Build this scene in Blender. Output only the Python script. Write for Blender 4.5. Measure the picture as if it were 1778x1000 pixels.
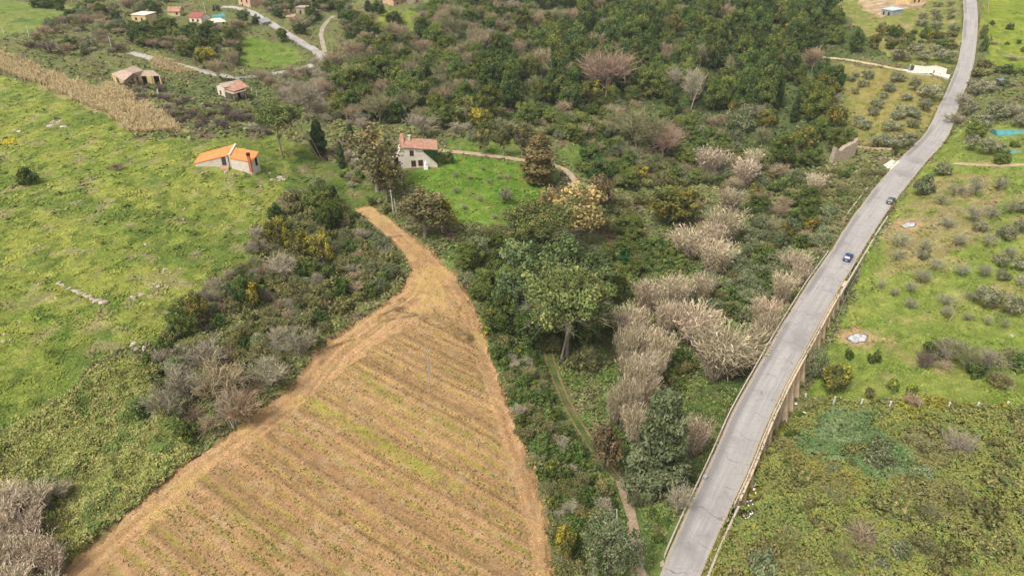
import bpy, math, random
import numpy as np

for o in list(bpy.data.objects):
    bpy.data.objects.remove(o)
scene = bpy.context.scene
COL = scene.collection
R = math.radians
random.seed(5)
RNG = np.random.default_rng(11)

# ------------------------------------------------------------------ camera
CAMZ, PITCH, F = 80.0, R(30.0), 1186.0
cam_d = bpy.data.cameras.new('camera')
cam_d.sensor_width = 36.0
cam_d.lens = 36.0 * F / 1778.0
cam_d.clip_start = 1.0
cam_d.clip_end = 6000.0
cam = bpy.data.objects.new('camera', cam_d)
COL.objects.link(cam)
cam.location = (0, 0, CAMZ)
cam.rotation_euler = (math.pi / 2 - PITCH, 0, 0)
scene.camera = cam

# ------------------------------------------------------------------ light
SUN_EL, SUN_AZ = R(55), R(-140)          # azimuth measured from +Y towards +X
world = bpy.data.worlds.new('World')
scene.world = world
world.use_nodes = True
nt = world.node_tree
bg = nt.nodes['Background']
sky = nt.nodes.new('ShaderNodeTexSky')
sky.sky_type = 'NISHITA'
sky.sun_disc = False
sky.sun_elevation = SUN_EL
sky.sun_rotation = SUN_AZ
sky.dust_density = 4.0
sky.air_density = 1.0
sky.ozone_density = 1.0
hsv = nt.nodes.new('ShaderNodeHueSaturation')   # an overcast sky is nearly colourless
hsv.inputs['Saturation'].default_value = 0.08
nt.links.new(sky.outputs[0], hsv.inputs['Color'])
nt.links.new(hsv.outputs[0], bg.inputs['Color'])
bg.inputs['Strength'].default_value = 0.112
sun_d = bpy.data.lights.new('sun', 'SUN')
sun_d.energy = 2.0
sun_d.angle = R(15)
sun_d.color = (1.0, 0.93, 0.82)
sun = bpy.data.objects.new('sun', sun_d)
COL.objects.link(sun)
sd = np.array([math.sin(SUN_AZ) * math.cos(SUN_EL), math.cos(SUN_AZ) * math.cos(SUN_EL), math.sin(SUN_EL)])
from mathutils import Vector, Matrix
sun.rotation_euler = Vector(-sd).to_track_quat('-Z', 'Y').to_euler()
scene.view_settings.view_transform = 'Standard'
scene.view_settings.look = 'None'
scene.view_settings.exposure = 0.84
scene.view_settings.gamma = 1.0
scene.cycles.max_bounces = 4
scene.cycles.diffuse_bounces = 3
scene.cycles.transmission_bounces = 2
scene.cycles.transparent_max_bounces = 2

# ------------------------------------------------------------------ survey: from a photo point to a place on the land
SP, CP = math.sin(PITCH), math.cos(PITCH)

def ray(px, py):
    px = np.asarray(px, float); py = np.asarray(py, float)
    a = (px - 889.0) / F; b = -(py - 500.0) / F
    d = np.stack([a, CP + b * SP, -SP + b * CP], -1)
    return d

def pz(px, py, z):
    """world point on the sight line at height z"""
    d = ray(px, py)
    t = (np.asarray(z, float) - CAMZ) / d[..., 2]
    return np.stack([d[..., 0] * t, d[..., 1] * t, np.asarray(z, float) + 0 * t], -1)

def proj(P):
    P = np.asarray(P, float)
    x = P[..., 0]; y = P[..., 1]; z = P[..., 2] - CAMZ
    dep = y * CP - z * SP
    up = y * SP + z * CP
    return 889 + F * x / dep, 500 - F * up / dep, dep

def hsh(ix, iy, seed):
    h = (ix.astype(np.int64) * 374761393 + iy.astype(np.int64) * 668265263 + seed * 1442695041) & 0xFFFFFFFF
    h = ((h ^ (h >> 13)) * 1274126177) & 0xFFFFFFFF
    h = ((h ^ (h >> 16)) * 2246822519) & 0xFFFFFFFF
    return ((h ^ (h >> 15)) & 0xFFFF) / 65535.0

def vnoise(x, y, seed=0):
    ix = np.floor(x); iy = np.floor(y)
    fx = x - ix; fy = y - iy
    fx = fx * fx * (3 - 2 * fx); fy = fy * fy * (3 - 2 * fy)
    a = hsh(ix, iy, seed); b = hsh(ix + 1, iy, seed)
    c = hsh(ix, iy + 1, seed); d = hsh(ix + 1, iy + 1, seed)
    return (a * (1 - fx) + b * fx) * (1 - fy) + (c * (1 - fx) + d * fx) * fy

def fbm(x, y, scale, octv=4, seed=0):
    x = np.asarray(x, float) / scale; y = np.asarray(y, float) / scale
    s = 0; a = 0.5; t = 0
    for k in range(octv):
        s = s + a * vnoise(x + 17.3 * k, y - 9.1 * k, seed + k * 7); t += a
        x = x * 2.03; y = y * 2.03; a *= 0.55
    return s / t

def sstep(a, b, x):
    t = np.clip((x - a) / (b - a), 0, 1)
    return t * t * (3 - 2 * t)

# heights read off the photograph: (x, y, metres above the near end of the road)
CTRL = [
 (1190,1000,0),(1260,811,.2),(1150,1000,0),
 (940,990,1.5),(880,700,3.5),(780,470,6),(640,370,9.5),(420,760,7),(200,960,5),(500,990,2.5),(700,800,4),
 (560,590,8),(300,500,14),(100,600,14),(50,900,7),(250,700,9),(50,300,20),(400,292,18),(550,400,10),
 (480,450,11),(620,300,12.5),(725,295,13),(850,330,9.5),(900,400,5),(1000,300,7),(960,268,9),
 (235,140,21),(400,165,20),(500,230,16),(150,150,23),(300,110,23),(500,125,16),(560,95,18),(600,200,13),(450,60,24),
 (100,60,29),(250,40,28),(350,40,27),(690,10,30),(20,20,32),(600,40,25),(800,60,21),(800,150,14),(750,230,13),(300,5,31),
 (1200,300,0),(1300,300,2),(1150,200,5),(1230,480,-4),(1100,560,-5),(1250,640,-7),(1180,700,-6),(1100,100,14),(1100,20,24),
 (1000,60,18),(1100,-10,27),(960,620,-2.5),(1090,860,-3.0),(1100,990,-1.5),(1160,850,-5),(1060,400,-1),(940,480,1),
 (1480,600,-3.5),(1420,665,-5),(1375,700,-7),(1600,560,-1),(1750,450,6),(1700,330,10),(1750,200,16),(1750,50,27),(1790,120,21),
 (1500,850,-2),(1750,950,0),(1340,930,-2.5),(1600,720,-2),(1340,770,-6),(1760,650,1),
 (1400,60,22),(1500,20,27),(1450,150,13),(1550,180,13),(1500,262,7),(1400,330,2.5),(1560,20,29),(1610,130,17.5),(1330,420,-1),(1300,200,6),
 (1380,520,-2.5),(1330,600,-4.5),(1260,770,-4),(1200,930,-2),(0,700,13),(-150,500,17),(-250,200,24),(-200,900,9),(2000,400,12),(2100,100,28),(1950,800,3),
 (100,1150,4),(700,1150,1.5),(1200,1150,-.5),(1700,1150,-1.5),
]
C = np.array([pz(a, b, e) for a, b, e in CTRL])
def tps_fit(P, v, lam):
    n = len(P)
    d2 = ((P[:, None] - P[None]) ** 2).sum(-1)
    K = 0.5 * d2 * np.log(d2 + 1e-9)
    A = np.zeros((n + 3, n + 3)); A[:n, :n] = K + lam * np.eye(n)
    A[:n, n] = 1; A[:n, n + 1:] = P; A[n, :n] = 1; A[n + 1:, :n] = P.T
    b = np.zeros(n + 3); b[:n] = v
    return np.linalg.solve(A, b)
CS = C[:, :2] / 100.0
CW = tps_fit(CS, C[:, 2], 0.002)
def tps(x, y):
    x = np.asarray(x, float); y = np.asarray(y, float)
    u = x / 100; v = y / 100
    r = CW[-3] + CW[-2] * u + CW[-1] * v
    for k in range(len(CS)):
        d2 = (u - CS[k, 0]) ** 2 + (v - CS[k, 1]) ** 2
        r = r + CW[k] * 0.5 * d2 * np.log(d2 + 1e-9)
    return np.clip(r, -14, 44)

# the road: left edge x, right edge x, y, height
ROAD = [(1147,1213,1000,0),(1180,1246,919,.1),(1231,1301,811,.4),(1263,1334,730,.7),(1305,1363,662,.9),(1348,1411,581,1.2),(1396,1458,500,1.7),
        (1444,1492,439,2.6),(1473.5,1527.5,385,4),(1514,1568,331,5.6),(1560,1612,277,7.8),(1591,1637,250,9),(1608,1652,229,10.2),(1630,1662,189,12.8),
        (1642,1673,162,15),(1654,1684,135,17.3),(1664,1691,108,20),(1672,1696,67.5,25),(1674,1697.6,27,30.5),(1673,1695,0,34.5)]
rc = np.array([pz((a + b) / 2, y, e) for a, b, y, e in ROAD])
dir0 = rc[0] - rc[1]; dir0 /= np.linalg.norm(dir0)
d1 = rc[-1] - rc[-2]; d1 /= np.linalg.norm(d1)
rc = np.vstack([rc[0] + dir0 * 60, rc[0] + dir0 * 25, rc, rc[-1] + d1 * np.array([1, 1, .5]) * 60, rc[-1] + d1 * np.array([1, 1, .3]) * 160])
def resample(P, step, smooth):
    s = np.r_[0, np.cumsum(np.linalg.norm(np.diff(P, axis=0), axis=1))]
    n = max(2, int(s[-1] / step) + 1)
    q = np.linspace(0, s[-1], n)
    out = np.stack([np.interp(q, s, P[:, k]) for k in range(P.shape[1])], -1)
    w = int(smooth / step)
    if w > 1:
        ker = np.hanning(2 * w + 3)[1:-1]; ker /= ker.sum()
        pad = len(ker) // 2
        ext = np.vstack([2 * out[0] - out[1:pad + 1][::-1], out, 2 * out[-1] - out[-pad - 1:-1][::-1]])
        out = np.stack([np.convolve(ext[:, k], ker, 'valid') for k in range(P.shape[1])], -1)
    return out
RC = resample(rc, 1.0, 10)
RT = np.gradient(RC[:, :2], axis=0); RT /= np.linalg.norm(RT, axis=1)[:, None]
RN = np.stack([RT[:, 1], -RT[:, 0]], -1)      # to the right of the direction of travel away from the camera
RHW = 3.25
rpx = proj(RC)
# the stretch carried by the retaining wall
VIA = np.where((rpx[1] < 850) & (rpx[1] > 478))[0]
V0, V1 = VIA.min(), VIA.max()

def road_near(x, y):
    """distance from the centre line, index of the nearest station, signed side"""
    x = np.asarray(x, float).ravel(); y = np.asarray(y, float).ravel()
    best = np.full(x.shape, 1e9); idx = np.zeros(x.shape, int)
    for k in range(0, len(RC)):
        d = (x - RC[k, 0]) ** 2 + (y - RC[k, 1]) ** 2
        m = d < best
        best[m] = d[m]; idx[m] = k
    side = (x - RC[idx, 0]) * RN[idx, 0] + (y - RC[idx, 1]) * RN[idx, 1]
    return np.sqrt(best), idx, side

# ------------------------------------------------------------------ the land as a height grid
def axis(stops):
    out = [stops[0][0]]
    for (a, s0), (b, s1) in zip(stops[:-1], stops[1:]):
        x = a
        while x < b - 1e-6:
            t = (x - a) / (b - a)
            x = min(b, x + s0 + (s1 - s0) * t)
            out.append(x)
    return np.array(out)
GY = axis([(-300, 60), (20, 3), (45, .6), (150, .75), (250, 1.2), (430, 1.9), (520, 8), (1000, 60), (4000, 400)])
xs = axis([(0, .6), (100, .8), (170, 1.1), (330, 1.9), (420, 10), (900, 60), (3000, 400)])
GX = np.r_[-xs[::-1][:-1], xs]
MX, MY = np.meshgrid(GX, GY)
H0 = tps(MX, MY)
rd, ri, rs = road_near(MX, MY)
rd = rd.reshape(MX.shape); ri = ri.reshape(MX.shape); rs = rs.reshape(MX.shape)
rz = RC[ri, 2]
invia = sstep(V0 - 8, V0 + 2, ri) * sstep(V1 + 12, V1 + 2, ri)
wflat = sstep(11, 4.2, rd) * (1 - invia)
H0 = H0 * (1 - wflat) + (rz - .12) * wflat
under = sstep(7.0, 4.6, rd) * invia
H0 = np.where(under > 0, np.minimum(H0, rz - .5 - 3.2 * under), H0)
HG = H0

def height(x, y):
    x = np.asarray(x, float); y = np.asarray(y, float)
    i = np.clip(np.searchsorted(GX, x) - 1, 0, len(GX) - 2)
    j = np.clip(np.searchsorted(GY, y) - 1, 0, len(GY) - 2)
    fx = np.clip((x - GX[i]) / (GX[i + 1] - GX[i]), 0, 1); fy = np.clip((y - GY[j]) / (GY[j + 1] - GY[j]), 0, 1)
    return (HG[j, i] * (1 - fx) + HG[j, i + 1] * fx) * (1 - fy) + (HG[j + 1, i] * (1 - fx) + HG[j + 1, i + 1] * fx) * fy

TT = np.r_[np.arange(45, 200, .7), np.arange(200, 700, 1.5)]
def ground(px, py):
    d = ray(np.atleast_1d(np.asarray(px, float)), np.atleast_1d(np.asarray(py, float)))
    out = np.zeros(d.shape)
    for k in range(len(d)):
        P = d[k][None] * TT[:, None]
        g = P[:, 2] + CAMZ - height(P[:, 0], P[:, 1])
        w = np.where(g < 0)[0]
        i = w[0] if len(w) else len(TT) - 1
        if i == 0: i = 1
        t = TT[i - 1] + (TT[i] - TT[i - 1]) * np.clip(g[i - 1] / (g[i - 1] - g[i] + 1e-9), 0, 1)
        p = d[k] * t
        out[k] = (p[0], p[1], float(height(p[0], p[1])))
    return out
def at(px, py):
    return ground(px, py)[0]
def gpoly(pts):
    p = np.array(pts, float)
    return ground(p[:, 0], p[:, 1])[:, :2]
def inpoly(x, y, P):
    c = np.zeros(np.shape(x), bool)
    n = len(P)
    x0, y0 = P.min(0); x1, y1 = P.max(0)
    for i in range(n):
        xa, ya = P[i]; xb, yb = P[(i + 1) % n]
        if ya == yb: continue
        m = ((ya > y) != (yb > y)) & (x < (xb - xa) * (y - ya) / (yb - ya) + xa)
        c ^= m
    return c
def pdist(x, y, line):
    """distance from a polyline"""
    best = np.full(np.shape(x), 1e9)
    for (a, b) in zip(line[:-1], line[1:]):
        ab = b - a; L = ab @ ab + 1e-9
        t = np.clip(((x - a[0]) * ab[0] + (y - a[1]) * ab[1]) / L, 0, 1)
        best = np.minimum(best, np.hypot(x - a[0] - t * ab[0], y - a[1] - t * ab[1]))
    return best

# ------------------------------------------------------------------ mesh helpers
def tag(o, label=None, cat=None, group=None, kind=None):
    if label: o['label'] = label
    if cat: o['category'] = cat
    if group: o['group'] = group
    if kind: o['kind'] = kind
    return o
def link(name, me, parent=None):
    o = bpy.data.objects.new(name, me)
    COL.objects.link(o)
    if parent: o.parent = parent
    return o
def empty(name, loc, rz=0.0):
    o = link(name, None)
    o.empty_display_size = .3
    o.location = loc; o.rotation_euler = (0, 0, rz)
    return o
def np_mesh(name, V, Fq, mat=None, col=None, smooth=False):
    """V (n,3), Fq (m,4) or (m,3); col per vertex rgb"""
    me = bpy.data.meshes.new(name)
    V = np.asarray(V, np.float32); Fq = np.asarray(Fq, np.int32)
    k = Fq.shape[1]
    me.vertices.add(len(V)); me.vertices.foreach_set('co', V.ravel())
    me.loops.add(Fq.size); me.loops.foreach_set('vertex_index', Fq.ravel())
    me.polygons.add(len(Fq))
    me.polygons.foreach_set('loop_start', np.arange(len(Fq), dtype=np.int32) * k)
    me.polygons.foreach_set('loop_total', np.full(len(Fq), k, np.int32))
    if smooth: me.polygons.foreach_set('use_smooth', np.ones(len(Fq), bool))
    if col is not None:
        a = me.color_attributes.new('col', 'FLOAT_COLOR', 'POINT')
        c = np.ones((len(V), 4), np.float32); c[:, :3] = col
        a.data.foreach_set('color', c.ravel())
    me.update(calc_edges=True)
    if mat: me.materials.append(mat)
    return me
class MB:
    """collects boxes, prisms, tubes and patches into one mesh"""
    def __init__(s): s.v = []; s.f = []
    def poly(s, pts):
        n = len(s.v); s.v += [tuple(map(float, p)) for p in pts]; s.f.append(list(range(n, n + len(pts)))); return s
    def hexa(s, b, t):
        """bottom 4 points counter-clockwise, top 4"""
        n = len(s.v); s.v += [tuple(map(float, p)) for p in list(b) + list(t)]
        s.f += [[n+3,n+2,n+1,n],[n+4,n+5,n+6,n+7],[n,n+1,n+5,n+4],[n+1,n+2,n+6,n+5],[n+2,n+3,n+7,n+6],[n+3,n,n+4,n+7]]; return s
    def box(s, x0, x1, y0, y1, z0, z1):
        return s.hexa([(x0,y0,z0),(x1,y0,z0),(x1,y1,z0),(x0,y1,z0)], [(x0,y0,z1),(x1,y0,z1),(x1,y1,z1),(x0,y1,z1)])
    def prism(s, prof, axis, a, b):
        """profile of 2-D points pushed along 'x' or 'y' from a to b"""
        n = len(s.v); m = len(prof)
        for q in (a, b):
            for (u, w) in prof: s.v.append((q, u, w) if axis == 'x' else (u, q, w))
        s.f.append(list(range(n + m - 1, n - 1, -1))); s.f.append(list(range(n + m, n + 2 * m)))
        for i in range(m):
            j = (i + 1) % m; s.f.append([n + i, n + j, n + m + j, n + m + i])
        return s
    def slab(s, pts, t):
        """a planar polygon given a thickness downwards"""
        n = len(s.v); m = len(pts)
        s.v += [tuple(map(float, p)) for p in pts] + [(float(p[0]), float(p[1]), float(p[2]) - t) for p in pts]
        s.f.append(list(range(n, n + m))); s.f.append(list(range(n + 2 * m - 1, n + m - 1, -1)))
        for i in range(m):
            j = (i + 1) % m; s.f.append([n + i, n + m + i, n + m + j, n + j])
        return s
    def tube(s, pts, rad, k=6):
        pts = [Vector(p) for p in pts]
        rad = list(rad) if hasattr(rad, '__len__') else [rad] * len(pts)
        n = len(s.v)
        for i, p in enumerate(pts):
            t = (pts[min(i + 1, len(pts) - 1)] - pts[max(i - 1, 0)]).normalized()
            u = t.orthogonal().normalized() if abs(t.z) > .9 else t.cross(Vector((0, 0, 1))).normalized()
            w = t.cross(u)
            for j in range(k):
                a = 2 * math.pi * j / k
                s.v.append(tuple(p + (u * math.cos(a) + w * math.sin(a)) * rad[i]))
        for i in range(len(pts) - 1):
            for j in range(k):
                a = n + i * k + j; b = n + i * k + (j + 1) % k
                s.f.append([a, b, b + k, a + k])
        s.f.append([n + j for j in range(k - 1, -1, -1)]); s.f.append([n + (len(pts) - 1) * k + j for j in range(k)])
        return s
    def mesh(s, name, mat, bevel=0, smooth=False):
        me = bpy.data.meshes.new(name)
        me.from_pydata(s.v, [], s.f); me.update()
        me.materials.append(mat)
        if smooth:
            me.polygons.foreach_set('use_smooth', np.ones(len(me.polygons), bool))
        return me
    def build(s, name, mat, parent=None, smooth=False, loc=None, rz=0, bevel=0):
        o = link(name, s.mesh(name, mat, smooth=smooth), parent)
        if loc is not None: o.location = loc; o.rotation_euler = (0, 0, rz)
        if bevel:
            b = o.modifiers.new('bevel', 'BEVEL'); b.width = bevel; b.segments = 2; b.limit_method = 'ANGLE'
        return o

# ------------------------------------------------------------------ materials
def mat_new(name):
    m = bpy.data.materials.new(name); m.use_nodes = True
    n = m.node_tree.nodes; b = n['Principled BSDF']
    b.inputs['Specular IOR Level'].default_value = 0.25
    return m, m.node_tree.nodes, m.node_tree.links, b
def ramp(n, stops):
    r = n.new('ShaderNodeValToRGB'); e = r.color_ramp.elements
    while len(e) < len(stops): e.new(.5)
    for i, (p, c) in enumerate(stops):
        e[i].position = p; e[i].color = (*c, 1)
    return r
def noise(n, l, scale, detail=6, rough=.6, coord=None, vec=None):
    t = n.new('ShaderNodeTexNoise'); t.inputs['Scale'].default_value = scale; t.inputs['Detail'].default_value = detail; t.inputs['Roughness'].default_value = rough
    if vec is None:
        tc = n.new('ShaderNodeTexCoord'); vec = tc.outputs[coord or 'Object']
    l.new(vec, t.inputs['Vector'])
    return t
def mix(n, l, a, b, fac, mode='MIX'):
    m = n.new('ShaderNodeMix'); m.data_type = 'RGBA'; m.blend_type = mode
    for s, v in ((0, fac), (6, a), (7, b)):
        if hasattr(v, 'links') or isinstance(v, bpy.types.NodeSocket): l.new(v, m.inputs[s])
        elif s == 0: m.inputs[s].default_value = v
        else: m.inputs[s].default_value = (*v, 1)
    return m.outputs[2]
def stone(name, c0, c1, scale=1.2, rough=.9, bump=.4, spots=None, bscale=None):
    """mottled surface: two colours through noise, finer grain over it, and bump"""
    m, n, l, b = mat_new(name)
    t = noise(n, l, scale, 8, .65)
    r = ramp(n, [(.35, c0), (.65, c1)])
    l.new(t.outputs['Fac'], r.inputs['Fac'])
    out = r.outputs['Color']
    g = noise(n, l, scale * 9, 4, .7)
    gr = ramp(n, [(.3, (.72, .72, .72)), (.7, (1.15, 1.15, 1.15))])
    l.new(g.outputs['Fac'], gr.inputs['Fac'])
    out = mix(n, l, out, gr.outputs['Color'], 1.0, 'MULTIPLY')
    if spots:
        s = noise(n, l, scale * 2.3, 5, .7)
        sr = ramp(n, [(.56, (0, 0, 0)), (.66, (1, 1, 1))])
        l.new(s.outputs['Fac'], sr.inputs['Fac'])
        out = mix(n, l, out, spots, sr.outputs['Color'])
    l.new(out, b.inputs['Base Color'])
    b.inputs['Roughness'].default_value = rough
    if bump:
        bp = n.new('ShaderNodeBump'); bp.inputs['Strength'].default_value = bump; bp.inputs['Distance'].default_value = .08
        l.new(g.outputs['Fac'], bp.inputs['Height']); l.new(bp.outputs['Normal'], b.inputs['Normal'])
    return m
def tiles(name, c0, c1, c2, scale=1.0):
    """clay pantiles: rows across the slope carried by a wave, plus weathering"""
    m, n, l, b = mat_new(name)
    tc = n.new('ShaderNodeTexCoord')
    w = n.new('ShaderNodeTexWave'); w.wave_type = 'BANDS'; w.bands_direction = 'X'; w.inputs['Scale'].default_value = 1.15 * scale
    w.inputs['Distortion'].default_value = .4
    l.new(tc.outputs['Object'], w.inputs['Vector'])
    t = noise(n, l, .9, 8, .7)
    r = ramp(n, [(.3, c0), (.55, c1), (.72, c2)])
    l.new(t.outputs['Fac'], r.inputs['Fac'])
    wr = ramp(n, [(.0, (.7, .66, .64)), (.5, (1.05, 1.05, 1.05))])
    l.new(w.outputs['Fac'], wr.inputs['Fac'])
    out = mix(n, l, r.outputs['Color'], wr.outputs['Color'], .7, 'MULTIPLY')
    g = noise(n, l, 9, 4, .7)
    gr = ramp(n, [(.3, (.75, .75, .75)), (.7, (1.15, 1.15, 1.15))]); l.new(g.outputs['Fac'], gr.inputs['Fac'])
    out = mix(n, l, out, gr.outputs['Color'], 1.0, 'MULTIPLY')
    l.new(out, b.inputs['Base Color']); b.inputs['Roughness'].default_value = .85
    bp = n.new('ShaderNodeBump'); bp.inputs['Strength'].default_value = .6; bp.inputs['Distance'].default_value = .08
    l.new(w.outputs['Fac'], bp.inputs['Height']); l.new(bp.outputs['Normal'], b.inputs['Normal'])
    return m
def plain(name, c, rough=.6, metal=0, spec=.3):
    m, n, l, b = mat_new(name)
    t = noise(n, l, 4, 5)
    r = ramp(n, [(.3, tuple(v * .85 for v in c)), (.7, tuple(min(1, v * 1.1) for v in c))])
    l.new(t.outputs['Fac'], r.inputs['Fac']); l.new(r.outputs['Color'], b.inputs['Base Color'])
    b.inputs['Roughness'].default_value = rough; b.inputs['Metallic'].default_value = metal; b.inputs['Specular IOR Level'].default_value = spec
    return m
def leafmat(name, trans=.25, vary=.25, hue=.012):
    """colour comes from the leaf itself (attribute) and from which plant it is (object random)"""
    m, n, l, b = mat_new(name)
    n.remove(b)
    at_ = n.new('ShaderNodeAttribute'); at_.attribute_name = 'col'
    oi = n.new('ShaderNodeObjectInfo')
    h = n.new('ShaderNodeHueSaturation')
    mr = n.new('ShaderNodeMapRange'); mr.inputs[3].default_value = 1 - vary; mr.inputs[4].default_value = 1 + vary
    l.new(oi.outputs['Random'], mr.inputs[0]); l.new(mr.outputs[0], h.inputs['Value'])
    wn = n.new('ShaderNodeTexWhiteNoise'); wn.noise_dimensions = '1D'; l.new(oi.outputs['Random'], wn.inputs['W'])
    mh = n.new('ShaderNodeMapRange'); mh.inputs[3].default_value = .5 - hue; mh.inputs[4].default_value = .5 + hue
    l.new(wn.outputs['Value'], mh.inputs[0]); l.new(mh.outputs[0], h.inputs['Hue'])
    l.new(at_.outputs['Color'], h.inputs['Color'])
    d = n.new('ShaderNodeBsdfDiffuse'); t = n.new('ShaderNodeBsdfTranslucent'); x = n.new('ShaderNodeMixShader')
    l.new(h.outputs[0], d.inputs['Color']); l.new(h.outputs[0], t.inputs['Color'])
    x.inputs[0].default_value = trans
    l.new(d.outputs[0], x.inputs[1]); l.new(t.outputs[0], x.inputs[2])
    l.new(x.outputs[0], n['Material Output'].inputs['Surface'])
    return m
def earthmat(name, fine=2.2, amp=.35, bump=.6):
    """ground: base colour from the survey attribute, broken up by noise in two sizes"""
    m, n, l, b = mat_new(name)
    at_ = n.new('ShaderNodeAttribute'); at_.attribute_name = 'col'
    g = noise(n, l, fine, 6, .7)
    gr = ramp(n, [(.28, (1 - amp,) * 3), (.72, (1 + amp,) * 3)]); l.new(g.outputs['Fac'], gr.inputs['Fac'])
    out = mix(n, l, at_.outputs['Color'], gr.outputs['Color'], 1.0, 'MULTIPLY')
    g2 = noise(n, l, fine * .22, 5, .6)
    gr2 = ramp(n, [(.3, (.82, .86, .8)), (.7, (1.16, 1.12, 1.14))]); l.new(g2.outputs['Fac'], gr2.inputs['Fac'])
    out = mix(n, l, out, gr2.outputs['Color'], 1.0, 'MULTIPLY')
    l.new(out, b.inputs['Base Color']); b.inputs['Roughness'].default_value = 1; b.inputs['Specular IOR Level'].default_value = .05
    bp = n.new('ShaderNodeBump'); bp.inputs['Strength'].default_value = bump; bp.inputs['Distance'].default_value = .35
    l.new(g.outputs['Fac'], bp.inputs['Height']); l.new(bp.outputs['Normal'], b.inputs['Normal'])
    return m
M = {}
M['leaf'] = leafmat('foliage', .18); M['dry'] = leafmat('dry_stems', .15, .15, .012); M['herb'] = leafmat('herbage', .08, .0, 0)
M['twig'] = leafmat('bare_twigs', 0, .2, .015)
M['bark'] = stone('bark', (.07, .05, .035), (.16, .13, .1), 3)
M['palebark'] = stone('pale_bark', (.22, .17, .13), (.36, .3, .24), 3)
M['earth'] = earthmat('earth'); M['till'] = earthmat('tilled_soil', 3.2, .3, .8)
M['wall'] = stone('lime_render', (.52, .46, .37), (.66, .60, .5), .7, spots=(.4, .33, .25))
M['white'] = stone('white_render', (.56, .5, .42), (.68, .61, .52), .6, spots=(.44, .38, .3))
M['ruin'] = stone('ruin_stone', (.26, .2, .15), (.46, .38, .29), 1.6, bump=.9)
M['pillar'] = stone('brown_stone', (.2, .14, .1), (.38, .29, .2), 2.4, bump=.9)
M['masonry'] = stone('retaining_masonry', (.46, .34, .22), (.66, .54, .38), .8, bump=.8, spots=(.55, .32, .12))
M['concrete'] = stone('pale_concrete', (.34, .3, .24), (.5, .45, .37), 1.6, spots=(.2, .18, .12))
M['rock'] = stone('pale_rock', (.33, .27, .2), (.54, .47, .38), 1.5, bump=.9)
M['cream'] = stone('cream_paving', (.6, .53, .42), (.74, .67, .55), .9)
M['tile_old'] = tiles('old_clay_tiles', (.3, .15, .105), (.41, .225, .155), (.54, .38, .29))
M['tile_new'] = tiles('new_orange_tiles', (.78, .22, .07), (.86, .27, .09), (.9, .33, .13), 1.3)
M['tile_ruin'] = tiles('lichened_tiles', (.3, .2, .14), (.44, .34, .26), (.55, .47, .36))
M['tile_red'] = tiles('dark_red_roof', (.25, .07, .065), (.32, .1, .085), (.38, .15, .12))
M['ochre'] = stone('ochre_render', (.5, .36, .17), (.64, .49, .26), .8)
M['pinkstone'] = stone('warm_stone_wall', (.42, .26, .16), (.6, .42, .28), 1.2)
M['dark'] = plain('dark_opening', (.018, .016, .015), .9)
M['frame'] = plain('reddish_wood', (.2, .09, .06), .8)
M['shutter'] = plain('dark_shutter', (.05, .055, .06), .6)
M['metal'] = plain('blue_grey_sheet', (.42, .5, .58), .5, 0)
M['grey'] = plain('grey_metal', (.3, .3, .3), .6)
M['teal'] = plain('teal_tarpaulin', (.07, .25, .25), .8)
M['plastic'] = plain('white_plastic', (.8, .8, .8), .5)
M['timber'] = plain('weathered_timber', (.36, .27, .19), .9)
M['post'] = stone('post_concrete', (.52, .48, .42), (.7, .66, .6), 3)
M['brick'] = stone('red_brick', (.35, .12, .07), (.5, .2, .12), 4)
M['ash'] = stone('white_ash', (.26, .26, .28), (.56, .56, .58), 1.6, bump=.8, spots=(.36, .35, .36))
M['char'] = stone('charred_ring', (.05, .045, .04), (.2, .17, .14), 2.5)

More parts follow.
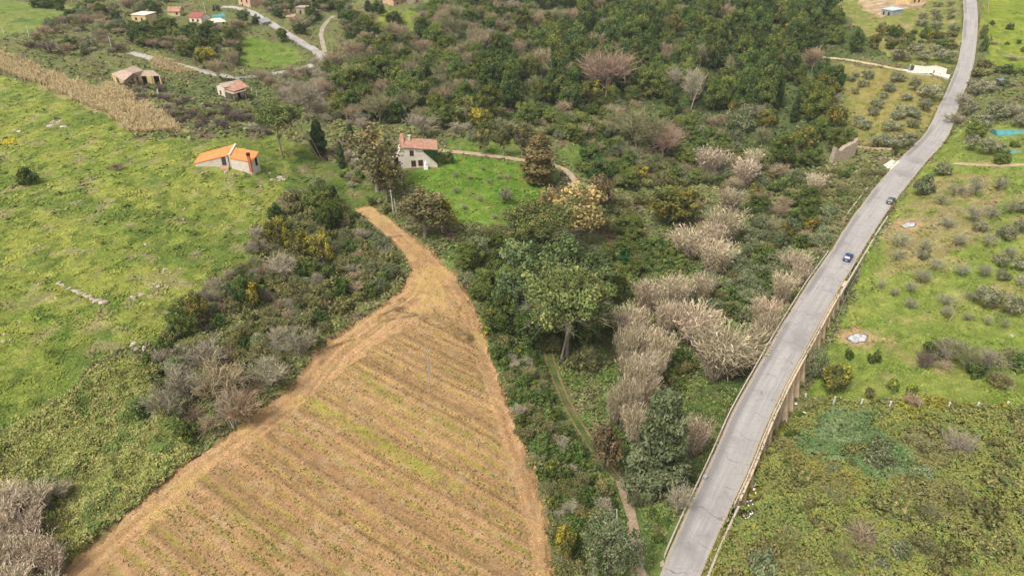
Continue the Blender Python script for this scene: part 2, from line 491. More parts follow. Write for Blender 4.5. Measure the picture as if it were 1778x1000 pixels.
# ------------------------------------------------------------------ regions of the land
def lin(*c): return np.array(c, float)
REG = [  # name, outline, colour A, colour B, spots, patch size
 ('wood', [(575,110),(640,50),(800,-5),(900,60),(900,-30),(1400,-30),(1470,40),(1560,100),(1440,105),(1455,190),(1430,262),(1385,330),(1330,300),(1230,215),(1050,200),(900,210),(800,225),(620,215)], (.055,.08,.028),(.085,.105,.036),(.1,.09,.045),6),
 ('valley', [(760,430),(880,420),(1000,440),(1180,420),(1330,380),(1480,330),(1440,440),(1300,640),(1150,1000),(960,1010),(900,800),(830,560),(780,470)], (.085,.125,.036),(.13,.165,.05),(.17,.15,.075),6),
 ('meadow', [(-120,90),(0,135),(60,150),(130,175),(190,205),(240,245),(330,245),(480,240),(545,262),(545,300),(500,330),(480,362),(440,400),(425,470),(335,520),(285,580),(200,620),(150,645),(120,690),(60,730),(-120,790)], (.17,.21,.042),(.235,.248,.056),(.12,.168,.034),6),
 ('meadow_lower', [(510,265),(600,290),(690,340),(640,365),(560,380),(500,340)], (.085,.125,.03),(.13,.155,.04),(.2,.17,.09),4),
 ('tussock', [(-120,770),(40,740),(130,690),(180,630),(260,640),(300,700),(330,800),(300,830),(210,890),(130,980),(60,1100),(-200,1100)], (.17,.18,.05),(.25,.235,.07),(.11,.14,.04),4),
 ('lawn', [(688,312),(762,285),(775,268),(850,278),(925,286),(945,330),(925,378),(870,398),(790,385),(745,335)], (.1,.18,.026),(.135,.205,.034),(.17,.185,.045),4),
 ('knoll', [(965,262),(1010,250),(1060,256),(1110,290),(1090,335),(1010,310)], (.105,.165,.035),(.14,.185,.045),(.09,.12,.035),4),
 ('terrace', [(770,245),(900,250),(910,275),(780,262)], (.1,.16,.028),(.14,.18,.04),(.18,.17,.08),3),
 ('grove', [(1455,112),(1570,125),(1640,142),(1630,195),(1590,240),(1560,268),(1500,258),(1480,215)], (.215,.185,.058),(.24,.21,.075),(.13,.165,.03),4),
 ('pasture', [(1420,-30),(1560,-30),(1650,-30),(1672,60),(1655,120),(1560,112),(1520,85),(1480,40)], (.135,.17,.035),(.2,.2,.06),(.3,.21,.12),4),
 ('far_field', [(1700,-30),(1900,-30),(1900,145),(1760,132),(1722,110),(1702,60)], (.17,.215,.03),(.22,.24,.042),(.11,.16,.025),6),
 ('orchard', [(1665,225),(1900,240),(1900,720),(1600,700),(1440,695),(1395,690),(1425,620),(1475,520),(1520,430),(1570,330),(1620,270)], (.155,.2,.04),(.205,.23,.055),(.26,.22,.095),7),
 ('orchard_dry', [(1640,300),(1760,310),(1700,420),(1600,470),(1540,480),(1530,400)], (.22,.2,.07),(.25,.205,.1),(.13,.18,.03),5),
 ('bank', [(1430,690),(1600,702),(1900,720),(1900,1150),(1150,1150),(1260,900),(1340,760)], (.12,.135,.04),(.155,.165,.05),(.13,.12,.05),7),
 ('slope', [(200,55),(300,45),(400,40),(440,60),(520,100),(540,112),(440,125),(330,110),(240,85)], (.095,.125,.04),(.13,.15,.05),(.15,.12,.07),8),
 ('slope_bright', [(430,62),(500,85),(535,105),(470,122),(420,118),(400,85)], (.12,.19,.03),(.16,.2,.045),(.09,.12,.03),6),
 ('far_green', [(-150,-10),(60,8),(125,14),(120,35),(70,55),(-150,90)], (.13,.18,.04),(.19,.21,.06),(.08,.13,.035),14),
 ('far_lawn', [(640,25),(720,20),(740,45),(700,60),(640,50)], (.15,.2,.03),(.2,.22,.04),(.1,.13,.03),6),
 ('huts_green', [(240,150),(330,130),(470,150),(520,190),(450,230),(330,180)], (.085,.115,.04),(.12,.135,.05),(.13,.11,.06),5),
 ('bare_yard', [(1490,-10),(1620,-20),(1600,12),(1560,18),(1530,32),(1500,20)], (.34,.24,.15),(.42,.31,.2),(.2,.17,.08),4),
]
REGP = [(n, gpoly(p), lin(*a), lin(*b), lin(*c), s) for n, p, a, b, c, s in REG]
REED_STRIP = gpoly([(-120,60),(0,92),(90,130),(170,160),(200,148),(260,185),(300,212),(318,232),(230,236),(180,200),(100,165),(0,122),(-120,92)])
STRIP2 = gpoly([(270,98),(330,118),(345,128),(300,130),(262,118)])
FIELD = gpoly([(60,1040),(95,1000),(185,925),(310,818),(420,738),(500,678),(560,602),(640,547),(696,506),(712,472),(700,442),(655,397),(613,363),(640,359),(668,372),(714,412),(762,450),(800,490),(826,540),(850,620),(880,700),(905,770),(936,850),(953,930),(955,1000),(950,1150),(-150,1250)])
INNER = gpoly([(90,1050),(150,1000),(290,885),(420,785),(520,705),(600,640),(735,548),(800,528),(826,600),(850,700),(885,810),(915,910),(925,1000),(920,1150),(-50,1200)])
ASH = [at(1577, 392), at(1489, 588)]
TRACKS = {  # line, width, colours, name
 'track': gpoly([(946,585),(955,625),(968,665),(990,715),(1015,755),(1045,800),(1075,835)]),
 'dirt_path': gpoly([(1075,835),(1087,860),(1097,890),(1100,930),(1106,970),(1108,1010),(1108,1080)]),
 'house_path': gpoly([(762,262),(810,266),(860,272),(905,278),(945,284),(975,292),(992,305),(1002,320)]),
 'far_road': gpoly([(225,92),(262,102),(300,112),(345,124),(375,131),(410,137),(440,134),(480,128),(515,122),(538,117),(551,108),(556,101)]),
 'upper_road': gpoly([(563,101),(546,88),(525,76),(500,62),(480,48),(458,36),(440,25),(425,18),(405,14),(385,13)]),
 'top_road': gpoly([(200,3),(160,-2),(120,-8)]),
 'side_track': gpoly([(564,92),(561,78),(557,62),(560,48),(570,36),(580,28)]),
 'grove_track': gpoly([(1428,100),(1470,104),(1520,113),(1560,121),(1585,125)]),
 'orchard_track': gpoly([(1655,284),(1700,287),(1740,288),(1790,286),(1850,284)]),
}
def masks_soil(x, y):
    j1 = (fbm(x, y, 5, 3, 3) - .5) * 5; j2 = (fbm(x, y, 5, 3, 9) - .5) * 5
    xx = x + j1; yy = y + j2
    big = fbm(x, y, 11, 4, 21)[..., None]
    rgb = lin(.095,.12,.04) * (1 - big) + lin(.165,.165,.065) * big
    sp = sstep(.55, .68, fbm(x, y, 4, 4, 22))[..., None]
    rgb = rgb * (1 - sp) + lin(.125,.1,.06) * sp
    bump = np.ones(x.shape)
    for n, P, a, b, c, s in REGP:
        m = inpoly(xx, yy, P)
        if not m.any(): continue
        X = x[m]; Y = y[m]
        t = sstep(.33, .67, fbm(X, Y, s, 5, len(n)))[..., None]
        u = sstep(.56, .7, fbm(X * 1.0, Y * .7, s * .6, 5, 31 + len(n)))[..., None]
        v = sstep(.35, .75, fbm(X, Y, 1.3, 3, 77))[..., None]
        col = (a * (1 - t) + b * t); col = col * (1 - .75 * u) + c * .75 * u
        if n == 'meadow':   # dark tufts, pale dry seed heads, bare stony earth near the wood edge
            tf = sstep(.57, .68, fbm(X, Y * .6, 1.6, 3, 91))[..., None]
            col = col * (1 - .6 * tf) + lin(.06,.1,.02) * .6 * tf
            g = sstep(.54, .66, fbm(X, Y, 14, 3, 95))[..., None]
            col = col * (1 - .55 * g) + lin(.095,.14,.032) * .55 * g
            d = sstep(.62, .7, fbm(X, Y * .8, 3.2, 4, 96))[..., None]
            col = col * (1 - .5 * d) + lin(.3,.24,.14) * .5 * d
        if n == 'bank':
            yl = sstep(.54, .66, fbm(X, Y, 9, 3, 41))[..., None]
            col = col * (1 - .6 * yl) + lin(.2,.175,.02) * .6 * yl
        if n in ('orchard', 'far_field', 'lawn'):
            tf = sstep(.58, .7, fbm(X, Y, 2.2, 4, 61))[..., None]
            col = col * (1 - .45 * tf) + lin(.075,.135,.02) * .45 * tf
        rgb[m] = col * (.86 + .28 * v)
        bump[m] = {'valley': 1, 'wood': 1, 'bank': 1, 'tussock': .9, 'slope': .5, 'huts_green': .5, 'meadow_lower': .5}.get(n, .12)
    m = inpoly(xx, yy, REED_STRIP) | inpoly(xx, yy, STRIP2)
    rgb[m] = lin(.26, .23, .1); bump[m] = .2
    for a in ASH:
        d = np.hypot(x - a[0], (y - a[1])) + j1 * .5
        w = (sstep(4.6, 2.2, d) * .95)[..., None]
        rgb = rgb * (1 - w) + lin(.34,.24,.13) * w
    m = inpoly(x + j1 * .25, y + j2 * .25, FIELD)
    rgb[m] = lin(.24, .15, .07); bump[m] = 0
    return rgb, bump

SOIL, BUMPM = masks_soil(MX, MY)
near = np.full(MX.shape, 1e9)
for k_, P_ in TRACKS.items():
    near = np.minimum(near, pdist(MX, MY, P_))
BUMPM = BUMPM * sstep(1.6, 4.5, near) * sstep(4.0, 8.0, rd)
for c_ in [(725,290,9),(400,288,11),(240,138,11),(400,163,7),(1465,282,5),(1110,862,4)]:
    p_ = at(c_[0], c_[1]); BUMPM *= sstep(c_[2] * .6, c_[2], np.hypot(MX - p_[0], MY - p_[1]))
for c_ in [(434,295,1.5,7),(345,292,1.2,7)]:
    p_ = at(c_[0], c_[1]); HG = HG + c_[2] * np.exp(-((MX - p_[0]) ** 2 + (MY - p_[1]) ** 2) / c_[3] ** 2)
lump = np.abs(fbm(MX, MY, 5.5, 4, 51) - .5) * 2
HB = HG.copy()
HG = HB + BUMPM * (1.5 * (1 - lump) ** 2 - .5) + (fbm(MX, MY, 3, 3, 52) - .5) * .35 * sstep(3.6, 6, rd) * sstep(1, 2.5, near)
def strip(line, hw, n=4, lift=.07, step=1.0, jag=0, smooth=3):
    """a ribbon draped on the land"""
    L = resample(np.asarray(line), step, smooth)
    t = np.gradient(L, axis=0); t /= np.linalg.norm(t, axis=1)[:, None]
    nn = np.stack([t[:, 1], -t[:, 0]], -1)
    w = np.full(len(L), hw) if np.isscalar(hw) else np.interp(np.linspace(0, 1, len(L)), np.linspace(0, 1, len(hw)), hw)
    rows = []
    for i in range(n + 1):
        u = (i / n * 2 - 1)
        ww = w * u
        if jag and i in (0, n): ww = ww * (1 + jag * (fbm(L[:, 0] * 3, L[:, 1] * 3, 3, 3, 7 + i) - .5) * 2)
        rows.append(L + nn * ww[:, None])
    P = np.stack(rows, 1)
    z = height(P[..., 0], P[..., 1]) + lift
    V = np.concatenate([P, z[..., None]], -1).reshape(-1, 3)
    m = len(L); q = []
    I = np.arange(m - 1)[:, None] * (n + 1) + np.arange(n)[None]
    I = I.ravel()
    Fq = np.stack([I, I + 1, I + n + 2, I + n + 1], -1)
    return V, Fq
nY, nX = MX.shape
I = (np.arange(nY - 1)[:, None] * nX + np.arange(nX - 1)[None]).ravel()
g = link('ground', np_mesh('ground', np.stack([MX, MY, HG], -1).reshape(-1, 3), np.stack([I, I + 1, I + nX + 1, I + nX], -1), M['earth'], SOIL.reshape(-1, 3), True))
g['kind'] = 'structure'
def soil_at(x, y):
    i = np.clip(np.searchsorted(GX, x) - 1, 0, len(GX) - 2); j = np.clip(np.searchsorted(GY, y) - 1, 0, len(GY) - 2)
    return SOIL[j, i]

# ------------------------------------------------------------------ the ploughed vineyard
pa, pb = at(545, 702), at(800, 850)
RD = (pb - pa)[:2]; RD /= np.linalg.norm(RD); RP = np.array([-RD[1], RD[0]])
ROWS = 2.25
def field_rgb(x, y):
    u = x * RD[0] + y * RD[1]; v = (x * RP[0] + y * RP[1]) / ROWS
    inner = inpoly(x + (fbm(x, y, 3, 3, 71) - .5) * 2.5, y + (fbm(x, y, 3, 3, 72) - .5) * 2.5, INNER)
    k = np.floor(v); f = v - k
    base = lin(.35, .207, .1)
    big = fbm(x, y, 16, 3, 73)[..., None]; sm = fbm(x, y, 1.6, 4, 74)[..., None]
    col = base * (1 - big) + lin(.44, .282, .144) * big
    # drive tracks along the headland, swept straw
    edge = pdist(x, y, np.vstack([FIELD, FIELD[:1]]))
    hd = (fbm(edge * 6, u * .4, 3, 3, 75) - .5)[..., None] * (~inner)[..., None]
    col = col * (1 + hd * .8)
    straw = (sstep(.5, .66, fbm(x, y, 6, 3, 76)) * (~inner))[..., None]
    col = col * (1 - .6 * straw) + lin(.44, .31, .12) * .6 * straw
    # inside: a weedy band between each pair of rows, wheel ruts, a crumbly vine line
    wk = hsh(k, 0 * k, 5); wg = hsh(k, 0 * k, 8)
    patch = fbm(u, v * ROWS * 2, 8, 4, 77)
    weed = (sstep(.26, .42, f) * sstep(.8, .62, f)) * sstep(.25, .6, wk * .75 + patch * .6)
    weed = (weed * inner * (.35 + .65 * sstep(.35, .65, fbm(u * .5, v * 6, 2, 3, 78))))[..., None]
    green = sstep(.46, .7, wg * .6 + fbm(u, v * 3, 14, 3, 79) * .6)[..., None]
    dark = sstep(.5, .75, hsh(k, 0 * k, 15) * .7 + fbm(u, v * 2, 20, 2, 82) * .4)[..., None] * inner[..., None]
    col = col * (1 - .24 * dark)
    wc = lin(.45, .315, .11) * (1 - green) + lin(.27, .23, .055) * green
    col = col * (1 - .85 * weed) + wc * .85 * weed
    rut = (np.exp(-((f - .2) / .05) ** 2) + np.exp(-((f - .86) / .05) ** 2)) * inner * (.3 + fbm(u, v, 5, 2, 80))
    col = col * (1 - .3 * rut[..., None])
    vine = (np.exp(-((f - .03) / .06) ** 2) * inner * sstep(.35, .6, fbm(u, v * 9, 1.2, 3, 81)))[..., None]
    col = col * (1 - .36 * vine) + lin(.15, .125, .06) * .36 * vine
    cl = sstep(.6, .72, sm)
    col = col * (1 - .3 * cl) + lin(.42, .32, .2) * .3 * cl
    for pts, w_, cc, s_ in [([(545,702),(640,757),(760,830),(800,850)],1.0,(.33,.31,.06),.75),([(612,640),(680,690),(760,730),(840,770),(870,782)],1.1,(.21,.22,.04),.6),([(400,890),(470,950),(520,1000)],1.0,(.22,.22,.05),.5)]:
        g_ = (np.exp(-(pdist(x, y, gpoly(pts)) / w_) ** 2) * s_ * sstep(.25, .6, fbm(x, y, 2.5, 3, 83)))[..., None]
        col = col * (1 - g_) + lin(*cc) * g_
    # skid marks where the tractor turns
    return col, inner, f
def skid(x, y, pts, w):
    return np.exp(-(pdist(x, y, gpoly(pts)) / w) ** 2)
fx0, fy0 = FIELD.min(0); fx1, fy1 = FIELD.max(0)
fxs = np.arange(fx0, min(fx1, 30), .35); fys = np.r_[np.arange(max(fy0, 38), 110, .35), np.arange(110, fy1 + .5, .6)]
FX, FY = np.meshgrid(fxs, fys)
fj = (fbm(FX, FY, 2.2, 4, 90) - .5) * 2.4; fk = (fbm(FX, FY, 2.2, 4, 92) - .5) * 2.4
fm = inpoly(FX + fj, FY + fk, FIELD)
FC = np.zeros(FX.shape + (3,)); FH = height(FX, FY) + .09
c_, inn_, f_ = field_rgb(FX[fm], FY[fm])
for pts, w, s in [([(660,548),(690,540),(720,545),(745,556)],.5,.5),([(655,560),(700,552),(735,545)],.4,.5),([(665,530),(700,520),(712,530),(690,538)],.5,.5),([(640,562),(670,548),(700,530)],.45,.5),
                  ([(570,605),(600,595),(625,588)],.5,.45),([(530,640),(545,632),(560,628)],.7,.4),([(800,580),(815,590),(822,585)],1.2,.5),([(680,412),(700,410)],.5,.5),([(770,498),(790,502)],.5,.4),
                  ([(815,595),(780,575),(740,560)],.35,.4),([(690,515),(720,505),(760,515)],.35,.35),([(560,1000),(500,960)],.3,.2)]:
    c_ *= (1 - 1.15 * s * skid(FX[fm], FY[fm], pts, w) * sstep(.3, .6, fbm(FX[fm], FY[fm], 1, 2, 93)))[:, None]
FC[fm] = c_
hh = np.zeros(FX.shape); hh[fm] = inn_ * (.07 * np.cos((f_ - .03) * 2 * np.pi) + .05 * np.cos(f_ * 12 * np.pi)) + (fbm(FX[fm], FY[fm], 1.1, 3, 94) - .5) * .22
FH = FH + hh * sstep(.2, 2.0, 1e9 if False else pdist(FX, FY, np.vstack([FIELD, FIELD[:1]])))
fi = np.arange(FX.size).reshape(FX.shape)
ok = fm[:-1, :-1] & fm[1:, :-1] & fm[:-1, 1:] & fm[1:, 1:]
Q = np.stack([fi[:-1, :-1][ok], fi[:-1, 1:][ok], fi[1:, 1:][ok], fi[1:, :-1][ok]], -1)
used, inv = np.unique(Q, return_inverse=True)
FV = np.stack([FX, FY, FH], -1).reshape(-1, 3)[used]
g = link('vineyard_field', np_mesh('vineyard_field', FV, inv.reshape(Q.shape), M['till'], FC.reshape(-1, 3)[used], True))
g['kind'] = 'structure'

# ------------------------------------------------------------------ roads and tracks
def asphalt(name, c0, c1):
    m, n, l, b = mat_new(name)
    uv = n.new('ShaderNodeAttribute'); uv.attribute_name = 'col'     # r: across 0..1, g: metres along / 100
    sep = n.new('ShaderNodeSeparateColor'); l.new(uv.outputs['Color'], sep.inputs[0])
    comb = n.new('ShaderNodeCombineXYZ')
    mx = n.new('ShaderNodeMath'); mx.operation = 'MULTIPLY'; mx.inputs[1].default_value = 5.5; l.new(sep.outputs[0], mx.inputs[0])
    my = n.new('ShaderNodeMath'); my.operation = 'MULTIPLY'; my.inputs[1].default_value = 100 * .03; l.new(sep.outputs[1], my.inputs[0])
    l.new(mx.outputs[0], comb.inputs[0]); l.new(my.outputs[0], comb.inputs[1])
    st = noise(n, l, 1.6, 5, .6, vec=comb.outputs[0])       # long streaks worn by wheels
    r = ramp(n, [(.3, c0), (.7, c1)]); l.new(st.outputs['Fac'], r.inputs['Fac'])
    g = noise(n, l, 5, 6, .75); gr = ramp(n, [(.3, (.86,) * 3), (.7, (1.1,) * 3)]); l.new(g.outputs['Fac'], gr.inputs['Fac'])
    out = mix(n, l, r.outputs['Color'], gr.outputs['Color'], 1, 'MULTIPLY')
    p = noise(n, l, .11, 4, .6); pr = ramp(n, [(.52, (0, 0, 0)), (.66, (1, 1, 1))]); l.new(p.outputs['Fac'], pr.inputs['Fac'])
    out = mix(n, l, out, tuple(v * .9 for v in c0), pr.outputs['Color'])
    ed = n.new('ShaderNodeMath'); ed.operation = 'SUBTRACT'; ed.inputs[1].default_value = .5; l.new(sep.outputs[0], ed.inputs[0])
    ab = n.new('ShaderNodeMath'); ab.operation = 'ABSOLUTE'; l.new(ed.outputs[0], ab.inputs[0])
    wob = n.new('ShaderNodeMath'); wob.operation = 'MULTIPLY_ADD'; wob.inputs[1].default_value = .16; l.new(noise(n, l, .7, 5, .7).outputs['Fac'], wob.inputs[0]); l.new(ab.outputs[0], wob.inputs[2])
    # expansion joints: thin dark lines across, here and there broken
    jm = n.new('ShaderNodeMath'); jm.operation = 'MULTIPLY_ADD'; jm.inputs[1].default_value = 100 / 6.3; l.new(sep.outputs[1], jm.inputs[0])
    jn = noise(n, l, .25, 3, .5); js = n.new('ShaderNodeMath'); js.operation = 'MULTIPLY'; js.inputs[1].default_value = .9; l.new(jn.outputs['Fac'], js.inputs[0]); l.new(js.outputs[0], jm.inputs[2])
    jf = n.new('ShaderNodeMath'); jf.operation = 'FRACT'; l.new(jm.outputs[0], jf.inputs[0])
    jr = ramp(n, [(0, (1, 1, 1)), (.022, (1, 1, 1)), (.035, (0, 0, 0))]); l.new(jf.outputs[0], jr.inputs['Fac'])
    jb = noise(n, l, .6, 4, .7); jbr = ramp(n, [(.42, (0, 0, 0)), (.52, (.75, .75, .75))]); l.new(jb.outputs['Fac'], jbr.inputs['Fac'])
    out = mix(n, l, out, tuple(v * .55 for v in c0), mix(n, l, jr.outputs['Color'], jbr.outputs['Color'], 1.0, 'MULTIPLY'))
    # a darker resurfaced lane on the left half, in stretches
    dl = ramp(n, [(.05, (0, 0, 0)), (.09, (1, 1, 1)), (.2, (1, 1, 1)), (.28, (0, 0, 0))]); l.new(sep.outputs[0], dl.inputs['Fac'])
    dn = noise(n, l, .045, 3, .5); dnr = ramp(n, [(.46, (0, 0, 0)), (.54, (.8, .8, .8))]); l.new(dn.outputs['Fac'], dnr.inputs['Fac'])
    out = mix(n, l, out, tuple(v * .72 for v in c0), mix(n, l, dl.outputs['Color'], dnr.outputs['Color'], 1.0, 'MULTIPLY'))
    ck = n.new('ShaderNodeTexVoronoi'); ck.feature = 'DISTANCE_TO_EDGE'; ck.inputs['Scale'].default_value = .34
    wv = noise(n, l, 1.3, 4, .7); tcw = n.new('ShaderNodeTexCoord'); vm_ = n.new('ShaderNodeMix'); vm_.data_type = 'RGBA'; vm_.blend_type = 'ADD'; vm_.inputs[0].default_value = 1.6
    l.new(tcw.outputs['Object'], vm_.inputs[6]); l.new(wv.outputs['Color'], vm_.inputs[7]); l.new(vm_.outputs[2], ck.inputs['Vector'])
    cr = ramp(n, [(0, (.6, .6, .6)), (.012, (.6, .6, .6)), (.02, (0, 0, 0))]); l.new(ck.outputs['Distance'], cr.inputs['Fac'])
    out = mix(n, l, out, tuple(v * .6 for v in c0), mix(n, l, cr.outputs['Color'], jbr.outputs['Color'], 1.0, 'MULTIPLY'))
    er = ramp(n, [(.5, (0, 0, 0)), (.56, (1, 1, 1))]); l.new(wob.outputs[0], er.inputs['Fac'])
    out = mix(n, l, out, (.33, .27, .2), er.outputs['Color'])
    l.new(out, b.inputs['Base Color']); b.inputs['Roughness'].default_value = .9
    bp = n.new('ShaderNodeBump'); bp.inputs['Strength'].default_value = .25; bp.inputs['Distance'].default_value = .04
    l.new(g.outputs['Fac'], bp.inputs['Height']); l.new(bp.outputs['Normal'], b.inputs['Normal'])
    return m
M['asphalt'] = asphalt('worn_asphalt', (.26, .24, .231), (.36, .335, .32))
M['asphalt_far'] = asphalt('far_asphalt', (.3, .28, .26), (.43, .4, .37))
# half width along the road, measured at each surveyed station
hw_s, hw_v = [], []
for a, b, y, e in ROAD:
    c = pz((a + b) / 2, y, e); k = int(np.argmin(np.hypot(RC[:, 0] - c[0], RC[:, 1] - c[1])))
    hw_s.append(k); hw_v.append(abs(((pz(b, y, e) - pz(a, y, e))[:2]) @ RN[k]) / 2)
hw_v = np.convolve(np.r_[hw_v[0], hw_v, hw_v[-1]], [.25, .5, .25], 'valid')
HW = np.interp(np.arange(len(RC)), hw_s, hw_v) + .15
na = 8
rowsP = []
for i in range(na + 1):
    u = i / na * 2 - 1
    jag = (fbm(RC[:, 0], RC[:, 1], 4, 3, 100 + i) - .5) * .5 if i in (0, na) else 0
    off = HW * u + jag * (1 - ((np.arange(len(RC)) > V0 - 3) & (np.arange(len(RC)) < V1 + 3)))
    rowsP.append(np.c_[RC[:, :2] + RN * off[:, None], RC[:, 2] - .05 * u * u])
RV = np.stack(rowsP, 1)
ii = (np.arange(len(RC) - 1)[:, None] * (na + 1) + np.arange(na)[None]).ravel()
rcol = np.zeros(RV.shape); rcol[..., 0] = np.linspace(0, 1, na + 1)[None]; rcol[..., 1] = (np.arange(len(RC)) / 100.)[:, None]
g = link('road', np_mesh('road', RV.reshape(-1, 3), np.stack([ii, ii + 1, ii + na + 2, ii + na + 1], -1), M['asphalt'], rcol.reshape(-1, 3), True))
g['kind'] = 'structure'
def track(name, key, hw, mat, cols=None, **kw):
    V, Fq = strip(TRACKS[key], hw, **kw)
    n = kw.get('n', 4) + 1
    if cols is None:
        c = np.zeros((len(V), 3)); c[:, 0] = np.tile(np.linspace(0, 1, n), len(V) // n); c[:, 1] = np.repeat(np.arange(len(V) // n) / 100., n)
    else:
        t = fbm(V[:, 0], V[:, 1], 1.5, 4, 5)[:, None]; c = lin(*cols[0]) * (1 - t) + lin(*cols[1]) * t
    o = link(name, np_mesh(name, V, Fq, mat, c, True)); o['kind'] = 'structure'
    return o
track('far_road', 'far_road', 1.9, M['asphalt_far'])
track('upper_road', 'upper_road', 2.4, M['asphalt_far'])
track('side_track', 'side_track', 1.0, M['till'], ((.26, .22, .17), (.38, .33, .27)), jag=.3)
track('house_path', 'house_path', 1.3, M['till'], ((.36, .26, .17), (.46, .36, .25)), jag=.3)
track('grove_track', 'grove_track', 1.0, M['till'], ((.42, .31, .18), (.55, .43, .28)), jag=.3)
track('orchard_track', 'orchard_track', .9, M['till'], ((.36, .26, .17), (.46, .35, .25)), jag=.3)
track('dirt_path', 'dirt_path', [.5, 1.05, .7, .75, 1.0, 1.5, 2.4], M['till'], ((.3, .2, .115), (.45, .36, .27)), jag=.6, n=8)
L_ = resample(TRACKS['track'], 1.0, 4); t_ = np.gradient(L_, axis=0); t_ /= np.linalg.norm(t_, axis=1)[:, None]
for s_ in (-1, 1):
    TRACKS['rut'] = L_ + np.c_[t_[:, 1], -t_[:, 0]] * .85 * s_
    track('wheel_track', 'rut', .26, M['till'], ((.2, .15, .07), (.33, .24, .13)), jag=1.3)
# ------------------------------------------------------------------ plants: one of each kind
def unit(n, rng):
    d = rng.normal(size=(n, 3)); return d / (np.linalg.norm(d, axis=1)[:, None] + 1e-9)
def cards(P, N, size, aspect, rng):
    """small leaf-sprays: a quad at each P facing N, turned at random"""
    n = len(P)
    r = unit(n, rng)
    u = np.cross(N, r); u /= np.linalg.norm(u, axis=1)[:, None] + 1e-9
    v = np.cross(N, u)
    s = np.asarray(size) * np.ones(n)
    u = u * (s * .5)[:, None]; v = v * (s * .5 * aspect)[:, None]
    V = np.stack([P - u - v * .6, P + u * .9 - v, P + u + v * .7, P - u * .8 + v], 1).reshape(-1, 3)
    return V, np.arange(4 * n).reshape(n, 4)
def pick(pal, n, rng):
    c = np.array([p[0] for p in pal]); w = np.array([p[1] for p in pal], float)
    return c[rng.choice(len(c), n, p=w / w.sum())]
def leafy(rng, a, c, zc, ncl, per, leaf, rcl, pal, jit=.25, low=-.75, flower=None, gap=0.0, aspect=.7, droop=0, shell=.55):
    """crown built of leaf clumps spread through an uneven ellipsoid of half-widths a, a, c about height zc"""
    D = unit(ncl * 4, rng); D = D[D[:, 2] > low][:ncl]
    rr = shell + (1 - shell) * rng.random(len(D)) ** .6
    lob = 1 + .28 * np.sin(D[:, 0] * 3.1 + rng.random() * 6) * np.cos(D[:, 1] * 2.7 + rng.random() * 6) + rng.normal(size=len(D)) * .07
    Cc = D * (rr * lob)[:, None] * np.array([a, a, c]) + np.array([0, 0, zc])
    if gap: Cc = Cc[rng.random(len(Cc)) > gap]
    n = len(Cc)
    rc_ = rcl * (.6 + .8 * rng.random(n))
    cc = pick(pal, n, rng)
    if flower is not None:
        hi = (Cc[:, 2] > zc + c * .15) & (rng.random(n) < flower[1]); cc[hi] = flower[0]
    k = rng.integers(0, n, per * n)
    d = unit(len(k), rng); d[:, 2] = d[:, 2] * .9 + .18
    r2 = rng.random(len(k)) ** .35
    P = Cc[k] + d * (rc_[k] * r2)[:, None]
    if droop: P[:, 2] -= droop * rng.random(len(k)) ** 2
    N = d + rng.normal(size=d.shape) * .55; N /= np.linalg.norm(N, axis=1)[:, None]
    V, Fq = cards(P, N, leaf * (.6 + .8 * rng.random(len(k))), aspect, rng)
    col = cc[k] * (1 + jit * (rng.random(len(k)) * 2 - 1))[:, None] * (1 + .08 * rng.normal(size=(len(k), 3)))
    return V, Fq, np.repeat(np.clip(col, .004, .9), 4, 0)
def twiggy(rng, H, W, n1, n2, n3, wid, pal, up=.5, base=.15, curve=.3, dropleaf=0):
    """bare branches forking three times, drawn as thin tapering blades"""
    segs = []
    cols = []
    for i in range(n1):
        az = rng.random() * 6.283; inc = (0.15 + .85 * rng.random()) * (1 - up * .6)
        dirn = np.array([math.cos(az) * inc, math.sin(az) * inc, 1.0 - .25 * inc]); dirn /= np.linalg.norm(dirn)
        L = H * (.5 + .2 * rng.random()); p0 = np.array([rng.normal() * W * .05, rng.normal() * W * .05, H * base * rng.random()])
        sx = W / H * 1.15
        p1 = p0 + dirn * np.array([sx, sx, 1]) * L
        segs.append((p0, p1, wid * 2.2, wid * 1.2))
        for j in range(n2):
            t = .3 + .7 * rng.random(); q0 = p0 + (p1 - p0) * t
            d2 = dirn + rng.normal(size=3) * .45 + np.array([0, 0, .25 * up]); d2 /= np.linalg.norm(d2)
            q1 = q0 + d2 * np.array([sx, sx, 1]) * H * (.22 + .16 * rng.random())
            segs.append((q0, q1, wid * 1.2, wid * .8))
            for k in range(n3):
                t = .25 + .75 * rng.random(); r0 = q0 + (q1 - q0) * t
                d3 = d2 + rng.normal(size=3) * .55 + np.array([0, 0, .3 * up]); d3 /= np.linalg.norm(d3)
                r1 = r0 + d3 * np.array([sx, sx, 1]) * H * (.09 + .12 * rng.random())
                segs.append((r0, r1, wid * .8, wid * .4))
    A = np.array([s[0] for s in segs]); B = np.array([s[1] for s in segs]); w0 = np.array([s[2] for s in segs]); w1 = np.array([s[3] for s in segs])
    T = B - A; T /= np.linalg.norm(T, axis=1)[:, None] + 1e-9
    S = np.cross(T, unit(len(A), rng)); S /= np.linalg.norm(S, axis=1)[:, None] + 1e-9
    V = np.stack([A - S * w0[:, None] / 2, A + S * w0[:, None] / 2, B + S * w1[:, None] / 2, B - S * w1[:, None] / 2], 1).reshape(-1, 3)
    col = pick(pal, len(A), rng) * (1 + .2 * rng.normal(size=(len(A), 1)))
    return V, np.arange(len(V)).reshape(-1, 4), np.repeat(np.clip(col, .02, .9), 4, 0)
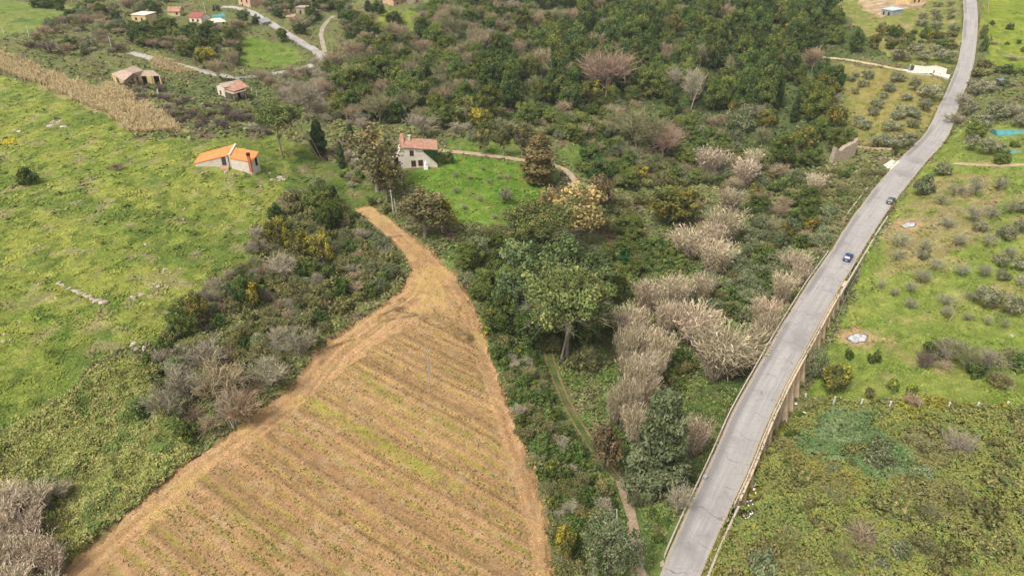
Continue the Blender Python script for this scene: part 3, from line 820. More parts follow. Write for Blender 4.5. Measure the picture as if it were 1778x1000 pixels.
def reedy(rng, H, W, n, pal, lean=.35):
    """cane stems fanning out and arching, each with drooping blades and a feathery head"""
    Vs, cs = [], []
    for i in range(n):
        az = rng.random() * 6.283; r = W * .5 * math.sqrt(rng.random()) * .55
        b = np.array([math.cos(az) * r, math.sin(az) * r, 0]); h = H * (.65 + .35 * rng.random())
        le = lean * (.2 + r / (W * .3)) * (.5 + rng.random()); az2 = az + rng.normal() * .5
        o = np.array([math.cos(az2), math.sin(az2), 0])
        pts = [b, b + o * le * h * .25 + np.array([0, 0, h * .55]), b + o * le * h * .62 + np.array([0, 0, h * .9]), b + o * le * h * .95 + np.array([0, 0, h * .95])]
        c = pick(pal, 1, rng)[0] * (1 + .15 * rng.normal())
        side = np.array([-o[1], o[0], 0]) if rng.random() < .5 else o * .7 + np.array([0, 0, .3])
        ws = [.018, .02, .032, .014]
        for k in range(3):
            Vs += [pts[k] - side * ws[k], pts[k] + side * ws[k], pts[k + 1] + side * ws[k + 1], pts[k + 1] - side * ws[k + 1]]; cs += [c * (.72 if k == 0 else .95)] * 4
        # head
        for q in range(2):
            d = np.array([rng.normal() * .5, rng.normal() * .5, .6]) + o * .4; d /= np.linalg.norm(d)
            s = np.cross(d, unit(1, rng)[0]); e = pts[2] + (pts[3] - pts[2]) * rng.random(); L = H * .1 * (.7 + .6 * rng.random()); w = .05 + .045 * rng.random()
            Vs += [e - s * .03, e + s * .03, e + d * L * .6 + s * w, e + d * L - s * .02]; cs += [c * 1.12] * 4
        for q in range(6):
            t = .3 + .65 * rng.random(); k = 1 if t > .55 else 0
            f = (t - .55) / .45 if k else t / .55
            p = pts[k] + (pts[k + 1] - pts[k]) * f
            a = rng.random() * 6.283; d = np.array([math.cos(a), math.sin(a), .25 - .5 * rng.random()]); s = np.array([-d[1], d[0], 0]) * (.019 + .013 * rng.random())
            L = H * .13 * (.6 + .7 * rng.random())
            Vs += [p - s, p + s, p + d * L + np.array([0, 0, -.1 * L]) + s * .4, p + d * L + np.array([0, 0, -.1 * L]) - s * .4]; cs += [c * (.8 + .3 * rng.random())] * 4
    V = np.array(Vs)
    return V, np.arange(len(V)).reshape(-1, 4), np.clip(np.array(cs), .02, .9)
def joinp(*parts):
    V, Fq, c, n = [], [], [], 0
    for v, f, k in parts:
        V.append(v); Fq.append(f + n); c.append(k); n += len(v)
    return np.vstack(V), np.vstack(Fq), np.vstack(c)
def trunk_mesh(rng, H, r, limbs, spread, mat, lean=0, split=.35):
    m = MB()
    top = Vector((lean * H, rng.normal() * .1, H))
    mid = Vector((lean * H * .45 + rng.normal() * .1, rng.normal() * .15, H * .55))
    m.tube([(0, 0, -.4), (0, 0, H * .05), mid, top], [r * 1.35, r * 1.1, r * .8, r * .25], 7)
    for i in range(limbs):
        t = split + (1 - split) * rng.random() * .8
        p = Vector((0, 0, 0)).lerp(mid, t / .55) if t < .55 else mid.lerp(top, (t - .55) / .45)
        a = rng.random() * 6.283; L = spread * (.6 + .5 * rng.random())
        e = p + Vector((math.cos(a) * L, math.sin(a) * L, L * (.35 + .5 * rng.random())))
        m.tube([p, p.lerp(e, .5) + Vector((0, 0, .1 * L)), e], [r * .5, r * .34, r * .12], 5)
    return m.mesh('trunk', mat)

PAL = {
 'oak': [((.055,.092,.03), 4), ((.08,.12,.036), 4), ((.115,.142,.042), 3), ((.04,.068,.028), 2)],
 'oak_warm': [((.095,.128,.036), 3), ((.14,.165,.042), 3), ((.065,.1,.032), 2)],
 'fresh': [((.095,.125,.035), 3), ((.13,.155,.045), 3), ((.07,.1,.03), 2)],
 'olive': [((.165,.178,.115), 4), ((.22,.225,.155), 3), ((.115,.13,.075), 3)],
 'willow': [((.13,.155,.085), 3), ((.17,.19,.11), 3), ((.1,.125,.06), 2)],
 'mimosa': [((.135,.125,.034), 3), ((.1,.105,.034), 3), ((.175,.155,.038), 2), ((.075,.085,.03), 2)],
 'euca': [((.175,.15,.07), 4), ((.13,.125,.058), 3), ((.22,.185,.08), 2), ((.1,.1,.05), 2)],
 'cypress': [((.035,.055,.024), 3), ((.05,.07,.03), 3)],
 'cypress_brown': [((.09,.075,.034), 3), ((.115,.09,.042), 3), ((.065,.06,.028), 2)],
 'pine': [((.1,.125,.045), 4), ((.135,.155,.055), 3), ((.075,.098,.036), 2)],
 'pine_soft': [((.09,.125,.052), 4), ((.12,.155,.065), 3), ((.07,.1,.045), 2)],
 'cedar': [((.082,.1,.052), 4), ((.11,.128,.072), 3), ((.055,.07,.036), 3)],
 'wither': [((.3,.21,.095), 3), ((.23,.165,.076), 3), ((.36,.26,.125), 2), ((.13,.13,.055), 1)],
 'rust': [((.17,.122,.07), 3), ((.14,.105,.06), 3), ((.21,.16,.09), 1)],
 'shrub': [((.07,.1,.03), 4), ((.1,.13,.038), 3), ((.05,.08,.028), 2)],
 'shrub_olive': [((.12,.125,.05), 3), ((.155,.15,.065), 2), ((.09,.1,.04), 3)],
 'ivy': [((.03,.075,.022), 4), ((.045,.1,.03), 3)],
 'twig': [((.34,.295,.21), 3), ((.26,.225,.16), 3), ((.4,.355,.265), 2)],
 'twig_brown': [((.34,.265,.165), 3), ((.26,.205,.125), 3), ((.4,.325,.21), 2)],
 'twig_pink': [((.37,.265,.18), 3), ((.3,.215,.15), 3), ((.42,.32,.23), 2)],
 'twig_dark': [((.17,.12,.105), 3), ((.12,.09,.08), 3), ((.22,.17,.15), 1)],
 'twig_green': [((.26,.25,.13), 3), ((.2,.2,.1), 3)],
 'orchard': [((.29,.275,.18), 4), ((.23,.235,.14), 3), ((.35,.33,.24), 2)],
 'reed': [((.43,.35,.24), 4), ((.35,.285,.19), 3), ((.5,.42,.3), 2), ((.26,.24,.13), 1)],
 'reed_grey': [((.48,.4,.29), 4), ((.39,.32,.225), 3), ((.55,.46,.34), 2), ((.25,.24,.13), 1)],
 'straw': [((.58,.46,.25), 4), ((.64,.52,.3), 3)],
}
for k_ in PAL:
    if not (k_.startswith('twig') or k_.startswith('reed') or k_ in ('straw', 'orchard', 'euca', 'wither', 'rust')):
        f_ = {'oak': .86, 'oak_warm': .9, 'ivy': .8, 'willow': .9}.get(k_, 1.0)
        PAL[k_] = [((c[0] * 1.5 * f_, c[1] * 1.42 * f_, c[2] * 1.32 * f_), w) for c, w in PAL[k_]]
    elif k_ in ('euca', 'wither', 'rust'): PAL[k_] = [((c[0] * 1.22, c[1] * 1.25, c[2] * 1.2), w) for c, w in PAL[k_]]
YEL = lin(.4, .33, .045)
PROTO = {}
def proto(kind, n, fn):
    PROTO[kind] = []
    for i in range(n):
        rng = np.random.default_rng(abs(hash_(kind)) + i * 101)
        PROTO[kind].append(fn(rng))
def hash_(s):
    h = 7
    for ch in s: h = (h * 131 + ord(ch)) % 1000003
    return h
def pm(name, vfc, mat): return np_mesh(name, vfc[0], vfc[1], mat, vfc[2])
# each returns (height, width, [(part name, mesh)...]) ; one entry = a plant without parts
def P_oak(pal):
    def f(rng):
        v = leafy(rng, 4.0, 4.6, 5.0, 96, 105, .33, 1.05, PAL[pal], low=-.85, jit=.32, shell=.5)
        return 10.4, 9.0, [('trunk', trunk_mesh(rng, 5.5, .28, 6, 2.6, M['bark'])), ('crown', pm('crown', v, M['leaf']))]
    return f
proto('oak', 4, P_oak('oak')); proto('warm_oak', 3, P_oak('oak_warm')); proto('fresh_tree', 3, P_oak('fresh'))
def P_olive(rng):
    v = leafy(rng, 1.9, 1.35, 2.2, 46, 46, .26, .62, PAL['olive'], low=-.6, jit=.3, aspect=.5)
    return 3.9, 4.4, [('trunk', trunk_mesh(rng, 2.2, .2, 5, 1.2, M['bark'], split=.3)), ('crown', pm('crown', v, M['leaf']))]
proto('olive', 4, P_olive)
def P_willow(rng):
    v = leafy(rng, 2.3, 1.9, 2.3, 52, 50, .3, .8, PAL['willow'], low=-.8, jit=.3, aspect=.45)
    return 4.6, 5.4, [('trunk', trunk_mesh(rng, 2.6, .16, 6, 1.5, M['bark'], split=.2)), ('crown', pm('crown', v, M['leaf']))]
proto('willow', 3, P_willow)
def P_bigwillow(rng):
    v = leafy(rng, 3.3, 3.0, 3.3, 95, 85, .25, .85, PAL['willow'], low=-.85, jit=.35, aspect=.45, shell=.45)
    return 6.6, 7.6, [('trunk', trunk_mesh(rng, 3.6, .2, 7, 2.0, M['bark'], split=.2)), ('crown', pm('crown', v, M['leaf']))]
proto('large_willow', 1, P_bigwillow)
def P_mimosa(fl):
    def f(rng):
        v = leafy(rng, 2.3, 2.3, 4.0, 48, 54, .32, .75, PAL['mimosa'], low=-.8, flower=(YEL, fl), gap=.12, droop=.5)
        return 6.8, 5.6, [('trunk', trunk_mesh(rng, 4.6, .17, 7, 1.6, M['palebark'], split=.2)), ('crown', pm('crown', v, M['leaf']))]
    return f
proto('mimosa', 3, P_mimosa(.06)); proto('flowering_mimosa', 2, P_mimosa(.38))
def P_euca(rng):
    v1 = leafy(rng, 2.5, 3.6, 7.2, 52, 66, .36, .95, PAL['euca'], low=-.95, flower=(YEL, .06), gap=.15, droop=1.1)
    return 11.4, 6.4, [('trunk', trunk_mesh(rng, 9.0, .24, 9, 1.9, M['palebark'], split=.15)), ('crown', pm('crown', v1, M['leaf']))]
proto('eucalyptus', 3, P_euca)
def P_cyp(pal, a=1.1):
    def f(rng):
        n = 5200; z = rng.random(n) ** .85 * 9.6 + .5
        prof = a * np.sin(np.clip((z - .1) / 10.2, 0, 1) ** .62 * math.pi) ** .7 * (1 + .2 * np.sin(z * 2.3)) + .1
        th = rng.random(n) * 6.283; r = prof * (.45 + .6 * rng.random(n))
        d = np.stack([np.cos(th), np.sin(th), .5 + .5 * rng.random(n)], -1); d /= np.linalg.norm(d, axis=1)[:, None]
        Pp = np.stack([np.cos(th) * r, np.sin(th) * r, z], -1); N = d + rng.normal(size=d.shape) * .5; N /= np.linalg.norm(N, axis=1)[:, None]
        V, Fq = cards(Pp, N, .24 + .18 * rng.random(n), .8, rng)
        c = pick(PAL[pal], n, rng) * (1 + .3 * (rng.random((n, 1)) * 2 - 1))
        return 10.2, 2.5, [('trunk', trunk_mesh(rng, 8.0, .16, 0, .5, M['bark'])), ('crown', np_mesh('crown', V, Fq, M['leaf'], np.repeat(c, 4, 0)))]
    return f
proto('cypress', 2, P_cyp('cypress')); proto('brown_cypress', 1, P_cyp('cypress_brown', 1.5))
def P_umbrella(pal, lean):
    def f(rng):
        v = leafy(rng, 5.0, 2.5, 9.5, 120, 120, .27, 1.05, PAL[pal], low=-.3, jit=.32, shell=.4, gap=.16)
        dead = twiggy(rng, 4.2, 8.0, 16, 8, 9, .04, PAL['twig'], up=.1)
        dv = dead[0].copy(); dv[:, 2] = dv[:, 2] * .75 + 6.3
        return 11.9, 9.8, [('trunk', trunk_mesh(rng, 10.4, .2, 8, 3.2, M['palebark'], lean, .45)), ('crown', pm('crown', v, M['leaf'])), ('dead_branches', np_mesh('dead_branches', dv, dead[1], M['twig'], dead[2]))]
    return f
proto('umbrella_pine', 2, P_umbrella('pine', .03)); proto('leaning_pine', 1, P_umbrella('pine', .3))
def P_softpine(rng):
    v = leafy(rng, 3.0, 3.4, 5.4, 62, 62, .38, 1.0, PAL['pine_soft'], low=-.8, jit=.25, shell=.4)
    return 9.4, 7.2, [('trunk', trunk_mesh(rng, 7.5, .22, 7, 2.0, M['palebark'])), ('crown', pm('crown', v, M['leaf']))]
proto('soft_pine', 2, P_softpine)
def P_cedar(rng):
    n = 80; z = np.sort(rng.random(n)) * 11.5 + 2.0
    parts = []
    Cc = []
    for zz in z:
        k = 2
        for q in range(k):
            a = rng.random() * 6.283; R_ = 4.6 * (1 - (zz - 1) / 14.0) ** .8 * (.35 + .65 * rng.random())
            Cc.append((math.cos(a) * R_, math.sin(a) * R_, zz - R_ * .12))
    Cc = np.array(Cc); m = len(Cc) * 62
    k = rng.integers(0, len(Cc), m); d = unit(m, rng); P_ = Cc[k] + d * np.array([1.15, 1.15, .55]) * (rng.random(m) ** .4)[:, None]
    N = d * .5 + np.array([0, 0, .7]) + rng.normal(size=d.shape) * .45; N /= np.linalg.norm(N, axis=1)[:, None]
    V, Fq = cards(P_, N, .3 + .22 * rng.random(m), .6, rng)
    cc = pick(PAL['cedar'], len(Cc), rng)[k] * (1 + .3 * (rng.random((m, 1)) * 2 - 1))
    return 14.0, 9.4, [('trunk', trunk_mesh(rng, 12.5, .32, 10, 2.4, M['bark'], split=.1)), ('crown', np_mesh('crown', V, Fq, M['leaf'], np.repeat(cc, 4, 0)))]
proto('cedar', 1, P_cedar)
def P_wither(pal):
    def f(rng):
        v = leafy(rng, 3.0, 3.0, 5.0, 58, 62, .36, .9, PAL[pal], low=-.85, gap=.1, droop=.5, jit=.3)
        return 8.7, 7.2, [('trunk', trunk_mesh(rng, 6.0, .22, 7, 2.0, M['bark'])), ('crown', pm('crown', v, M['leaf']))]
    return f
proto('withered_tree', 2, P_wither('wither')); proto('rusty_tree', 2, P_wither('rust'))
def P_bare(pal, H, W, n1, n2, n3, wid, tr=True, up=.4):
    def f(rng):
        v = twiggy(rng, H * .8, W, n1, n2, n3, wid, PAL[pal], up=up, base=.05)
        if tr:
            v[0][:, 2] += H * .2
            return H * 1.15, W * 1.1, [('trunk', trunk_mesh(rng, H * .6, H * .02, 5, H * .2, M['palebark'])), ('branches', np_mesh('branches', v[0], v[1], M['twig'], v[2]))]
        return H * 1.1, W * 1.05, [('branches', np_mesh('bare_shrub', v[0], v[1], M['twig'], v[2]))]
    return f
proto('bare_tree', 3, P_bare('twig', 8, 6.0, 14, 10, 15, .045, up=.6)); proto('brown_bare_tree', 3, P_bare('twig_brown', 8, 7.2, 18, 10, 16, .05, up=.55))
proto('pink_bare_tree', 2, P_bare('twig_pink', 9, 7.6, 20, 11, 16, .05, up=.6)); proto('greenish_bare_tree', 2, P_bare('twig_green', 7, 6.6, 18, 10, 16, .05, up=.55))
proto('grey_shrub', 4, P_bare('twig', 2.9, 2.9, 16, 9, 12, .026, False, .55)); proto('dark_shrub', 3, P_bare('twig_dark', 2.8, 2.8, 15, 9, 12, .034, False, .65))
proto('brown_shrub', 3, P_bare('twig_brown', 2.8, 2.9, 16, 9, 12, .028, False, .55))
def P_mixshrub(rng):
    a = twiggy(rng, 2.5, 2.9, 12, 8, 9, .03, PAL['twig_green'], up=.55, base=.05)
    b = leafy(rng, 1.4, .85, .75, 22, 40, .24, .5, PAL['shrub_olive'], low=-.2)
    return 2.7, 3.4, [('foliage', pm('scrub_bush', joinp(a, b), M['leaf']))]
proto('scrub_bush', 3, P_mixshrub)
def P_shrub(pal, leaf=.26):
    def f(rng):
        v = leafy(rng, 1.35, 1.05, .85, 30, 52, leaf, .52, PAL[pal], low=-.4, jit=.3)
        return 2.2, 3.2, [('foliage', pm('shrub', v, M['leaf']))]
    return f
proto('shrub', 4, P_shrub('shrub')); proto('olive_shrub', 3, P_shrub('shrub_olive')); proto('flowering_shrub', 2, lambda rng: (2.2, 3.2, [('foliage', pm('shrub', leafy(rng, 1.35, 1.05, .85, 30, 52, .24, .5, PAL['shrub'], low=-.4, flower=(YEL, .3)), M['leaf']))]))
proto('pale_shrub', 2, P_shrub('willow', .22))
def P_ivy(rng):
    v = leafy(rng, .9, 2.6, 2.7, 30, 60, .3, .65, PAL['ivy'], low=-1)
    return 5.8, 3.0, [('trunk', trunk_mesh(rng, 4.2, .14, 3, .6, M['bark'])), ('crown', pm('crown', v, M['leaf']))]
proto('ivy_clad_trunk', 1, P_ivy)
def P_orch(rng):
    a = twiggy(rng, 2.5, 3.8, 14, 9, 12, .026, PAL['orchard'], up=.35, base=.02); a[0][:, 2] += .6
    b = leafy(rng, 1.8, .95, 2.0, 24, 13, .18, .6, PAL['orchard'], low=-.4, gap=.2, aspect=.4)
    return 3.4, 4.4, [('trunk', trunk_mesh(rng, 1.6, .12, 4, .9, M['bark'], split=.3)), ('branches', np_mesh('branches', *joinp(a, b)[:2], M['twig'], joinp(a, b)[2]))]
proto('orchard_tree', 3, P_orch)
proto('reed', 4, lambda rng: (5.2, 4.6, [('canes', pm('reed_clump', reedy(rng, 5.0, 4.2, 460, PAL['reed'], .42), M['dry']))]))
proto('grey_reed', 3, lambda rng: (4.2, 4.2, [('canes', pm('reed_clump', reedy(rng, 4.0, 3.8, 360, PAL['reed_grey'], .42), M['dry']))]))

# object name, look in words, category
KIND = {
 'oak': ('oak_tree', 'dark green oak', 'tree'), 'warm_oak': ('broadleaf_tree', 'olive green broad tree', 'tree'), 'fresh_tree': ('leafy_tree', 'light green leafy tree', 'tree'),
 'olive': ('olive_tree', 'grey green olive tree', 'olive tree'), 'willow': ('willow_bush', 'soft grey green willow', 'tree'),
 'large_willow': ('willow_bush', 'large grey green willow', 'tree'), 'mimosa': ('mimosa_tree', 'ochre green mimosa tree', 'tree'), 'flowering_mimosa': ('mimosa_tree', 'mimosa tree in yellow flower', 'tree'),
 'eucalyptus': ('eucalyptus_tree', 'tall brownish green eucalyptus', 'tree'), 'cypress': ('cypress_tree', 'narrow dark cypress', 'tree'), 'brown_cypress': ('cypress_tree', 'thick brown cypress', 'tree'),
 'umbrella_pine': ('pine_tree', 'umbrella pine with bare grey trunk', 'tree'), 'leaning_pine': ('pine_tree', 'leaning umbrella pine', 'tree'), 'soft_pine': ('pine_tree', 'soft green pine', 'tree'),
 'cedar': ('cedar_tree', 'big dense dark green cedar', 'tree'), 'withered_tree': ('withered_tree', 'tree with tawny withered leaves', 'tree'), 'rusty_tree': ('withered_tree', 'rust brown leafy tree', 'tree'),
 'bare_tree': ('bare_tree', 'leafless grey tree', 'tree'), 'brown_bare_tree': ('bare_tree', 'leafless brown tree', 'tree'), 'pink_bare_tree': ('bare_tree', 'leafless pinkish tree', 'tree'), 'greenish_bare_tree': ('bare_tree', 'leafless mossy tree', 'tree'),
 'grey_shrub': ('bare_shrub', 'leafless grey shrub', 'shrub'), 'dark_shrub': ('bare_shrub', 'dark leafless shrub', 'shrub'), 'brown_shrub': ('bare_shrub', 'brown twiggy shrub', 'shrub'), 'scrub_bush': ('scrub_bush', 'twiggy olive green bush', 'bush'),
 'shrub': ('shrub', 'rounded green shrub', 'shrub'), 'olive_shrub': ('bush', 'dull olive shrub', 'shrub'), 'flowering_shrub': ('broom_bush', 'shrub with yellow flowers', 'shrub'), 'pale_shrub': ('pale_bush', 'pale grey green shrub', 'shrub'),
 'ivy_clad_trunk': ('ivy_clad_trunk', 'trunk wrapped in dark ivy', 'tree'), 'orchard_tree': ('orchard_tree', 'pale leafless orchard tree', 'fruit tree'),
 'reed': ('reed_clump', 'beige reed clump', 'reeds'), 'grey_reed': ('reed_clump', 'greyish dry reed clump', 'reeds'),
}
VEG = []
def plant(kind, p, h, w, where, look=None, group=None, var=None, rz=None):
    H0_, W0_, parts = PROTO[kind][RNG.integers(len(PROTO[kind])) if var is None else var]
    nm, lk, cat = KIND[kind]
    rz = RNG.random() * 6.283 if rz is None else rz
    if len(parts) > 1:
        o = empty(nm, (0, 0, 0))
        for pn, me in parts: link(pn, me, o)
    else:
        o = link(nm, parts[0][1])
    o.location = (p[0], p[1], p[2] - .12)
    o.rotation_euler = (RNG.normal() * .03, RNG.normal() * .03, rz)
    sw = w / W0_
    o.scale = (sw * (.93 + .14 * RNG.random()), sw * (.93 + .14 * RNG.random()), h / H0_)
    o['category'] = cat
    x, y, d = proj((p[0], p[1], p[2] + h * .5))
    VEG.append(dict(o=o, look=look or lk, where=where, x=float(x), y=float(y), h=h, w=w, px=float(w * F / d), group=group, p=(p[0], p[1]), r=w * .5))
    return o
def plant_px(kind, x, yt, yb, wpx, where, look=None, **kw):
    p = at(x, yb)
    d = proj(p)[2]
    w = wpx * d / F
    k_ = int(np.argmin((RC[:, 0] - p[0]) ** 2 + (RC[:, 1] - p[1]) ** 2)); sd_ = float((p[:2] - RC[k_, :2]) @ RN[k_]); lim = 3.6 + w * (.62 if 'reed' in kind else .42)
    if abs(sd_) < lim and kind not in ('grey_shrub',):
        q = RC[k_, :2] + RN[k_] * lim * (1 if sd_ > 0 else -1); p = np.array([q[0], q[1], float(height(*q))])
    if kind == 'leaning_pine': kw['rz'] = 0.0
    ang = math.atan2(CAMZ - p[2], math.hypot(p[0], p[1]))
    r = ray(x, yt); t = math.hypot(p[0], p[1]) / math.hypot(r[0], r[1])
    h = CAMZ + r[2] * t - p[2] - .22 * w * math.sin(ang)
    return plant(kind, p, max(h, .35 * w, .8), w, where, look, **kw)

KEEP = []   # places nothing may grow: (x, y, radius)
for x_, y_, r_ in [(725,288,7.5),(706,286,6),(745,288,7),(690,300,4),(395,285,8),(370,282,8),(430,282,8),(240,135,11),(215,130,8),(400,160,7),(1465,278,5),(1110,862,3),(1545,287,6),(243,38,9),(265,30,5),(303,27,8),(340,40,10),(385,42,9),
                   (430,12,9),(525,24,6),(505,38,5),(693,12,9),(1541,25,7),(1592,8,9),(1612,126,5),(1590,121,5),(1640,135,5),(1755,232,7),(1735,150,3),(1301,882,2.6),(1308,857,2.2),(1295,903,2.2),(1658,790,2.0),(1497,945,2.2),(1381,703,2.0),(1396,719,1.6),(1337,799,1.6)]:
    p_ = at(x_, y_); KEEP.append((p_[0], p_[1], r_))
LINES = [(np.asarray(P_), 2.2 if k_ != 'upper_road' else 3.2) for k_, P_ in TRACKS.items() if k_ not in ('rut',)]
def free(x, y, r):
    for a, b, c in KEEP:
        if (x - a) ** 2 + (y - b) ** 2 < (c + r * .6) ** 2: return False
    for P_, c in LINES:
        if float(pdist(np.array([x]), np.array([y]), P_)[0]) < c + r * .45: return False
    k = np.argmin((RC[:, 0] - x) ** 2 + (RC[:, 1] - y) ** 2)
    if math.hypot(RC[k, 0] - x, RC[k, 1] - y) < 3.6 + r * .7: return False
    if inpoly(np.array([x]), np.array([y]), FIELD)[0]: return False
    return True
def zone(poly, where, mixk, n, sep, hw=(.8, 1.25), hold=True, sizes=None):
    """fill an outline with n plants of a mix of kinds: {kind: (share, height, width)}; sep = share of the two half-widths kept free"""
    P = gpoly(poly); x0, y0 = P.min(0); x1, y1 = P.max(0)
    kinds = list(mixk); sh = np.array([mixk[k][0] for k in kinds], float); sh /= sh.sum()
    c = 0; tries = 0
    others = [(v['p'][0], v['p'][1], v['r']) for v in VEG]
    while c < n and tries < n * 60:
        tries += 1
        x = x0 + (x1 - x0) * RNG.random(); y = y0 + (y1 - y0) * RNG.random()
        if not inpoly(np.array([x]), np.array([y]), P)[0]: continue
        k = kinds[RNG.choice(len(kinds), p=sh)]
        s = hw[0] + (hw[1] - hw[0]) * RNG.random(); h = mixk[k][1] * s * (.9 + .2 * RNG.random()); w = mixk[k][2] * s
        A = np.array(others) if others else np.zeros((0, 3))
        if len(A) and (np.hypot(A[:, 0] - x, A[:, 1] - y) < sep * (A[:, 2] + w * .5)).any(): continue
        if not free(x, y, w * .5): continue
        plant(k, (x, y, float(height(x, y))), h, w, where); others.append((x, y, w * .5)); c += 1
    return c

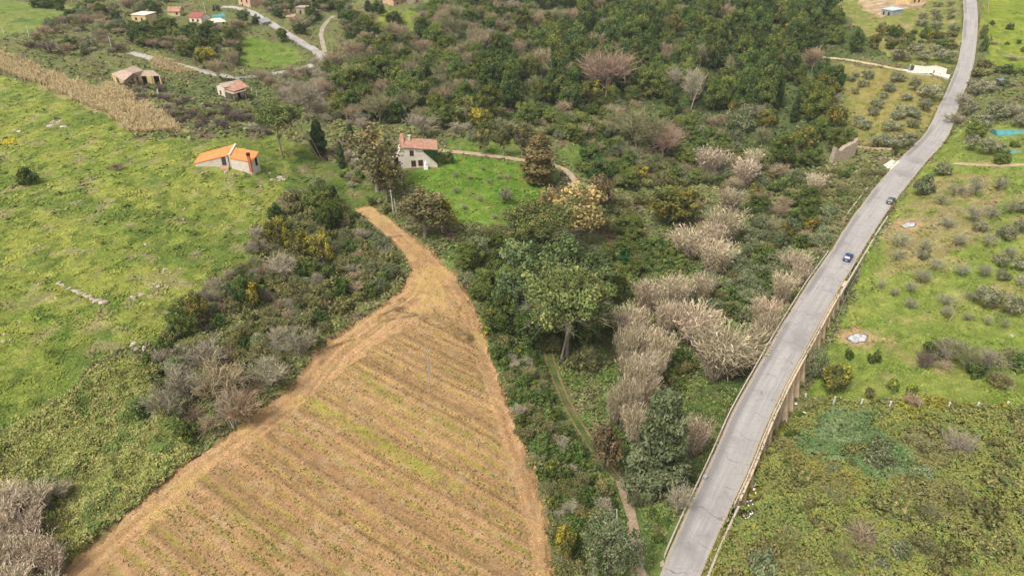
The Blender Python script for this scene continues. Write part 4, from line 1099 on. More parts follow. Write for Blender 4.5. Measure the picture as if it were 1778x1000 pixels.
# ---- trees one can point to
WH = 'the white house'
for a in [
 ('eucalyptus', 655, 208, 332, 86, 'hiding the end wall of the white house'), ('eucalyptus', 672, 266, 352, 56, 'in front of the dark lean-to of the white house', 'lower brownish green eucalyptus'),
 ('eucalyptus', 738, 316, 412, 76, 'between the ploughed strip and the bright lawn', 'many-stemmed eucalyptus'), ('mimosa', 768, 338, 405, 54, 'at the near corner of the bright lawn', 'ochre green mimosa tree with pale stems'),
 ('umbrella_pine', 490, 174, 274, 80, 'behind the orange roofed house'), ('cypress', 555, 204, 268, 28, 'beside the leaning pale poles'), ('cypress', 594, 243, 292, 13, 'on the rubble between the two houses', 'small dark cypress'), ('cypress', 609, 214, 248, 15, 'behind the rubble yard'),
 ('bare_tree', 538, 128, 205, 56, 'by the bend of the far road', 'tall leafless grey tree'), ('bare_tree', 735, 186, 238, 66, 'right behind the white house roof'), ('grey_shrub', 800, 200, 235, 40, 'behind the path from the white house', 'large leafless grey shrub'),
 ('eucalyptus', 840, 216, 268, 30, 'first along the path from the white house'), ('eucalyptus', 874, 213, 272, 30, 'second along the path from the white house'), ('eucalyptus', 906, 210, 275, 34, 'third along the path from the white house'),
 ('flowering_mimosa', 836, 184, 222, 38, 'above the path from the white house'), ('mimosa', 810, 160, 208, 46, 'in the wood edge above the flowering mimosa'), ('brown_cypress', 931, 226, 318, 38, 'at the corner of the bright lawn'),
 ('shrub', 778, 262, 283, 21, 'against the ivy side of the white house', 'round bronze green shrub'), ('olive', 877, 326, 354, 26, 'alone on the bright lawn'),
 ('withered_tree', 1003, 312, 420, 104, 'below the end of the path from the white house', 'large tree with tawny withered leaves'), ('rusty_tree', 1033, 292, 372, 52, 'beside the large tawny tree'), ('withered_tree', 955, 322, 372, 42, 'on the lawn side of the large tawny tree', 'small tree with tawny withered leaves'),
 ('umbrella_pine', 940, 352, 466, 112, 'below the bright lawn', 'broad umbrella pine with a dead grey middle'), ('cypress', 925, 412, 520, 24, 'among the pines below the bright lawn', 'tall thin dark cypress'), ('soft_pine', 968, 398, 515, 100, 'behind the light green umbrella pine'),
 ('umbrella_pine', 985, 458, 618, 150, 'over the end of the wheel track', 'light green umbrella pine'), ('leaning_pine', 975, 470, 627, 92, 'beside the wheel track'), ('soft_pine', 890, 462, 560, 78, 'at the dark end of the wheel track'), ('soft_pine', 1028, 428, 530, 76, 'beside the reed bed'),
 ('oak', 915, 516, 598, 58, 'left of the light green pine trunk', 'dark full oak'), ('scrub_bush', 1010, 585, 640, 50, 'right of the light green pine trunk'), ('scrub_bush', 958, 575, 612, 34, 'left of the light green pine trunk'), ('soft_pine', 905, 402, 490, 70, 'left of the thin tall cypress', 'broad soft green pine'), ('warm_oak', 1010, 500, 600, 74, 'between the light pine and the reed bed', 'dull olive broad tree'), ('oak', 870, 505, 575, 62, 'at the field side of the pines', 'dark spreading oak'), ('fresh_tree', 1060, 455, 525, 60, 'beside the soft pine and reeds', 'light green broad tree'), ('ivy_clad_trunk', 1082, 418, 466, 25, 'in the bramble valley'), ('ivy_clad_trunk', 1162, 340, 388, 26, 'against the ochre mimosa in the valley'), ('mimosa', 1170, 316, 388, 96, 'in the middle of the valley', 'broad ochre green mimosa tree'),
 ('cedar', 1148, 650, 864, 124, 'between the dirt path and the road'), ('rusty_tree', 1046, 722, 822, 62, 'above the ruined gate pillar'), ('olive_shrub', 1108, 640, 700, 58, 'at the foot of the reed bed', 'feathery ochre tamarisk shrub'), ('large_willow', 1052, 880, 1000, 100, 'beside the dirt path'),
 ('flowering_mimosa', 975, 905, 972, 42, 'between the willow and the ploughed field'), ('grey_shrub', 1178, 812, 890, 52, 'beneath the big cedar', 'leafless grey shrub with pale stems'),
 ('warm_oak', 560, 308, 368, 44, 'at the head of the scrub by the ploughed strip'), ('warm_oak', 578, 338, 396, 44, 'next to the thin cypress by the ploughed strip', 'bushy olive green oak'), ('cypress', 581, 320, 352, 13, 'by the head of the ploughed strip', 'thin dark cypress'),
 ('flowering_mimosa', 486, 372, 432, 52, 'at the meadow edge of the scrub'), ('mimosa', 520, 386, 448, 46, 'in the middle of the scrub'), ('flowering_mimosa', 563, 400, 460, 46, 'in the scrub beside the ploughed strip'), ('grey_shrub', 492, 418, 482, 58, 'below the flowering mimosas', 'large leafless grey shrub'),
 ('mimosa', 344, 504, 560, 44, 'at the lower meadow edge'), ('warm_oak', 318, 520, 582, 44, 'at the lower meadow edge'), ('oak', 430, 462, 530, 50, 'at the lower meadow edge'), ('mimosa', 440, 478, 536, 36, 'at the lower meadow edge', 'dark ochre green mimosa tree'),
 ('oak', 565, 352, 402, 30, 'in the scrub by the ploughed strip'), ('brown_shrub', 385, 596, 700, 92, 'above the ploughed field edge', 'large brown twiggy shrub'), ('brown_shrub', 436, 628, 735, 62, 'above the ploughed field edge', 'upright brown twiggy shrub'), ('grey_shrub', 330, 600, 700, 70, 'below the lower meadow edge', 'large leafless grey shrub'), ('grey_shrub', 290, 640, 725, 62, 'below the lower meadow edge', 'wide leafless grey shrub'), ('grey_shrub', 470, 590, 672, 66, 'above the ploughed field edge', 'wide leafless grey shrub'), ('grey_shrub', 525, 545, 620, 62, 'above the ploughed field edge', 'tall leafless grey shrub'), ('grey_shrub', 360, 566, 640, 70, 'below the lower meadow edge', 'tall leafless grey shrub'), ('grey_shrub', 405, 650, 742, 44, 'against the ploughed field edge', 'upright leafless grey shrub'),
 ('shrub', 190, 292, 0, 0, '') if False else ('shrub', 52, 290, 320, 34, 'alone on the left meadow', 'dark green shrub'), ('brown_shrub', 205, 275, 294, 30, 'alone on the meadow above the dark shrub', 'small brown twiggy shrub'),
 ('pink_bare_tree', 1052, 66, 170, 92, 'standing out of the dark wood'), ('greenish_bare_tree', 1105, 172, 262, 92, 'at the foot of the dark wood', 'broad leafless mossy tree'), ('pink_bare_tree', 1150, 200, 275, 66, 'at the foot of the dark wood'), ('bare_tree', 1200, 100, 190, 46, 'in the shade of the dark wood'),
 ('mimosa', 1204, 132, 172, 30, 'in the shade of the dark wood', 'slim ochre green mimosa'), ('bare_tree', 1165, 105, 165, 34, 'in the shade of the dark wood', 'small leafless grey tree'), ('willow', 1285, 176, 232, 56, 'at the edge of the dark wood', 'rounded blue green willow'), ('fresh_tree', 1175, 5, 35, 22, 'at the top of the dark wood', 'small bright green tree'),
 ('mimosa', 1450, 176, 222, 40, 'at the edge of the olive grove'), ('mimosa', 1425, 122, 180, 48, 'at the corner of the olive grove'), ('mimosa', 1395, 214, 262, 40, 'above the ruined wall'), ('fresh_tree', 1455, 214, 262, 44, 'over the top of the ruined wall'),
 ('oak', 1405, 352, 384, 28, 'alone among brambles by the road', 'small dark round oak'), ('shrub', 1570, 210, 222, 0.1, '') if False else ('cypress', 1554, 254, 270, 6, 'on the grass verge above the white paving', 'tiny dark cypress'),
 ('grey_reed', 1410, 296, 340, 32, 'in the brambles by the road', 'pale upright reed clump'),
 ('pale_shrub', 1601, 302, 338, 38, 'on the right verge of the road', 'pale flowering shrub'), ('pale_shrub', 1635, 280, 304, 32, 'where the orchard track meets the road', 'pale grey green shrub'),
 ('willow', 1412, 598, 656, 38, 'against the buttressed road wall', 'dark grey green bush'), ('mimosa', 1446, 622, 680, 52, 'beside the buttressed road wall', 'ochre yellow bush'), ('shrub', 1474, 604, 622, 16, 'below the oval ash patch', 'small round green shrub'), ('shrub', 1516, 606, 630, 22, 'below the oval ash patch', 'larger round green shrub'),
 ('flowering_shrub', 1549, 654, 678, 20, 'above the row of concrete posts'), ('brown_shrub', 1583, 668, 700, 30, 'behind the row of concrete posts', 'round brown shrub'), ('flowering_shrub', 1580, 664, 690, 22, 'beside the round brown shrub'), ('olive_shrub', 1508, 668, 688, 18, 'above the row of concrete posts'),
 ('grey_shrub', 1658, 722, 790, 52, 'in the brambles below the concrete posts', 'dark leafless shrub'), ('brown_shrub', 1497, 890, 946, 66, 'alone in the near brambles', 'straw coloured dry shrub'),
 ('oak', 268, 0, 30, 17, 'beside the yellow hut', 'dark pointed oak'), ('soft_pine', 425, 14, 46, 22, 'below the stone house by the upper road', 'dark pine'), ('shrub', 446, 26, 42, 14, 'beside the dark pine by the upper road', 'dark round shrub'), ('oak', 286, 26, 56, 36, 'below the red roofed cottage', 'dark green bush oak'),
 ('oak', 360, 36, 78, 26, 'below the white cottage'), ('brown_bare_tree', 380, 92, 142, 32, 'behind the small hut by the far road', 'bushy leafless brown tree'), ('brown_bare_tree', 408, 70, 137, 30, 'behind the small hut by the far road', 'taller leafless brown tree'), ('flowering_mimosa', 360, 78, 118, 36, 'above the far road'), ('fresh_tree', 405, 40, 80, 34, 'on the bright slope above the far road'),
 ('dark_shrub', 54, 64, 84, 26, 'on the far slope', 'dark red leafless shrub'), ('dark_shrub', 85, 60, 92, 34, 'on the far slope', 'dark leafless shrub'), ('dark_shrub', 205, 70, 88, 26, 'by the start of the far road'),
 ('oak', 540, 8, 30, 22, 'above the little ruin by the upper road'), ('oak', 572, 0, 18, 20, 'above the side track', 'dark round oak'), ('oak', 492, 46, 72, 22, 'at the upper road', 'dark oak'), ('cypress', 640, 0, 20, 14, 'beside the red roofed farmhouse', 'dark cypress'), ('oak', 655, 0, 25, 26, 'beside the red roofed farmhouse', 'dark oak'),
]:
    plant_px(*a)
# cypresses in a clipped row by the upper road
for i_, x_ in enumerate((372, 376.5, 381)):
    plant_px('cypress', x_, 8, 20, 3.6, ('first', 'middle', 'last')[i_] + ' of the short row below the upper road', 'tiny clipped cypress', group='clipped cypresses by the upper road')
# olives of the walled grove, rows climbing to the white drive
for i_, (x_, yt, yb, w_) in enumerate([(1483,124,134,14),(1505,120,138,20),(1477,130,142,16),(1557,122,142,28),(1498,138,152,20),(1543,142,160,26),(1484,150,164,14),(1534,158,172,16),(1587,135,158,20),(1618,142,178,46),(1520,170,190,26),(1515,184,202,20),
        (1573,178,198,38),(1574,162,176,20),(1603,170,192,26),(1497,204,224,28),(1557,190,208,26),(1547,206,228,32),(1588,192,206,22),(1584,206,222,26),(1524,230,256,40),(1551,232,258,44),(1578,230,254,34),(1490,198,212,18)]):
    plant_px('olive', x_, yt, yb, w_, 'in the walled grove', group='olives in the walled grove')
for i_, (x_, yt, yb, w_) in enumerate([(1564,84,106,38),(1600,86,106,28),(1638,82,108,38),(1590,74,92,30),(1624,76,92,28)]):
    plant_px('olive', x_, yt, yb, w_, 'above the white walled drive', group='olives above the white walled drive')
for i_, (x_, yt, yb, w_) in enumerate([(1628,2,12,18),(1650,0,10,16),(1622,14,26,18),(1651,13,24,16),(1626,22,36,18),(1602,22,34,16),(1600,32,46,20),(1624,34,50,22),(1650,24,34,14),(1654,40,56,24)]):
    plant_px('olive', x_, yt, yb, w_, 'in the terraced rows', group='olives in the terraced rows')
for a in [('shrub',1722,36,44,9),('shrub',1752,40,52,11),('shrub',1706,58,68,10),('grey_shrub',1727,68,78,14),('shrub',1748,72,78,8),('shrub',1768,68,76,10),('shrub',1776,80,90,10),('grey_shrub',1755,90,104,26)]:
    plant_px(a[0], *a[1:], 'dotting the upper right field')
for a in [('olive',1715,236,268,42),('olive',1700,195,225,40),('willow',1725,170,205,44),('olive',1745,180,205,30),('olive',1770,195,222,30),('olive',1700,135,165,44),('willow',1740,128,150,30),('fresh_tree',1690,205,240,34),('shrub',1762,244,256,16),('olive',1668,170,205,30),('grey_shrub',1668,150,180,32),('grey_shrub',1655,185,215,34),('grey_shrub',1770,170,200,26),
          ('olive_shrub',1690,115,135,30),('olive_shrub',1700,100,120,26),('shrub',1740,110,126,30),('shrub',1770,118,130,26),('shrub',1692,60,90,14),('olive_shrub',1697,40,60,12),('shrub',1742,258,272,20),('olive',1680,230,262,24),('fresh_tree',1735,262,284,26)]:
    plant_px(a[0], *a[1:], 'above the orchard track')
# the orchard right of the road
for a in [(1556,396,430,34),(1555,428,452,32),(1602,408,438,34),(1655,312,340,34),(1692,300,340,36),(1732,300,330,36),(1690,350,386,44),(1632,330,356,30),(1645,372,396,36),(1660,398,428,38),(1720,350,380,40),(1754,340,372,36),(1712,396,428,38),(1750,420,452,36),(1624,440,470,34),(1598,462,492,42),(1580,482,508,30),(1668,452,480,36),(1705,452,482,34),(1550,494,514,26),(1577,512,536,34),
          (1640,502,530,36),(1690,500,524,26),(1640,524,552,26),(1712,540,566,18),(1742,546,570,14),(1770,470,496,30),(1530,480,500,22),(1678,540,556,26)]:
    plant_px('orchard_tree', a[0], a[1], a[2], a[3] * .88, 'in the orchard', group='leafless fruit trees in the orchard')
for a in [(1700,380,402,26),(1745,388,416,34),(1770,378,404,30),(1708,490,534,40),(1751,500,544,42),(1735,436,462,26),(1770,440,470,30),(1598,430,452,20),(1740,465,485,24),(1775,345,372,24)]:
    plant_px('olive', *a, 'in the orchard', group='olives in the orchard')
for a in [('shrub',1615,580,622,34),('bare_tree',1640,572,632,50),('greenish_bare_tree',1672,580,640,60),('bare_tree',1712,588,645,50),('scrub_bush',1750,590,630,50),('dark_shrub',1600,590,640,34),('brown_shrub',1640,616,640,30),('shrub',1690,625,652,34),('shrub',1765,610,640,34),('scrub_bush',1735,640,668,40)]:
    plant_px(a[0], *a[1:], 'in the hedge across the orchard')

# ---- reed beds
RB = [(1195,388,448,66),(1255,352,424,66),(1240,408,478,62),(1212,440,510,60),(1265,318,372,44),(1232,378,440,44),(1120,478,548,52),(1092,520,604,58),(1112,556,640,60),(1078,590,690,50),(1108,606,706,56),(1142,566,652,52),(1072,556,640,40),(1085,650,748,44),(1098,690,770,40),(1192,676,752,54),(1202,712,790,48),
      (1205,520,596,84),(1262,562,656,108),(1236,590,660,60),(1380,430,476,62),(1376,468,536,56),(1352,512,588,58),(1330,556,628,50),(1150,512,590,44),(1318,590,652,40),(1228,246,312,58),(1288,268,326,52),(1262,300,352,40),(1172,470,540,52),(1218,466,526,44),(1060,620,700,34),(1120,640,720,40),(1395,452,500,36),(1360,540,610,40),(1305,250,300,36),(1130,520,610,44),(1155,540,620,36),(1085,560,650,40),(1100,590,670,44),(1065,660,735,34),(1128,600,680,40),(1150,600,660,36),(1272,600,668,50),(1290,580,650,46)]
for i_, a in enumerate(RB):
    if i_ in (9, 31, 39, 42, 15, 44, 12, 28, 36, 3, 37, 43): continue
    plant_px('reed' if a[2] > 330 else 'grey_reed', a[0], a[1] + 4, a[2], a[3] * (.74 if a[0] > 1225 and a[1] > 420 and a[3] < 100 else .88), 'in the valley reed bed', group='reeds along the stream')
for a in [(30,820,890,90),(75,815,880,70),(15,850,930,70),(60,860,930,70),(20,900,985,80),(70,905,985,80),(100,925,1000,60),(35,950,1040,90),(95,970,1050,70),(5,960,1050,70),(110,820,860,40)]:
    plant_px('grey_reed', a[0], a[1] + 10, a[2], a[3] * .72, 'left of the ploughed field', group='dry reeds left of the ploughed field')

for a in [(792,322,336,13),(815,300,312,11),(806,350,364,13),(832,338,350,12),(848,308,320,11),(838,286,296,10),(866,300,311,11),(858,368,380,12),(790,296,307,11),(880,300,311,11)]:
    plant_px('orchard_tree', *a, 'on the bright lawn', 'little sapling', group='saplings on the bright lawn')
# ---- woods and scrub between them
zone([(815,225),(850,140),(890,100),(1000,84),(1010,45),(900,18),(900,-12),(1390,-14),(1440,50),(1490,92),(1520,104),(1440,106),(1455,185),(1435,260),(1390,330),(1330,290),(1250,205),(1050,190),(900,208)], 'in the dark wood',
     {'oak': (.44, 14.5, 9.6), 'warm_oak': (.27, 13, 9.2), 'fresh_tree': (.1, 10, 8.5), 'mimosa': (.03, 9, 7), 'brown_bare_tree': (.11, 11, 8), 'greenish_bare_tree': (.06, 10, 8), 'cypress': (.02, 11, 2.8), 'bare_tree': (.03, 10, 7)}, 300, .47, hw=(.62, 1.32))
zone([(575,110),(610,62),(650,40),(720,45),(790,5),(900,0),(905,15),(1000,48),(990,80),(890,98),(845,140),(800,228),(700,215),(610,222),(560,180)], 'in the brown wood',
     {'brown_bare_tree': (.28, 9.5, 8), 'greenish_bare_tree': (.24, 9, 8), 'oak': (.12, 10, 8.5), 'fresh_tree': (.13, 8.5, 8), 'warm_oak': (.13, 9.5, 8.5), 'mimosa': (.02, 7, 6), 'bare_tree': (.04, 9, 7), 'willow': (.04, 6, 6.5)}, 225, .46, hw=(.65, 1.3))
zone([(890,206),(1060,188),(1230,205),(1262,262),(1110,302),(1000,258),(900,240)], 'below the dark wood', {'fresh_tree': (.16, 5.5, 6), 'warm_oak': (.24, 6, 6.5), 'scrub_bush': (.2, 3, 4.4), 'brown_bare_tree': (.22, 6, 6), 'willow': (.18, 4.5, 5.4)}, 48, .52)
zone([(1020,345),(1150,298),(1200,320),(1130,330),(1125,420),(1060,440)], 'beside the ochre valley mimosa', {'warm_oak': (.3, 5, 5.5), 'scrub_bush': (.4, 2.8, 4.2), 'olive_shrub': (.3, 2.6, 4)}, 24, .52)
zone([(1380,840),(1480,790),(1600,760),(1778,745),(1778,990),(1300,995)], 'in the near brambles', {'olive_shrub': (.5, 3.4, 4.6), 'scrub_bush': (.35, 3.2, 4.2), 'pale_shrub': (.15, 3.2, 4)}, 34, .9)
zone([(1000,218),(1120,225),(1250,215),(1330,300),(1420,330),(1400,430),(1310,400),(1290,340),(1150,300),(1060,345),(1010,300)], 'at the valley head',
     {'shrub': (.2, 3, 4.2), 'willow': (.2, 4.5, 5), 'brown_bare_tree': (.14, 5, 6), 'oak': (.12, 6, 6.5), 'warm_oak': (.1, 6, 6.5), 'greenish_bare_tree': (.08, 5, 5.5), 'scrub_bush': (.2, 3, 4.4), 'mimosa': (.05, 5, 5)}, 135, .54)
zone([(1290,410),(1400,360),(1440,370),(1430,440),(1400,440),(1340,540),(1290,560),(1190,545),(1180,520),(1270,480)], 'on the bank below the road',
     {'willow': (.5, 3.6, 5), 'pale_shrub': (.2, 2.4, 4), 'shrub': (.2, 2.4, 3.6), 'scrub_bush': (.1, 2.4, 3.6)}, 60, .62)
zone([(1380,300),(1480,290),(1530,300),(1500,340),(1420,440),(1395,440),(1440,360)], 'in the brambles by the road',
     {'scrub_bush': (.5, 1.8, 3.6), 'shrub': (.3, 1.6, 3.2), 'brown_shrub': (.2, 1.8, 3)}, 38, .75)
zone([(790,470),(830,395),(880,400),(1060,440),(1180,420),(1185,470),(1070,480),(1060,560),(1000,640),(960,570),(860,580)], 'in the green valley floor',
     {'shrub': (.4, 2.4, 3.8), 'fresh_tree': (.12, 5, 5.5), 'willow': (.14, 4, 5), 'scrub_bush': (.2, 2.4, 3.8), 'warm_oak': (.14, 5, 5.5)}, 115, .58)
zone([(295,590),(350,505),(430,470),(445,420),(480,365),(560,320),(640,400),(690,450),(690,490),(600,540),(555,590),(490,660),(400,735),(320,770),(240,720),(250,650)], 'in the meadow scrub',
     {'grey_shrub': (.12, 3.8, 3.4), 'brown_shrub': (.08, 3.2, 3.4), 'scrub_bush': (.3, 3.0, 3.6), 'shrub': (.2, 2.6, 3.2), 'olive_shrub': (.18, 2.6, 3.2), 'willow': (.12, 2.8, 3.6)}, 190, .56)
zone([(838,560),(885,575),(938,620),(955,690),(1000,770),(1040,830),(1070,890),(1050,1010),(965,1010),(950,870),(905,750),(870,650)], 'beside the wheel track',
     {'grey_shrub': (.2, 2.5, 2.8), 'shrub': (.34, 1.9, 2.6), 'scrub_bush': (.24, 1.9, 2.8), 'olive_shrub': (.12, 1.7, 2.5), 'flowering_shrub': (.08, 1.6, 2.2)}, 85, .7)
zone([(600,240),(690,330),(700,400),(740,430),(780,490),(720,400),(660,370),(620,340),(590,300)], 'above the ploughed strip',
     {'grey_shrub': (.4, 2.4, 3), 'shrub': (.3, 2, 2.8), 'scrub_bush': (.3, 2, 2.8)}, 26, .75)
zone([(60,70),(130,25),(270,-8),(300,6),(300,22),(225,40),(200,95),(120,98)], 'on the far brown slope',
     {'brown_bare_tree': (.3, 4.5, 5.5), 'grey_shrub': (.22, 3.2, 4.6), 'oak': (.12, 5, 6), 'scrub_bush': (.2, 2.6, 4), 'willow': (.16, 4, 5)}, 100, .52)
zone([(225,58),(330,62),(420,45),(425,95),(390,122),(300,92),(235,82)], 'above the far road',
     {'oak': (.26, 5, 6), 'brown_bare_tree': (.26, 4.5, 5.5), 'grey_shrub': (.12, 3, 4), 'shrub': (.2, 2.6, 4), 'fresh_tree': (.16, 5, 5.5)}, 66, .55)
zone([(228,44),(285,48),(330,48),(372,52),(415,44),(425,58),(330,64),(228,60)], 'before the far settlement', {'oak': (.3, 4, 4.6), 'shrub': (.4, 2.4, 3.4), 'fresh_tree': (.3, 4, 4.4)}, 18, .6)
zone([(430,30),(470,48),(530,92),(545,95),(520,60),(560,30),(600,20),(640,30),(630,60),(585,90),(600,0),(460,0),(440,10)], 'around the upper road',
     {'oak': (.34, 5, 5.5), 'olive': (.3, 3.6, 4.6), 'shrub': (.2, 2.4, 3.6), 'brown_bare_tree': (.16, 5, 5.5)}, 76, .58)
zone([(0,-6),(200,-10),(130,20),(0,10)], 'above the far green field', {'oak': (.5, 4, 6), 'shrub': (.5, 2.6, 4.6)}, 16, .7)
zone([(205,150),(245,185),(330,222),(470,238),(500,200),(480,190),(400,190),(330,180),(260,150)], 'below the ruined barn',
     {'dark_shrub': (.55, 2.6, 3), 'grey_shrub': (.25, 2.6, 3.2), 'scrub_bush': (.2, 2, 3)}, 62, .62)
zone([(440,130),(560,120),(640,225),(640,240),(540,215),(480,175)], 'below the far bridge',
     {'bare_tree': (.45, 6, 5.5), 'grey_shrub': (.25, 3.4, 4), 'brown_bare_tree': (.2, 5.5, 5.5), 'dark_shrub': (.1, 3, 3)}, 64, .52)
zone([(1540,50),(1660,60),(1650,100),(1560,95),(1500,80)], 'beside the upper road bend', {'olive_shrub': (.3, 2.6, 4), 'mimosa': (.2, 5, 5), 'oak': (.2, 5, 5.5), 'shrub': (.3, 2.4, 3.8)}, 30, .75)
zone([(1140,880),(1215,800),(1230,830),(1170,960),(1120,1000),(1120,930)], 'beside the dirt path', {'shrub': (.6, 1.3, 2.2), 'flowering_shrub': (.15, 1.2, 2), 'scrub_bush': (.25, 1.4, 2.2)}, 26, .8)
zone([(1095,540),(1200,560),(1215,600),(1180,690),(1130,700),(1120,600)], 'among the valley reeds', {'shrub': (.6, 2.6, 3), 'olive_shrub': (.4, 2.6, 3)}, 30, .42)
zone([(1180,640),(1290,670),(1280,720),(1215,830),(1200,790),(1210,740)], 'left of the road', {'shrub': (.7, 1.0, 2.4), 'scrub_bush': (.3, 1.0, 2.2)}, 26, .85)
zone([(1395,700),(1340,790),(1300,850),(1260,960),(1240,1000),(1280,1000),(1330,870),(1420,720)], 'along the foot of the road wall', {'shrub': (.7, 1.5, 2.4), 'olive_shrub': (.3, 1.4, 2.4)}, 30, .8)
zone([(760,246),(900,250),(1000,255),(1000,225),(900,215),(800,225)], 'behind the house path', {'shrub': (.5, 2.4, 3.6), 'willow': (.2, 4, 4.6), 'brown_shrub': (.3, 2.4, 3.2)}, 24, .75)
# ------------------------------------------------------------------ buildings, walls and other made things
def reg(o, look, where, cat, size=1.0, group=None):
    o['category'] = cat
    x, y, d = proj(tuple(o.location))
    VEG.append(dict(o=o, look=look, where=where, x=float(x), y=float(y), h=1, w=size, px=float(size * F / d), group=group, p=(o.location[0], o.location[1]), r=size * .5))
    return o
def worldpart(mb, name, mat, root, loc, rz, bevel=0):
    """mesh given in world points, stored in a frame at loc turned by rz, under root"""
    c, s = math.cos(-rz), math.sin(-rz)
    mb.v = [((x - loc[0]) * c - (y - loc[1]) * s, (x - loc[0]) * s + (y - loc[1]) * c, z - loc[2]) for x, y, z in mb.v]
    o = link(name, mb.mesh(name, mat), root)
    rl = root.location
    o.location = (loc[0] - rl[0], loc[1] - rl[1], loc[2] - rl[2]); o.rotation_euler = (0, 0, rz)
    return o
class House:
    """frame with x along the front from the near left corner, y into the building, z up"""
    def __init__(s, name, xl, yl, xr, yr, label, cat='house', zoff=0.0):
        a = at(xl, yl); b = at(xr, yr); z = min(a[2], b[2]) - .05 + zoff
        a = pz(xl, yl, z); b = pz(xr, yr, z)
        s.W = float(np.hypot(*(b - a)[:2])); s.rz = math.atan2(b[1] - a[1], b[0] - a[0])
        s.d = float(proj(a)[2]); s.m = s.d / F        # metres per photo pixel here
        s.root = empty(name, a, s.rz); tag(s.root, label, cat)
    def part(s, name, mb, mat, parent=None, **k): return mb.build(name, mat, parent or s.root, **k)
    def window(s, x, z, w, h, y=0.0, frame='frame', pane='dark', bars=True):
        f = MB(); t = .12
        f.box(x - w/2 - t, x - w/2, y - .06, y + .05, z - t, z + h + t); f.box(x + w/2, x + w/2 + t, y - .06, y + .05, z - t, z + h + t)
        f.box(x - w/2, x + w/2, y - .057, y + .05, z + h, z + h + t); f.box(x - w/2, x + w/2, y - .075, y + .05, z - t, z)
        if bars: f.box(x - .04, x + .04, y - .05, y + .05, z, z + h); f.box(x - w/2, x - .04, y - .045, y + .05, z + h*.5 - .03, z + h*.5 + .03); f.box(x + .04, x + w/2, y - .045, y + .05, z + h*.5 - .03, z + h*.5 + .03)
        o = s.part('window', f, M[frame])
        s.part('pane', MB().box(x - w/2, x + w/2, y - .02, y + .04, z, z + h), M[pane], o)
        return o
    def door(s, x, z, w, h, y=0.0, mat='dark'):
        return s.part('door', MB().box(x - w/2, x + w/2, y - .03, y + .06, z, z + h), M[mat])
    def gable(s, depth, he, hr, mat, roofmat, over=.25, axis='x', z0=-1.2, t=.16, he2=None):
        """walls under a pitched roof; ridge along x (axis x) or along y"""
        W = s.W; m = MB()
        if axis == 'x': m.prism([(0, z0), (depth, z0), (depth, he2 or he), (depth / 2, hr), (0, he)], 'x', 0, W)
        else: m.prism([(0, z0), (W, z0), (W, he), (W / 2, hr), (0, he)], 'y', 0, depth)
        s.part('wall', m, mat)
        r = MB(); e = .06
        if axis == 'x':
            k = (hr - he) / (depth / 2)
            for (y0, y1, z0_, z1_) in ((-over, depth / 2, he - k * over, hr), (depth / 2, depth + over, hr, he - k * over)):
                r.slab([(-over, y0, z0_ + t + e), (W + over, y0, z0_ + t + e), (W + over, y1, z1_ + t + e), (-over, y1, z1_ + t + e)], t)
        else:
            k = (hr - he) / (W / 2)
            for (x0, x1, z0_, z1_) in ((-over, W / 2, he - k * over, hr), (W / 2, W + over, hr, he - k * over)):
                r.slab([(x0, -over, z0_ + t + e), (x1, -over, z1_ + t + e), (x1, depth + over, z1_ + t + e), (x0, depth + over, z0_ + t + e)], t)
        return s.part('roof', r, roofmat)
    def chimney(s, roof, x, y, z, h, mat='brick', w=.55):
        return s.part('chimney', MB().box(x - w/2, x + w/2, y - w/2, y + w/2, z - .8, z + h).box(x - w/2 - .08, x + w/2 + .08, y - w/2 - .08, y + w/2 + .08, z + h, z + h + .12), M[mat], roof)

# white two storey house with an ivy corner
h = House('white_house', 694, 294.5, 760, 291.5, 'weathered white two storey house with terracotta roof and ivy on its corner')
W = h.W; k = h.m / math.cos(R(20))
zl, zr_, zs = 37 * k, 31 * k, 27 * k
D_ = 7.4
h.part('wall', MB().prism([(0, -1), (W, -1), (W, zr_), (.11 * W, zl), (-.02 * W, zs)], 'y', 0, D_), M['white'])
r = MB(); ov = .3
def zz(x): return zl + (zr_ - zl) * (x - .11 * W) / (W * .89)
ridge = 1.5
r.slab([(.06 * W, -ov, zz(.06 * W) + .06), (W + ov, -ov, zz(W + ov) + .06), (W + ov, D_ / 2, zz(W + ov) + ridge + .1), (.04 * W, D_ / 2, zz(0) + ridge + .1)], .16)
r.slab([(.04 * W, D_ / 2, zz(0) + ridge + .1), (W + ov, D_ / 2, zz(W + ov) + ridge + .1), (W + ov, D_ + ov, zz(W + ov) - .1), (.04 * W, D_ + ov, zz(0) - .1)], .16)
roof = h.part('roof', r, M['tile_old'])
h.part('gable_parapet', MB().prism([(0.05, zl - .4), (D_ * .5, zl - .3), (D_ * .5, zl + ridge + 1.3), (D_ * .36, zl + ridge + 1.1)], 'x', .07 * W, .16 * W), M['tile_old'], roof)
h.chimney(roof, .30 * W, D_ * .42, zl + ridge * .8, 1.0, 'white', .6)
h.window(.345 * W, 22.5 * k, .9, 8.5 * k * .95, frame='frame'); h.window(.375 * W, 4.2 * k, 1.1, 9.2 * k); h.window(.56 * W, 5 * k, 1.1, 9 * k)
h.part('gutter', MB().tube([(.45 * W, -.12, 30.2 * k), (.62 * W, -.12, 29.6 * k)], .07), M['grey'])
h.part('plinth', MB().box(.3 * W, W + .03, -.10, -.003, -1, 1.8 * k), M['pinkstone'])
